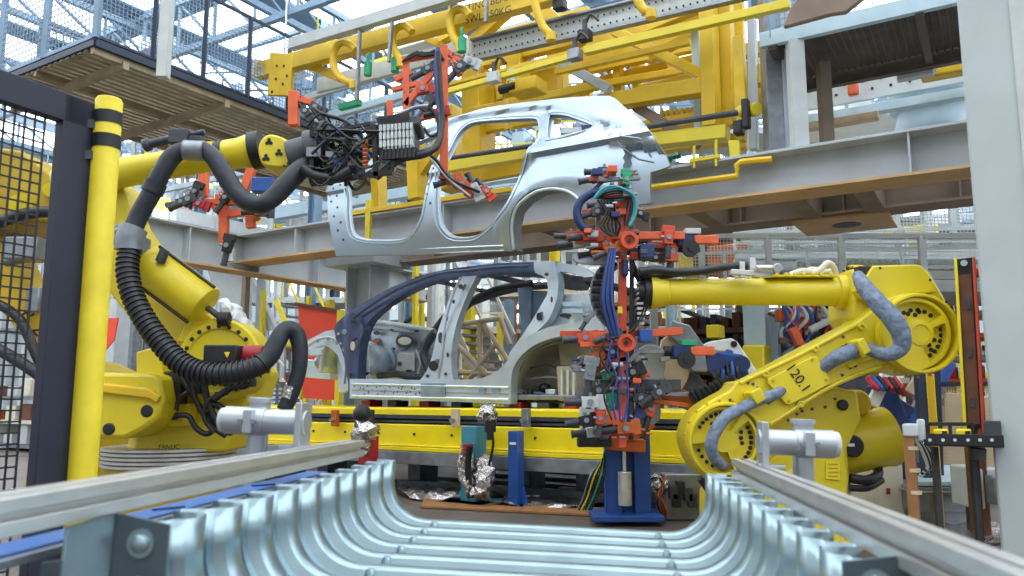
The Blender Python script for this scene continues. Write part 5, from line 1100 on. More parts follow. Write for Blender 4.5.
for (x, y, s_, m_, a_) in ((604, 172, 1., 'black', 0), (598, 178, 1, 'darksteel', .2), (626, 180, .9, 'green', 1.5), (622, 190, .8, 'teal', 1.4), (605, 204, .9, 'green', .1), (597, 212, .9, 'darksteel', .3), (640, 214, .8, 'black', -.4), (590, 236, 1.1, 'orangered', .1), (580, 243, 1.1, 'greywhite', .1), (604, 244, 1.1, 'orangered', -.2), (596, 252, .9, 'black', .2), (612, 250, 1, 'copper', .4), (572, 236, .9, 'orangered', 0),
                           (640, 240, .9, 'darksteel', .2), (668, 238, 1., 'orangered', 1.5), (672, 252, 1.1, 'orange', 1.4), (655, 258, .8, 'black', 0), (585, 338, 1.1, 'orangered', .1), (600, 348, 1.1, 'greywhite', -.6), (592, 358, 1.1, 'copper', .5), (606, 362, 1., 'darksteel', .2), (612, 352, .9, 'bluedark', 1.2), (640, 362, 1., 'greywhite', 1.5), (632, 372, 1.1, 'black', .4), (590, 372, 1.2, 'steel', 1.4),
                           (612, 336, .9, 'darksteel', .3), (608, 376, 1, 'green', 0), (598, 390, 1.1, 'darksteel', .4), (618, 386, 1., 'copper', .3), (640, 398, 1.1, 'darksteel', -.2), (650, 408, 1.2, 'orangered', 1.3), (612, 405, 1., 'green', 1.5), (590, 402, 1.2, 'greywhite', 0), (605, 420, 1.1, 'orange', .2), (594, 432, 1.1, 'greywhite', .1), (586, 420, 1., 'black', .2), (625, 428, 1.2, 'copper', .1), (635, 420, 1., 'bluedark', .9), (600, 418, .9, 'orangered', 1.5), (658, 392, 1.1, 'darksteel', .6), (588, 318, .7, 'steel', 1.)):
    clampunit(wt, x, y, YT - .08 + (hash((x, y)) % 5) * .04, s_ * .8, m_, a_)
random.seed(11)
for i in range(90):
    x, y = random.choice([(random.uniform(578, 650), random.uniform(228, 262)), (random.uniform(575, 650), random.uniform(332, 390)), (random.uniform(585, 655), random.uniform(385, 440)), (random.uniform(592, 636), random.uniform(172, 220))])
    q = P(x, y, YT + random.uniform(-.14, .12)); s_ = random.uniform(.008, .026); b = MB()
    if i % 2: b.box(q, X * s_ * 1.3, Yv * s_, Z * s_ * .8)
    else: b.cyl(q - X * s_ * 1.6, q + X * s_ * 1.6, s_ * .6, n=10)
    b.build('fitting', random.choice(['darksteel', 'black', 'steel', 'orangered', 'greywhite', 'orange', 'copper', 'steel', 'bluedark']), wt, .003)
for i in range(8):
    hose(wt, [(610 + i * .8, 248), (604 + i * 1.2, 275), (601 + i * 1.6, 300), (606 + i * 1.5, 322), (612 + i, 336)], 1.3, 'bluecable' if i % 3 else 'cable', 'cable', YT - .12 - .01 * i, 6)
for i in range(14):
    hose(wt, [(634, 262 + i), (642 + (i % 5) * 1.5, 285 + i), (646 - (i % 4) * 3, 310), (636 - i % 3, 326), (628, 334)], random.choice([.9, 1.2]), 'cable', 'cable', YT - .1 + .012 * i, 6)
b = MB()
for i in range(9): c = P(640, 284 + i * 5, YT - .05); b.box(c, X * .022, Yv * .04, Z * .007)
b.build('terminal_strip', 'greywhite', wt); MB().box(P(646, 292, YT + .0), X * .035, Yv * .08, Z * .1).build('tool_changer', 'black', wt, .01)
hose(wt, [(592, 232), (582, 226), (577, 214), (580, 202), (590, 194), (600, 192)], 4.5, 'bluedark', 'hose_sleeve', YT - .1)
for i, m_ in enumerate(('tealcable', 'tealcable', 'cable', 'cable', 'redcable', 'cable', 'tealcable')):
    hose(wt, [(594 + i, 198), (604 + i * 2, 188 + i * 2), (618 + i * 2, 187 + i * 2), (634 - i, 196 + i), (636 - i * 2, 212), (630 - i, 226)], 1.4, m_, 'cable', YT - .14 + .02 * i, 6)
for i in range(6): hose(wt, [(598 + i * 3, 200), (606 + i * 2, 212 + i), (600 + i * 4, 226), (612 + i, 236)], 1.2, 'cable', 'cable', YT - .16 + .02 * i, 6)
for i in range(4): hose(wt, [(605 + i * 7, 340), (600 + i * 9, 356 + i), (612 + i * 5, 380 - i), (604 + i * 8, 396), (612 + i * 4, 420)], 1.1, random.choice(['cable', 'cable', 'bluecable', 'redcable']), 'cable', YT - .16 + .02 * i, 6)
# curved grey spring pack plate behind the tool
b = MB(); pts = arc(632, 293, 42, 118, 236, 12) + arc(632, 293, 28, 236, 118, 12); b.prism([P(x, y, YT + .25) for x, y in pts], Yv * .04); b.build('arc_plate', 'steel', wt, .003)
b = MB()
for i in range(9): q = P(*arc(632, 293, 35, 128, 226, 9)[i], YT + .25); b.box(q - Yv * .03, X * .04, Yv * .03, Z * .012)
b.build('arc_block', 'black', wt)
for k_, (pts_, m_, dy) in enumerate(((((640, 348), (662, 348), (664, 376), (644, 378)), 'greywhite', .16), (((662, 340), (684, 342), (690, 372), (676, 396), (660, 398)), 'tan', .35), (((600, 372), (622, 370), (624, 392), (604, 394)), 'silver', .12), (((575, 362), (590, 358), (594, 398), (580, 402)), 'housegrey', .2), (((636, 396), (656, 392), (660, 420), (640, 424)), 'steel', .2), (((578, 252), (606, 256), (604, 264), (576, 262)), 'silver', .1), (((646, 378), (690, 392), (700, 404), (690, 408), (650, 392)), 'copper', .25), (((676, 372), (700, 376), (704, 396), (684, 400)), 'darksteel', .4))):
    casting(wt, 'mounting_plate', pts_, m_, YT + dy, .05, 3, bev=.004)
for i in range(7): hose(wt, [(650 + i, 404), (668, 398 + i), (684, 402 + i), (700 + i, 416)], 1., 'paleblue' if i % 2 else 'tealcable', 'cable', YT + .3, 6)
# two reach-out clamps on the far side
for (y0, lab) in ((241, 'upper'), (352, 'lower')):
    x0 = 672 if y0 == 241 else 668
    MB().box(P(x0 + 14, y0, YT + .05), X * .07, Yv * .06, Z * .045).build('blue_cylinder', 'bluedark', wt, .01); MB().cyl(P(x0 - 4, y0 - 1, YT + .05), P(x0 + 10, y0 - 1, YT + .05), .035, n=14).build('piston', 'black', wt)
    MB().bar(P(x0 + 22, y0 - 1, YT), P(x0 + 46, y0 - 1, YT), .05, .055).build('orange_arm', 'orange', wt, .005); c = P(x0 + 18, y0 + 8, YT - .02); MB().lathe(c, -Yv, [(0, .055), (.03, .055), (.03, .02), (.04, .02)], 20).build('swivel', 'black', wt)
    MB().box(P(x0 + 20, y0 - 9, YT + .02), X * .05, Yv * .04, Z * .018).build('switch_box', 'green' if y0 > 300 else 'greywhite', wt, .004)
wb((628, 362), (640, 350), .03, 'steel'); wb((660, 360), (670, 358), .03, 'steel', .05); wb((648, 244), (672, 246), .03, 'orange')
MB().prism([P(x, y, YT + .3) for x, y in ((672, 320), (690, 325), (704, 345), (708, 372), (692, 372), (680, 345), (668, 335))], Yv * .05).build('grey_shield', 'steel', wt, .01)
# blue stand below the tool
bs = thing('tool_stand', 'tall blue docking stand with silver cylinder below the clamping tool', 'stand', V((P(627, 500, 5.9).x, 5.9, 0)))
YS = 5.9
gz = P(627, 515, YS).z
MB().bar(V((P(612, 430, YS).x, YS, 0)), P(612, 432, YS), .1, .12, X).bar(V((P(641, 430, YS).x, YS, 0)), P(641, 430, YS), .06, .12, X).prism([P(608, 448, YS + .02), P(644, 448, YS + .02), P(642, 440, YS + .02), P(610, 440, YS + .02)], Yv * .1).box(V((P(627, 500, YS).x, YS + .08, .5)), X * .13, Yv * .02, Z * .5).build('frame', 'blue', bs, .005)
MB().box(V((P(625, 500, YS).x, YS, max(gz, .03))), X * .25, Yv * .2, Z * .02).build('base_plate', 'blue', bs, .004)
c = P(625, 500, YS - .12); MB().cyl(V((c.x, c.y, P(0, 503, YS).z)), V((c.x, c.y, P(0, 470, YS).z)), .05, n=20).cyl(V((c.x, c.y, P(0, 470, YS).z)), V((c.x, c.y, P(0, 445, YS).z)), .014, n=10).build('cylinder', 'alu', bs, .003)
MB().bar(P(607, 443, YS - .1), P(645, 446, YS - .1), .08, .1).box(P(626, 437, YS - .1), X * .07, Yv * .06, Z * .03).build('saddle', 'copper', bs, .01)
clampunit(bs, 640, 428, YS - .1, 1., 'orangered', .5); clampunit(bs, 634, 437, YS - .1, .9, 'copper', .9)
MB().box(P(594, 424, YS - .1), X * .1, Yv * .06, Z * .12).build('valve_box', 'greywhite', bs, .005); MB().box(P(594, 441, YS - .1), X * .12, Yv * .07, Z * .04).build('valve_base', 'black', bs, .004)
for i in range(8):
    x = 603 - i * 2; MB().tube([P(604, 452 + i, YS - .05), P(x + 2, 474, YS - .1 - .01 * i), P(x - 6, 498, YS - .12), P(x - 12, 510, YS - .1)], .006, 6, 5).build('cable', ['cable', 'cable', 'green', 'cable', 'cable', 'labelyellow', 'cable', 'steel'][i], bs)
# ============================================================== mid ground around the line
def vpost(x, y0, y1, a, w, m, name, label, cat='post', dep=None, floor=False, grp=None, bev=.004):
    p, q = PA(x, y0, a), PA(x, y1, a); q = V((p.x, p.y, 0 if floor else q.z))
    return tag(MB().bar(p, q, w, dep or w, HR).build(name, m, None, bev), label, cat, grp)
# blue, teal and red floor posts in front of the conveyor
def floorpost(x, y0, a, w, m, lab):
    p = PA(x, y0, a); rt = thing('floor_post', lab, 'post', V((p.x, p.y, 0)), 'posts in front of the conveyor')
    MB().bar(p, V((p.x, p.y, 0)), w, w, HR).build('shaft', m, rt, .006); MB().box(V((p.x, p.y, .012)), HR * w * 1.4, HA * w * 1.4, Z * .012).build('base_plate', m, rt, .003)
    b = MB()
    for s in (-1, 1): c = V((p.x, p.y, 0)); b.prism([c + HR * s * w * .5 + Z * .02, c + HR * s * w * 1.1 + Z * .02, c + HR * s * w * .5 + Z * .22], HA * .02)
    b.build('gusset', m, rt); return rt, p
rt, p = floorpost(516, 431, 5.75, .1, 'blue', 'slim dark blue floor post standing alone before the conveyor')
MB().box(p - Z * .1 - HA * .052, HR * .03, HA * .002, Z * .01).build('sticker', 'white', rt)
rt, p = floorpost(474, 426, 5.75, .16, 'teal', 'teal floor post wrapped in crumpled foil')
def foil(par, pts, r, name='foil_wrap'):
    random.seed(len(pts) * 7 + int(pts[0][0])); b = MB(); P_ = [PA(x, y, a) for x, y, a in pts]; b.tube(P_, r, 9, 5)
    b.v = [v + V((random.uniform(-1, 1), random.uniform(-1, 1), random.uniform(-1, 1))) * .028 for v in b.v]; return b.build(name, 'foil', par, ang=20)
foil(rt, [(466, 446, 5.6), (465, 462, 5.6), (468, 478, 5.55), (472, 494, 5.5)], [.04, .06, .06, .04]); foil(rt, [(482, 456, 5.65), (484, 474, 5.6), (482, 496, 5.5)], [.05, .09, .07])
foil(rt, [(482, 414, 5.6), (488, 413, 5.6), (492, 420, 5.6)], [.06, .07, .05]); MB().cyl(PA(490, 420, 5.6), PA(490, 432, 5.6), .05, n=12).cyl(PA(490, 432, 5.6), PA(490, 440, 5.6), .03, n=12).build('sensor_head', 'black', rt)
MB().tube([PA(492, 430, 5.6), PA(493, 446, 5.6), PA(488, 470, 5.6), PA(484, 498, 5.5)], .012, 6).tube([PA(470, 446, 5.5), PA(468, 470, 5.5), PA(471, 498, 5.5)], .03, 6).build('cable', 'cable', rt)
MB().cyl(PA(468, 444, 5.55), PA(468, 452, 5.55), .045, n=12).build('red_cap', 'red', rt)
rt, p = floorpost(369, 436, 5.6, .13, 'red', 'dark red floor post with foil wrapped head at the rail end')
foil(rt, [(360, 420, 5.55), (362, 436, 5.5), (360, 452, 5.5)], [.05, .09, .06]); foil(rt, [(366, 432, 5.5), (374, 434, 5.5)], [.08, .06]); MB().ball(PA(362, 414, 5.55), .09, 10).build('sensor_head', 'black', rt)
# floor foil, plates, pipes under the conveyor
def flat(pts, m, name, label, cat, th=.02, z=.004, wob=0, sub=3):
    c = [PZ(x, y, z) for x, y in pts]; b = MB()
    if wob:
        o = V((c[0].x, c[0].y)); l = [V((q.x, q.y)) - o for q in c]; l = smooth_loop(l, sub); random.seed(5)
        hh = {}
        def dd(p): k = (round(p.x, 3), round(p.y, 3)); hh.setdefault(k, random.uniform(0, wob)); return -hh[k]
        sheet(b, l, [], V((o.x, o.y, z)), V((1, 0, 0)), V((0, 1, 0)), V((0, 0, 1)), lambda p: -hh.setdefault((round(p.x, 3), round(p.y, 3)), random.uniform(0, wob)), -.003, .09)
        b.v = [V((v.x, v.y, max(v.z, z + .001))) for v in b.v]
    else: b.prism([V((q.x, q.y, z)) for q in c], Z * th)
    return tag(b.build(name, m, None, 0 if wob else .003, ang=15 if wob else 35), label, cat)
flat([(398, 492), (420, 487), (460, 488), (500, 492), (494, 500), (450, 502), (410, 500)], 'foil', 'floor_foil', 'crumpled foil lying on the floor before the teal post', 'foil', wob=.07)
flat([(505, 500), (560, 500), (600, 503), (590, 510), (540, 510), (508, 507)], 'foil', 'floor_foil', 'crumpled foil lying beside the slim dark blue post', 'foil', wob=.05)
flat([(900, 528), (960, 522), (1010, 530), (1000, 545), (920, 548)], 'foil', 'floor_foil', 'thin crumpled sheet on the floor by the concrete column', 'foil', wob=.03)
flat([(430, 470), (600, 482), (590, 492), (420, 480)], 'plate', 'floor_plate', 'grey-blue steel plate on the floor along the conveyor feet', 'plate', .05)
flat([(425, 500), (640, 512), (640, 519), (420, 508)], 'wood', 'floor_board', 'brown strip of board on the floor at the end of the ribbed panels', 'board', .02)
flat([(495, 468), (640, 478), (640, 484), (495, 474)], 'darksteel', 'floor_channel', 'dark steel channel on the floor under the conveyor', 'channel', .1)
for i, (x0, y0, x1, y1, m) in enumerate(((400, 484, 640, 500, 'plate'), (470, 476, 650, 488, 'darksteel'), (560, 492, 650, 498, 'steel'))):
    p, q = PZ(x0, y0, .05), PZ(x1, y1, .05); tag(MB().bar(p, q, .08, .09).build('floor_duct', m, None, .005), '%s low duct on the floor before the conveyor, %s' % (['grey-blue', 'dark', 'pale'][i], ['longest, beside the foil', 'under the conveyor edge', 'short, next to the docking stand']
[i]), 'duct')
p = PZ(578, 478, 0); tag(MB().lathe(V((p.x, p.y + .5, 0)), Z, [(0, .3), (.32, .3), (.34, .28), (.34, .001)], 26).build('round_drum', 'cream', None), 'low cream round drum under the conveyor beside the docking stand', 'drum')
rt = thing('electrical_cabinet', 'grey steel box with dark connectors between blue stand and robot 120.1', 'cabinet', V((P(682, 500, 6.).x, 6., 0)))
MB().wbox(P(664, 470, 6.).x, P(702, 470, 6.).x, 6.0, 6.4, 0, P(680, 474, 6.).z).build('body', 'steel', rt, .01)
for i, (x, y) in enumerate(((673, 492), (680, 488), (688, 494), (676, 500), (692, 500))): MB().box(P(x, y, 5.97), X * .03, Yv * .04, Z * .05).build('connector', 'black' if i % 2 else 'darksteel', rt, .004)
for i in range(6): MB().tube([P(660 + i, 478, 5.9), P(664 - i, 490 + i, 5.85), P(658 + i, 502, 5.85), P(662 + i, 514, 5.9)], .012, 6).build('cable', 'copper' if i % 2 else 'cable', rt)
foil(rt, [(652, 478, 5.7), (658, 484, 5.7), (654, 490, 5.7)], [.05, .08, .05])
# yellow rack structure at far end of conveyor with red curtain
o = MB().prism([PA(298, 305, 8.2), PA(337, 311, 8.2), PA(334, 400, 8.2), PA(303, 398, 8.2)], HA * .02).build('curtain_panel', 'redcloth', None); tag(o, 'bright red welding curtain panel behind the front of the car shell', 'curtain')
MB().bar(PA(296, 304, 8.18), PA(339, 311, 8.18), .06, .05).build('top_bar', 'brown', o)
o = MB().prism([PA(104, 318, 8.2), PA(118, 318, 8.2), PA(114, 340, 8.2), PA(104, 352, 8.2)], HA * .02).build('curtain_panel', 'redcloth', None); tag(o, 'small red curtain piece beside the yellow guard post', 'curtain')
for i, (x, y0, y1, a, w, m) in enumerate(((263, 290, 405, 9, .09, 'guardyellow'), (330, 300, 400, 8.4, .1, 'convyellow'), (341, 310, 402, 8.0, .08, 'convyellow'), (309, 296, 312, 8.6, .06, 'convyellow'), (416, 262, 330, 9.4, .07, 'convyellow'), (362, 250, 320, 9.2, .06, 'convyellow'), (470, 300, 400, 9.2, .13, 'convyellow'), (478, 320, 400, 9.8, .08, 'guardyellow'), (422, 300, 400, 10.5, .08, 'convyellow'), (352, 345, 402, 7.7, .09, 'convyellow'), (500, 315, 400, 11, .08, 'guardyellow'), (770, 320, 400, 9, .07, 'convyellow'))):
    vpost(x, y0, y1, a, w, m, 'yellow_post', ['pale yellow post under the far platform near the hose loop', 'yellow post touching the red curtain', 'yellow post between the red curtain and the car front', 'short yellow post top above the red curtain', 'thin yellow post right behind the front door opening, near the grey column', 'thin yellow post on the grey column', 'thick yellow post in the rear door opening of the shell', 'second yellow post in the rear door opening, slimmer', 'yellow post behind the front bulkhead', 'short yellow post at the front wheel house', 'slim yellow post behind the middle of the rear opening', 'slim yellow post behind the arm of robot 120.1'][i], floor=True)
for i, (x, y0, a, w, m) in enumerate(((262, 262, 9.0, .1, 'beam'), (247, 262, 8.8, .1, 'beambrown'), (276, 262, 12, .06, 'greywhite'), (432, 262, 10, .1, 'greywhite'), (448, 262, 10.6, .06, 'steel'), (509, 300, 10, .12, 'bluegrey'), (402, 262, 10.2, .07, 'paleblue'), (460, 300, 11, .07, 'cream'), (756, 305, 8.2, .22, 'paleblue'), (772, 312, 8.4, .12, 'paleblue'), (486, 290, 12, .1, 'white'), (640, 260, 12, .1, 'greywhite'), (120, 300, 9, .3, 'greywhite'), (136, 320, 9.5, .2, 'steel'))):
    vpost(x, y0, 400, a, w, m, 'steel_post', ['grey', 'brown', 'thin white', 'white', 'thin steel', 'blue-grey', 'pale blue', 'cream', 'broad pale blue', 'slim pale blue', 'white', 'whitish', 'broad grey-white', 'steel'][i] + ' floor post ' + ['under the sloped white cover', 'behind the balance cylinder end', 'behind the stair near the hose loop', 'behind the front door opening', 'behind the roof rail', 'behind the rear door opening', 'beside the grey beam column', 'near the thick yellow post', 'below the yellow forearm', 'next to the broad pale blue post', 'far behind the B pillar', 'far behind the welding tool', 'beside the yellow guard post', 'between guard post and yellow turret'][i], floor=True)
# sloped white machine cover and small deck behind the left robot
rt = thing('machine_cover', 'white folded sheet cover on posts below the beam corner', 'cover', PA(240, 255, 8.2))
MB().prism([PA(166, 235, 8.6), PA(196, 236, 8.6), PA(214, 240, 8.6), PA(236, 256, 8.6), (PA(262, 258, 8.6)), PA(322, 258, 8.6), PA(322, 264, 8.6), PA(240, 264, 8.6), PA(226, 258, 8.6), PA(208, 246, 8.6), PA(166, 242, 8.6)], HA * .5).build('sheet', 'greywhite', rt, .01)
MB().prism([PA(185, 240, 9.2), PA(212, 244, 9.2), PA(236, 262, 9.2), PA(205, 268, 9.2)], HA * .05).build('side_sheet', 'tan', rt, .01)
MB().prism([PA(206, 268, 9.3), PA(250, 268, 9.3), PA(250, 330, 9.3), PA(228, 330, 9.3)], HA * .05).prism([PA(240, 270, 9.1), PA(248, 270, 9.1), PA(276, 330, 9.1), PA(266, 330, 9.1)], HA * .1).build('chute', 'greywhite', rt, .01)
foil(None, [(222, 300, 8.0), (236, 312, 8.0), (246, 326, 8.0), (254, 336, 8.0)], [.04, .09, .1, .05]); o = COL.objects[-1]; o.name = 'plastic_sheet'; o.data.materials[0] = M('white'); tag(o, 'white draped plastic sheet behind the yellow balance cylinder', 'sheet')
# far stairs and decks (white / yellow) behind the hose loop
def deck(x0, x1, y, a, lab, m='greywhite', rail_m='guardyellow', dep=1.5, rh=1.0):
    p, q = PA(x0, y, a), PA(x1, y, a); rt = thing('far_deck', lab, 'platform', (p + q) / 2, 'railed decks behind the line')
    MB().bar(p + HA * dep / 2, q + HA * dep / 2, dep, .12).build('deck_plate', m, rt, .004)
    n = max(2, int((q - p).length / .9)); u = (q - p) / n
    for i in range(n + 1): MB().bar(p + u * i, p + u * i + Z * rh, .035).build('rail_post', rail_m, rt)
    for h in (.5, 1.): MB().bar(p + Z * rh * h, q + Z * rh * h, .035).build('handrail', rail_m, rt)
    for i in range(0, n + 1, 2): c = p + u * i + HA * .1; MB().bar(c - Z * .06, V((c.x, c.y, 0)), .09).build('leg', 'greywhite', rt)
    return rt
deck(225, 345, 300, 12, 'white railed deck behind the hose loop and red curtain', rh=.9)
deck(262, 350, 275, 15, 'higher white railed deck far behind the beam corner', 'paleblue', 'white')
deck(385, 640, 292, 14, 'long pale deck with white rails seen through the shell windows', 'tan', 'white', rh=.9)
deck(440, 680, 330, 11.5, 'low pale deck with cream rails inside the rear door opening', 'cream', 'cream', rh=.6)
deck(640, 780, 322, 12, 'brown deck with white rails below the yellow forearm', 'wood', 'white', rh=.4)
deck(-20, 120, 330, 10, 'grey deck seen through the wire fence door', 'steel', 'greywhite')
def stair(x0, y0, x1, y1, a, m, lab, w=.7):
    p, q = PA(x0, y0, a), PA(x1, y1, a); rt = thing('steel_stair', lab, 'stair', q)
    for d in (0, w): MB().bar(p + HA * d, q + HA * d, .04, .12).build('stringer', m, rt); MB().bar(p + HA * d + Z * .9, q + HA * d + Z * .9, .035).build('handrail', m, rt)
    n = 9
    for i in range(n): c = p + (q - p) * ((i + .5) / n); MB().bar(c, c + HA * w, .2, .03).build('tread', 'steel', rt)
stair(276, 300, 318, 400, 11, 'guardyellow', 'yellow stair descending behind the smooth hose loop'); stair(452, 322, 486, 400, 8.6, 'cream', 'cream braced stair inside the rear door opening'); stair(250, 380, 282, 420, 9.5, 'cream', 'low pale stair beside the yellow shoulder disc')
# tubular frame seen in the door openings
rt = thing('tube_trestle', 'cream tubular trestle standing behind the B pillar of the shell', 'trestle', V((PA(478, 400, 8.4).x, PA(478, 400, 8.4).y, 0)))
for p, q in (((457, 325), (500, 318)), ((457, 325), (457, 400)), ((480, 322), (480, 400)), ((500, 318), (510, 345)), ((457, 345), (495, 382)), ((495, 345), (457, 395)), ((457, 372), (505, 375)), ((430, 328), (457, 332)), ((484, 325), (508, 360))): MB().tube([PA(p[0], p[1], 8.4), PA(q[0], q[1], 8.4)], .035, 8, 1).build('tube', 'tan', rt)
# shelving behind
def rack(x0, x1, yt, yb, a, rows, lab, um='orange', boxes=('wood', 'tan', 'greywhite', 'brown'), dep=.8, seed=1, cnt=6):
    p, q = PA(x0, yt, a), PA(x1, yt, a); zt, zb = p.z, max(0, PA(x0, yb, a).z); r0_, r1_ = hc(p).x, hc(q).x
    rt = thing('storage_rack', lab, 'rack', H((r0_ + r1_) / 2, a, 0), 'racks behind the line'); random.seed(seed)
    for r in (r0_, r1_):
        for d in (0, dep): MB().bar(H(r, a + d, 0), H(r, a + d, zt), .07).build('upright', um, rt)
    for k in range(rows):
        z = zb + (zt - zb) * k / rows + .05; MB().hbox(r0_, r1_, a, a + dep, z, z + .06).build('shelf', um if k % 2 else 'steel', rt)
        for j in range(cnt):
            r = r0_ + (r1_ - r0_) * (j + .1) / cnt; w_ = (r1_ - r0_) / cnt * random.uniform(.5, .85); h = (zt - zb) / rows * random.uniform(.4, .8)
            bx_ = MB().hbox(r, r + w_, a + .05, a + dep - .1, z + .065, z + .065 + h).build('storage_box', random.choice(boxes), None, .01)
            tag(bx_, 'box on %s, %s shelf, %s along' % (lab.split(' behind')[0].split(' beyond')[0].split(' under')[0], ordn[k], ordn[j]), 'box', 'boxes on the ' + lab.split(' ')[0] + ' rack')
rack(686, 752, 318, 400, 9.6, 4, 'brown rack behind the grey shield of the tool', 'brown', ('brown', 'wood', 'brown', 'darksteel'), seed=2)
rack(782, 850, 318, 400, 9.2, 3, 'grey rack behind the upper link of robot 120.1', 'steel', ('steel', 'glassgrey', 'greywhite', 'bluegrey'), seed=3)
rack(515, 640, 300, 395, 11.2, 6, 'tan rack behind the rear of the shell', 'wood', ('tan', 'wood', 'greywhite', 'cream'), seed=4, cnt=7)
rack(350, 450, 330, 400, 10.6, 3, 'pale rack behind the front bulkhead', 'greywhite', ('steel', 'greywhite', 'cream'), seed=6)
rack(-10, 80, 380, 470, 7.0, 3, 'white rack behind the wire fence door', 'cream', ('brown', 'greywhite', 'copper', 'cream'), seed=8)
rack(925, 1010, 300, 410, 11, 5, 'red rack beyond the light curtain post', 'orangered', ('red', 'greywhite', 'wood', 'steel'), seed=9)
# second working robots: white arm + blue one
YB = 7.2
w2 = thing('welding_robot', 'white jointed robot arm behind the link of robot 120.1', 'robot', V((P(758, 460, YB).x, YB, 0)))
MB().prism([P(x, y, YB) for x, y in ((704, 345), (712, 341), (732, 338), (738, 342), (762, 378), (752, 386), (730, 352), (712, 351))], Yv * .18).build('arm', 'white', w2, .015); MB().cyl(P(734, 344, YB - .02), P(734, 344, YB + .02), .03, n=12).build('pivot', 'black', w2)
MB().bar(P(758, 380, YB + .1), V((P(762, 400, YB).x, YB + .1, 0)), .3, .3, X).build('base', 'white', w2, .02)
b2r = thing('welding_robot', 'small blue robot with hoses between the tool and the link', 'robot', V((P(728, 460, 6.9).x, 6.9, 0)))
for p, q, w_ in (((712, 362), (724, 378), .12), ((724, 378), (720, 396), .12), ((738, 360), (745, 384), .1), ((716, 358), (742, 362), .12), ((728, 372), (744, 394), .1), ((726, 360), (730, 350), .07)): MB().bar(P(p[0], p[1], 6.9), P(q[0], q[1], 6.9), w_, w_, Yv).build('arm', 'blue', b2r, .02)
MB().bar(P(722, 396, 6.9), V((P(724, 400, 6.9).x, 6.9, 0)), .24, .24, X).build('base', 'bluedark', b2r, .02)
for i in range(5): MB().tube([P(714 + i * 6, 362, 6.8), P(718 + i * 5, 374, 6.75), P(714 + i * 7, 388, 6.8)], .018, 6).build('cable', 'bluecable' if i % 2 else 'cable', b2r)
MB().cyl(P(716, 362, 6.75), P(716, 362, 6.9), .08, n=16).cyl(P(742, 364, 6.75), P(742, 364, 6.9), .07, n=16).build('joint_cap', 'bluedark', b2r)
rt = thing('yellow_guard_box', 'yellow guard box below the pale blue posts', 'guard', V((PA(755, 400, 7.9).x, PA(755, 400, 7.9).y, 0)))
MB().prism([PA(742, 345, 7.9), PA(764, 345, 7.9), PA(764, 400, 7.9), PA(742, 400, 7.9)], HA * .3).build('box', 'convyellow', rt, .02); MB().hbox(hc(PA(706, 328, 7.9)).x, hc(PA(719, 328, 7.9)).x, 7.9, 8.1, PA(706, 338, 7.9).z, PA(706, 325, 7.9).z).build('bracket', 'convyellow', rt, .01)
# cluster of coloured equipment behind the elbow
cl = thing('welding_cell', 'dense cell of blue and orange welding guns behind the forearm of robot 120.1', 'machine', V((P(820, 420, 8).x, 8, 0))); random.seed(21)
MB().wbox(P(772, 320, 8.2).x, P(870, 320, 8.2).x, 8.3, 8.8, 0, P(800, 330, 8.2).z).build('frame', 'darksteel', cl, .02)
for i in range(40):
    q = P(random.uniform(775, 868), random.uniform(302, 350), 8 + random.uniform(-.3, .3)); s_ = random.uniform(.03, .09); m_ = random.choice(['blue', 'orangered', 'darksteel', 'greywhite', 'bluedark', 'brown', 'orange', 'steel', 'black'])
    (MB().box(q, X * s_, Yv * s_, Z * s_ * .7) if i % 2 else MB().cyl(q, q + V((random.uniform(-1, 1), 0, random.uniform(-1, 1))).normalized() * s_ * 3, s_ * .45, n=10)).build('gun_part', m_, cl, .006)
for i in range(14):
    x = random.uniform(780, 860); MB().tube([P(x, 305, 7.8), P(x + random.uniform(-9, 9), 318, 7.75), P(x + random.uniform(-14, 14), 332, 7.8), P(x + random.uniform(-9, 9), 346, 7.8)], .02, 6).build('hose', random.choice(['bluecable', 'cable', 'orangered', 'bluecable', 'greywhite']), cl)
for p, q in (((792, 328), (800, 345)), ((800, 345), (806, 352)), ((838, 322), (846, 308)), ((842, 330), (830, 348))): MB().bar(P(p[0], p[1], 7.7), P(q[0], q[1], 7.7), .08, .08, Yv).build('orange_link', 'orange', cl, .01)

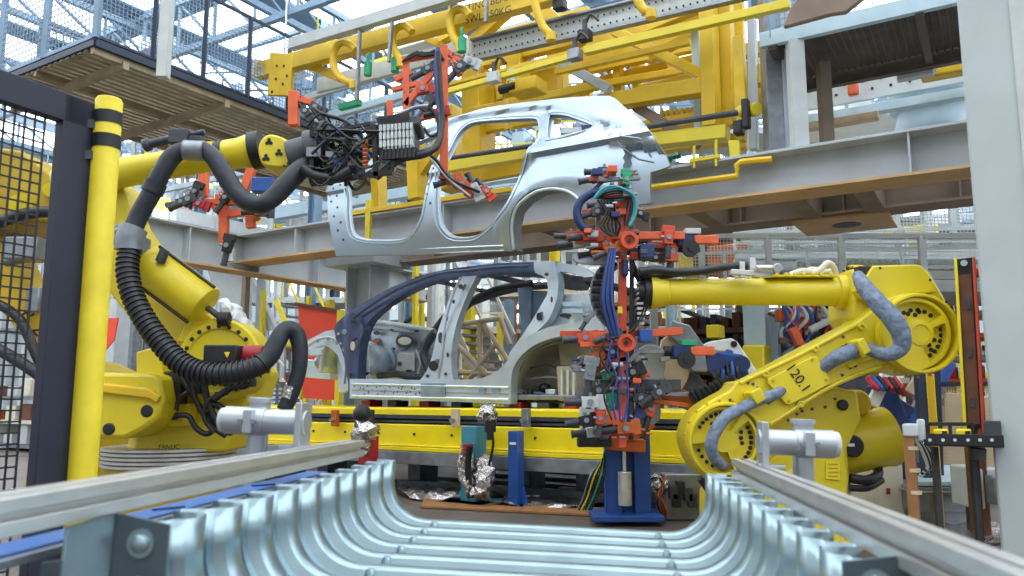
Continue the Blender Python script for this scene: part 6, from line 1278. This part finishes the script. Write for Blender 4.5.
# ------------------------------------------------ right side: light curtain, fence, table, boxes
def thing_lc():
    rt = thing('light_curtain_post', 'black safety light curtain post with yellow and orange edges', 'post', V((PA(966, 260, 5.2).x, PA(966, 260, 5.2).y, 0)))
    t_, b_ = PA(963, 258, 5.2), PA(970, 430, 5.2); up_ = (t_ - b_).normalized(); w_ = HR * .055
    MB().prism([PA(956, 259, 5.2), PA(973, 257, 5.2), PA(983, 428, 5.2), PA(966, 430, 5.2)], HA * .08).build('housing', 'black', rt, .004)
    MB().prism([PA(954, 258, 5.17), PA(957, 258, 5.17), PA(967, 430, 5.17), PA(963, 430, 5.17)], HA * .12).build('yellow_edge', 'convyellow', rt, .003)
    MB().prism([PA(972, 257, 5.17), PA(975, 257, 5.17), PA(986, 434, 5.17), PA(982, 434, 5.17)], HA * .12).build('orange_edge', 'orangered', rt, .003)
    MB().prism([PA(958, 275, 5.19), PA(971, 274, 5.19), PA(980, 424, 5.19), PA(968, 425, 5.19)], HA * .01).build('lens_strip', 'brown', rt)
    b = MB().cyl(PA(964, 263, 5.19), PA(964, 263, 5.16), .018, n=12); b.build('lamp', 'greywhite', rt)
    for y in (300, 348, 398): MB().prism([PA(963 + (y - 260) * .05, y, 5.18), PA(968 + (y - 260) * .05, y, 5.18), PA(968 + (y - 260) * .05, y + 9, 5.18), PA(963 + (y - 260) * .05, y + 9, 5.18)], HA * .006).build('slot', 'darksteel', rt)
    c = PA(972, 440, 5.25); MB().bar(PA(972, 425, 5.25), V((c.x, c.y, 0)), .05, .05, HR).build('foot_post', 'brown', rt)
thing_lc()
o = vpost(987, 278, 430, 5.6, .06, 'deepyellow', 'yellow_post', 'narrow yellow post between the light curtain and concrete column', floor=True)
tag(MB().cyl(PA(976, 273, 5.4), PA(984, 272, 5.4), .03).box(PA(981, 272, 5.4), HR * .04, HA * .03, Z * .018).build('red_handle', 'orangered', None, .004), 'small red handle beside the top of the light curtain', 'handle unit')
tag(MB().bar(PA(982, 348, 5.3), PA(994, 348, 5.3), .03, .03).build('cross_rod', 'red', None), 'short dark red rod joining the light curtain to the yellow post', 'rod')
A6 = 6.6
fp = thing('mesh_fence', 'fine tan mesh safety fence with dark frame beyond the light curtain', 'fence', PA(950, 420, A6))
p0, p1, p2 = PA(920, 384, A6), PA(1010, 384, A6), PA(920, 462, A6)
MB().wires(V((p0.x, p0.y, p2.z)), p1 - p0, Z * (p0.z - p2.z), 34, 22, .006).build('wire_mesh', 'tan', fp)
MB().bar(V((p0.x, p0.y, 0)), p0 + Z * .6, .06).bar(V((p1.x, p1.y, 0)), p1 + Z * .6, .06).bar(p0, p1, .03).bar(PA(937, 370, A6), PA(940, 475, A6), .05, .05, HR).build('frame', 'framedark', fp)
vpost(930, 374, 430, 6.4, .05, 'deepyellow', 'yellow_post', 'thin yellow post left of the tan mesh fence frame'.replace('left of', 'beside'), floor=True)
tag(MB().prism([PA(945, 392, 8.2), PA(1000, 398, 8.2), PA(1000, 470, 8.2), PA(940, 470, 8.2)], HA * .5).build('large_crate', 'tan', None, .02), 'tan box behind the fine tan mesh fence', 'box')
# sensor table
A5 = 5.0
tb_ = thing('sensor_table', 'dark machine table carrying yellow sensor units beside the concrete column', 'table', V((PA(965, 440, A5).x, PA(965, 440, A5).y, 0)))
MB().bar(PA(926, 441, A5), PA(1004, 443, A5), .3, .035).bar(PA(928, 424, A5 + .1), PA(973, 424, A5 + .1), .02, .02).bar(PA(928, 424, A5 + .1), PA(928, 440, A5 + .1), .02, .02, HR).bar(PA(950, 424, A5 + .1), PA(950, 440, A5 + .1), .02, .02, HR).bar(PA(973, 424, A5 + .1), PA(973, 440, A5 + .1), .02, .02, HR).build('frame', 'black', tb_, .003)
MB().bar(PA(926, 439, A5 - .16), PA(1004, 441, A5 - .16), .01, .06).build('front_edge', 'black', tb_, .002)
for x in (933, 956): MB().prism([PA(x, 429, A5), PA(x + 15, 429.5, A5), PA(x + 15, 436.5, A5), PA(x, 436, A5)], HA * .12).build('sensor_unit', 'convyellow', tb_, .008); MB().prism([PA(x + 9, 431, A5 - .01), PA(x + 14, 431, A5 - .01), PA(x + 14, 434, A5 - .01), PA(x + 9, 434, A5 - .01)], HA * .005).build('sensor_window', 'black', tb_)
b = MB()
for x in (930, 943, 955, 968, 980, 992): q = PA(x, 440, A5 - .165); b.cyl(q, q - HA * .008, .009, n=8)
b.build('bolt', 'greywhite', tb_)
for x in (934, 972): c = PA(x, 443, A5 + .1); MB().bar(c - Z * .02, V((c.x, c.y, 0)), .03).build('leg', 'darksteel', tb_)
MB().box(PA(993, 432, A5), HR * .04, HA * .05, Z * .06).cyl(PA(978, 448, A5), PA(978, 460, A5), .04).build('sensor_bracket', 'darksteel', tb_, .004)
# bamboo-brown pole, cabinet, boxes
o = vpost(909, 436, 505, 4.9, .055, 'wood', 'pole', 'brown round pole with rings standing beside the cream cabinet', 'pole', floor=True)
p = PA(911, 430, 4.9); MB().box(p, HR * .04, HA * .04, Z * .035).box(p + HR * .05, HR * .02, HA * .02, Z * .06).build('head', 'greywhite', o, .01)
for y in (448, 470, 492): q = PA(910, y, 4.9); MB().cyl(V((p.x, p.y, q.z)) - Z * .01, V((p.x, p.y, q.z)) + Z * .01, .034, n=12).build('ring', 'tan', o)
cbn = thing('control_cabinet', 'cream cabinet with red switch behind the balancer of robot 120.1', 'cabinet', V((P(892, 505, 5.9).x, 5.9, 0)))
MB().wbox(P(872, 470, 5.9).x, P(903, 470, 5.9).x, 5.9, 6.3, 0, P(880, 434, 5.9).z).build('body', 'cream', cbn, .01); MB().prism([P(x, y, 5.89) for x, y in ((886, 488), (889, 488), (889, 494), (886, 494))], -Yv * .02).build('red_switch', 'red', cbn)
MB().wbox(P(874, 470, 5.9).x, P(901, 470, 5.9).x, 5.885, 5.9, .05, P(880, 437, 5.9).z).build('door', 'cream', cbn, .004)
bl = thing('blue_lift_arm', 'blue braced lifting arm leaning beside the elbow of robot 120.1', 'machine', V((P(905, 460, 6.3).x, 6.3, 0)))
for p, q, w_, m_ in (((935, 385), (905, 435), .12, 'blue'), ((880, 380), (900, 432), .14, 'bluedark'), ((950, 362), (920, 420), .08, 'blue'), ((888, 400), (912, 415), .1, 'bluedark'), ((932, 378), (908, 420), .05, 'tan'), ((870, 392), (892, 384), .09, 'bluedark'), ((905, 432), (902, 470), .14, 'bluedark')): MB().bar(P(p[0], p[1], 6.3), P(q[0], q[1], 6.3), w_, w_, Yv).build('arm', m_, bl, .01)
MB().bar(P(902, 460, 6.3), V((P(902, 460, 6.3).x, 6.3, 0)), .2, .2, X).build('base', 'bluedark', bl, .01)
for p, q, w_, m_ in (((888, 372), (872, 405), .09, 'white'), ((912, 380), (930, 392), .2, 'tan')): MB().bar(P(p[0], p[1], 6.1), P(q[0], q[1], 6.1), w_, .05, Yv).build('white_bar', m_, bl, .006)
for i in range(8): MB().tube([P(914 + i, 436 + i, 5.6), P(922 + i * 1.2, 450, 5.6), P(928 + i, 468, 5.6), P(920 + i, 476 - i, 5.6)], .014, 6).build('cable', 'cable' if i % 3 else 'greywhite', bl)
for i in range(6): MB().tube([P(868 + i * 5, 378, 6.1), P(876 + i * 5, 388, 6.0), P(884 + i * 4, 384 + i * 2, 6.1)], .025, 6).build('cable', random.choice(['cable', 'red', 'bluecable']), bl)
rt = thing('metal_bin', 'low grey steel bin with pale lid on the floor by the cabinet', 'bin', V((P(948, 505, 5.7).x, 5.9, 0)))
MB().wbox(P(915, 505, 5.7).x, P(978, 505, 5.7).x, 5.7, 6.4, .1, P(948, 487, 5.7).z).wbox(P(915, 505, 5.7).x - .02, P(978, 505, 5.7).x + .02, 5.68, 6.4, P(948, 493, 5.7).z, P(948, 491, 5.7).z).wbox(P(918, 505, 5.7).x, P(975, 505, 5.7).x, 5.75, 6.3, 0, .1).build('body', 'steel', rt, .01)
MB().prism([P(915, 486, 5.7), P(978, 486, 5.7), P(974, 470, 6.5), P(924, 468, 6.5)], Z * .03).build('lid', 'paleblue', rt, .004)
rt = thing('grey_enclosure', 'grey metal enclosure with smaller dark box at the concrete column', 'enclosure', V((P(993, 500, 5.3).x, 5.4, 0)))
MB().wbox(P(976, 500, 5.3).x, P(1004, 500, 5.3).x, 5.3, 5.6, P(990, 510, 5.3).z, P(990, 468, 5.3).z).build('body', 'greywhite', rt, .015); MB().wbox(P(995, 500, 5.2).x, P(1010, 500, 5.2).x, 5.2, 5.3, P(990, 505, 5.2).z, P(990, 476, 5.2).z).build('front_box', 'steel', rt, .01); MB().wbox(P(982, 500, 5.3).x, P(990, 500, 5.3).x, 5.4, 5.5, 0, P(990, 510, 5.3).z).build('leg', 'darksteel', rt)
vpost(973, 425, 500, 6.2, .12, 'brown', 'steel_post', 'dark brown upright behind the grey enclosure', floor=True)

# ------------------------------------------------ mesh cages beyond the long beams (right of centre)
def meshwall(x0, x1, yt, yb, a, n, lab, m='paleblue', dens=16, t=.009, grp=None):
    p, q = PA(x0, yt, a), PA(x1, yt, a); zb_ = PA((x0 + x1) / 2, yb, a).z; u = (q - p) / n
    for i in range(n):
        a_ = p + u * i; rt = thing('mesh_guard', '%s mesh guard bay of the %s' % (ordn[i], lab), 'guard', V((a_.x, a_.y, zb_)), grp or lab); h = a_.z - zb_
        MB().bar(V((a_.x, a_.y, zb_)), a_, .06).bar(a_, a_ + u, .05).bar(V((a_.x, a_.y, zb_)), V((a_.x, a_.y, zb_)) + u, .08).build('frame', m, rt)
        MB().wires(V((a_.x, a_.y, zb_)), u, Z * h, dens, max(3, int(dens * h / u.length)), t).build('wire_mesh', m, rt)
meshwall(748, 1010, 196, 252, 10.5, 5, 'upper pale walkway cage beyond the long beams', 'greywhite')
meshwall(640, 1010, 236, 282, 8.8, 5, 'lower pale machine cage above robot 120.1', 'greywhite', 20, .006)
deck(735, 1010, 254, 10.4, 'pale walkway floor beyond the long beams', 'greywhite', 'greywhite', rh=.3)
deck(650, 1010, 286, 9.2, 'pale platform just above the forearm of robot 120.1', 'greywhite', 'greywhite', rh=.4)
random.seed(31)
for i in range(26):
    x, y = random.uniform(670, 1000), random.uniform(214, 262); a = random.uniform(11, 13.5); p = PA(x, y, a); w_ = random.uniform(.15, .7); h = random.uniform(.1, .5); m_ = random.choice(['greywhite', 'brown', 'paleblue', 'white', 'convyellow', 'steel', 'red', 'darksteel', 'bluegrey', 'copper'])
    c_ = {'greywhite': 'grey-white', 'brown': 'brown', 'paleblue': 'pale blue', 'white': 'white', 'convyellow': 'yellow', 'steel': 'steel-grey', 'red': 'dark red', 'darksteel': 'dark grey', 'bluegrey': 'blue-grey', 'copper': 'rust-coloured'}[m_]
    rt = MB().hbox(hc(p).x - w_, hc(p).x + w_, a, a + .5, p.z - h, p.z + h).build('machine_unit', m_, None, .03); MB().bar(H(hc(p).x - w_, a - .03, p.z + h * .5), H(hc(p).x + w_, a - .03, p.z + h * .5), .02, .03).bar(H(hc(p).x, a - .02, p.z - h), H(hc(p).x, a - .02, p.z + h), .02, .02, HR).build('trim_bar', 'steel', rt)
    tag(rt, '%s machine unit behind the pale mesh cages, number %d of twenty-six' % (c_, i + 1), 'machine unit', 'machine units behind the pale cages')

# ------------------------------------------------ far hall clutter
random.seed(77)
CN = {'paleblue': 'pale blue', 'bluegrey': 'blue-grey', 'greywhite': 'grey-white', 'steel': 'grey steel', 'white': 'white', 'convyellow': 'yellow', 'guardyellow': 'pale yellow', 'framedark': 'dark blue', 'beam': 'grey', 'cream': 'cream', 'orange': 'orange', 'tan': 'tan', 'wood': 'brown', 'green': 'green', 'blue': 'blue', 'red': 'red', 'copper': 'rust-coloured', 'darksteel': 'dark grey'}
for i in range(40):      # long service runs under the roof
    a = random.uniform(11, 30); z = random.uniform(4.2, 8.0); m_ = random.choice(['paleblue', 'bluegrey', 'greywhite', 'steel', 'white', 'convyellow', 'beam', 'white']); r = random.uniform(-22, 8); L = random.uniform(5, 12); w_ = random.choice([.1, .16, .25])
    if i % 3 == 2: p, q = H(r, a * .6 + 5, z), H(r, a * .6 + 5 + L, z)
    else: p, q = H(r, a, z), H(min(r + L, 20), a, z)
    o = (MB().cyl(p, q, w_ * .6, n=12) if i % 4 == 0 else MB().bar(p, q, w_, w_ * 1.3)).build('service_duct', m_, None)
    tag(o, '%s service run high in the hall, number %d of forty' % (CN[m_], i + 1), 'duct', 'service runs under the roof')
for i in range(26):      # far cells: cages with machines
    a = random.uniform(13, 28); r = -20 + i * 1.4 + random.uniform(-.3, .3); h = random.uniform(1.8, 4.2); m_ = random.choice(['greywhite', 'convyellow', 'paleblue', 'steel', 'white', 'convyellow', 'cream'])
    rt = thing('machine_cell', '%s far machine frame beyond the line, number %d along the hall' % (CN[m_], i + 1), 'machine', H(r, a, 0), 'far machine frames'); w_ = random.uniform(.8, 1.6)
    for dr in (0, w_):
        for da in (0, 1.): MB().bar(H(r + dr, a + da, 0), H(r + dr, a + da, h), .1).build('post', m_, rt)
    for z in (h, h * .66, h * .33): MB().bar(H(r, a, z), H(r + w_, a, z), .09).build('rail', m_, rt); MB().hbox(r + .1, r + w_ - .1, a + .2, a + .9, z - .3, z - .3 + random.uniform(.15, .6)).build('shelf_load', random.choice(['wood', 'orange', 'steel', 'greywhite', 'blue', 'tan', 'copper', 'white', 'green', 'red']), rt, .02)
    MB().bar(H(r, a, h * .33), H(r + w_, a, h * .66), .06).bar(H(r + w_, a, h * .66), H(r, a, h), .06).build('brace', m_, rt)
def minirobot(r, a, s, lab):
    rt = thing('industrial_robot', lab, 'robot', H(r, a, 0), 'far yellow robots'); sh, el, wr = H(r, a, .9 * s), H(r + .3 * s, a, 2. * s), H(r - .9 * s, a, 2.2 * s)
    MB().lathe(H(r, a, 0), Z, [(0, .4 * s), (.1, .4 * s), (.3 * s, .3 * s), (.8 * s, .25 * s)], 20).build('base', 'yellow', rt); MB().bar(sh - Z * .1, el, .28 * s, .24 * s, HA).build('lower_arm', 'yellow', rt, .04); MB().cyl(el + HR * .2 * s, wr, .14 * s, .09 * s, 16).build('forearm', 'yellow', rt)
    for c_, q_ in ((sh, .3), (el, .22)): MB().cyl(c_ - HA * .22 * s, c_ + HA * .22 * s, q_ * s, n=20).build('joint', 'yellow', rt, .02)
    MB().box(wr - HR * .15 * s, HR * .12 * s, HA * .1 * s, Z * .12 * s).build('wrist', 'black', rt, .02); MB().tube([wr + Z * .1, wr + HR * .5 * s + Z * .35 * s, el + Z * .3 * s, el + HR * .4 * s, sh + HR * .4 * s], .05 * s, 8).build('hose', 'rubber', rt)
for i, (x, a, s) in enumerate(((430, 13, 1), (560, 15, 1), (300, 16, 1.1), (690, 14, 1), (60, 9.5, 1.), (880, 13.5, 1.1))):
    g = hc(PA(x, 400, a)); minirobot(g.x, a, s, 'yellow robot far behind ' + ['the front door opening of the shell', 'the rear wheel arch of the shell', 'the red curtain', 'the lower tool clamps', 'the wire fence door', 'the balancer of robot 120.1'][i])
# bright hanging lamps and yellow cranes behind the cage
for i in range(14):
    p = PA(20 + i * 33, 14 + (i * 37) % 60, 9.5 + (i % 4) * 1.3); m_ = 'convyellow' if i % 2 else 'white'
    o = MB().hbox(hc(p).x - .45, hc(p).x + .45, hc(p).y, hc(p).y + .3, p.z - .1, p.z + .1).cyl(p + Z * .1, V((p.x, p.y, 8.9)), .02, n=6).build('hanging_unit', m_, None, .02); tag(o, ('yellow' if i % 2 else 'white') + ' unit hanging under the roof behind the walkway cage, number %d along' % (i + 1), 'hanging unit', 'units hanging behind the cage')
# raised decks, lines and frames filling the hall at mid height
random.seed(5)
for i, (x0, x1, y, a, m, rm) in enumerate(((150, 420, 235, 15, 'greywhite', 'white'), (120, 330, 212, 18, 'paleblue', 'greywhite'), (10, 130, 280, 13, 'greywhite', 'steel'), (10, 110, 230, 14, 'tan', 'convyellow'), (180, 420, 215, 17, 'white', 'guardyellow'), (60, 330, 110, 12.5, 'bluegrey', 'framedark'), (150, 460, 150, 15, 'steel', 'convyellow'), (20, 200, 165, 14, 'tan', 'bluegrey'), (300, 700, 165, 15, 'steel', 'guardyellow'), (560, 1000, 130, 14, 'greywhite', 'bluegrey'), (780, 1000, 110, 12, 'white', 'steel'), (400, 760, 250, 18, 'greywhite', 'guardyellow'))):
    dk = deck(x0, x1, y, a, '%s raised deck with %s rails, %s of the mid-height decks' % (CN.get(m, m), {'framedark': 'dark'}.get(rm, CN.get(rm, 'yellow')), ordn[i]), m, rm, 1.6, 1.0); p, q = PA(x0, y, a), PA(x1, y, a)
    for k in range(7):
        c = p + (q - p) * ((k + random.random() * .7) / 7) + HA * .6; w_, h = random.uniform(.15, .5), random.uniform(.2, .9); mm = random.choice(['greywhite', 'white', 'steel', 'convyellow', 'paleblue', 'tan', 'orange', 'wood', 'bluegrey', 'green'])
        b = MB().bar(c + Z * .06, c + Z * (.06 + h), w_, w_, HR).bar(c + Z * (.06 + h * .8) - HR * .3, c + Z * (.06 + h * .8) + HR * .3, .08); tag(b.build('deck_machine', mm, None, .01), '%s machine on the %s mid-height deck, %s along it' % (CN[mm], ordn[i], ordn[k]), 'machine unit', 'machines on the mid-height decks')
for i in range(30):
    x, a = 120 + i * 29, random.uniform(11, 20); p = PA(x, 300, a); z1 = random.uniform(2.5, 8.4); m = random.choice(['white', 'greywhite', 'bluegrey', 'steel', 'guardyellow', 'paleblue'])
    o = MB().ibeam(V((p.x, p.y, 0)), V((p.x, p.y, z1)), .14, .14, .02, HR).bar(V((p.x, p.y, z1 * .6)) - HR * .6, V((p.x, p.y, z1 * .6)) + HR * .6, .08).build('hall_post', m, None); tag(o, '%s post with short cross arm far in the hall, number %d of thirty' % ({'guardyellow': 'pale yellow'}.get(m) or CN[m], i + 1), 'post', 'far hall posts')
# ------------------------------------------------ labels of far things: colour, kind and the findable thing they stand by
LM = ((60, 120, 'fence door frame'), (95, 220, 'yellow guard post'), (163, 40, 'pale hanging post'), (50, 30, 'walkway end cage'), (235, 60, 'walkway side mesh'), (282, 75, 'yellow drilled plate'), (345, 60, 'first C-hook'), (400, 45, 'middle C-hook'), (440, 110, 'orange gripper frame'), (350, 150, 'valve head'), (270, 150, 'yellow robot wrist'), (230, 205, 'orange locating posts'), (180, 280, 'balance cylinder'), (290, 340, 'hose loop'), (318, 350, 'red curtain'), (368, 300, 'grey steel column'),
      (400, 200, 'front opening of the side panel'), (490, 180, 'rear opening of the side panel'), (567, 125, 'small panel window'), (640, 150, 'tail of the side panel'), (400, 350, 'front bulkhead'), (447, 330, 'shell B pillar'), (490, 335, 'rear opening of the shell'), (555, 290, 'shell rear pillar'), (625, 240, 'upper orange roller'), (625, 345, 'lower orange roller'), (700, 240, 'upper reaching clamp'), (750, 290, 'yellow forearm'), (800, 325, 'coloured welding guns'), (845, 215, 'tan plate with the hole'), (905, 300, 'yellow elbow housing'),
      (965, 340, 'light curtain post'), (1000, 250, 'concrete column'), (880, 50, 'grating platform'), (930, 110, 'round duct'), (800, 100, 'pale platform post'), (720, 60, 'yellow lifting frame'), (600, 50, 'long yellow rod'), (520, 30, 'perforated rail'), (950, 470, 'grey bin'), (450, 440, 'yellow conveyor'), (40, 420, 'wire fence mesh'), (700, 360, 'brown rack'), (950, 250, 'pale machine cage'))
KN = {'service_duct': 'long service run', 'machine_cell': 'open machine frame', 'hall_post': 'cross-armed post', 'machine_unit': 'machine unit', 'deck_machine': 'deck machine', 'storage_box': 'rack box', 'hanging_unit': 'hanging unit'}
bpy.context.view_layer.update(); seen = {}
def kids(o): return [c for c in o.children_recursive]
for o in [x for x in COL.objects if x.parent is None and x.name.split('.')[0] in KN]:
    ms = [x for x in [o] + kids(o) if x.type == 'MESH']; cs_ = [x.matrix_world @ V(c) for x in ms for c in x.bound_box]; pr = []
    for c in cs_ + [sum(cs_, V((0, 0, 0))) / len(cs_)]:
        d = c - CAM; fy = d.y * cs + d.z * sn
        if fy > .2: pr.append((512 + F_PX * d.x / fy, 288 - F_PX * (d.z * cs - d.y * sn) / fy, fy))
    if not pr or max(p[0] for p in pr) < 0 or min(p[0] for p in pr) > 1024 or max(p[1] for p in pr) < 0 or min(p[1] for p in pr) > 520:
        for k in kids(o): bpy.data.objects.remove(k)
        bpy.data.objects.remove(o); continue
    x = min(1010, max(14, pr[-1][0])); y = min(500, max(8, pr[-1][1])); m = min(LM, key=lambda l: (l[0] - x) ** 2 + (l[1] - y) ** 2)
    rel = ('above and behind ' if y < m[1] - 12 else 'below and behind ' if y > m[1] + 12 else 'straight behind ')
    mt = ms[0].data.materials[0].name; c = CN.get(mt, {'black': 'black', 'brown': 'brown', 'bluegrey': 'blue-grey', 'glassgrey': 'grey', 'yellow': 'yellow', 'labelyellow': 'yellow'}.get(mt, 'dark'))
    seen.setdefault('%s %s %s%s' % (c, KN[o.name.split('.')[0]], rel, m[2]), []).append((pr[-1][2], x, o))
for k, v in seen.items():
    v.sort(key=lambda t: t[0])
    for i, (d, x, o) in enumerate(v):
        o['label'] = k if len(v) == 1 else k + ', ' + (['closest', 'second', 'third', 'fourth', 'fifth', 'sixth', 'seventh', 'eighth', 'ninth', 'tenth', 'eleventh', 'twelfth'][i] if i < 12 else 'very distant') + ' in depth'
# ------------------------------------------------------------------- light
w = bpy.data.worlds.new('world'); SC.world = w; w.use_nodes = True
bg = w.node_tree.nodes['Background']; bg.inputs['Strength'].default_value = .68
nt = w.node_tree; tc = nt.nodes.new('ShaderNodeTexCoord'); sp = nt.nodes.new('ShaderNodeSeparateXYZ'); rp = nt.nodes.new('ShaderNodeValToRGB')
mr = nt.nodes.new('ShaderNodeMapRange'); mr.inputs[1].default_value = -1; mr.inputs[2].default_value = 1
nt.links.new(tc.outputs['Generated'], sp.inputs[0]); nt.links.new(sp.outputs['Z'], mr.inputs[0]); nt.links.new(mr.outputs[0], rp.inputs[0]); nt.links.new(rp.outputs[0], bg.inputs['Color'])
e = rp.color_ramp.elements; e[0].position = .3; e[0].color = (.12, .11, .1, 1); e[1].position = .62; e[1].color = (1.3, 1.36, 1.42, 1); q = e.new(.5); q.color = (.75, .78, .8, 1)
def area(name, loc, rot, size, power, col=(1, 1, 1)):
    l = bpy.data.lights.new(name, 'AREA'); l.energy = power; l.size = size; l.color = col
    o = bpy.data.objects.new(name, l); COL.objects.link(o); o.location = loc; o.rotation_euler = rot; return o
vs = SC.view_settings; SC.display_settings.display_device = 'sRGB'
vs.view_transform = 'Standard'; vs.look = 'None'; vs.exposure = 0.08; vs.gamma = 1; vs.use_curve_mapping = False
SC.cycles.use_denoising = True
SC.cycles.max_bounces = 5; SC.cycles.diffuse_bounces = 3; SC.cycles.glossy_bounces = 3; SC.cycles.transparent_max_bounces = 6
SC.cycles.sample_clamp_indirect = 4
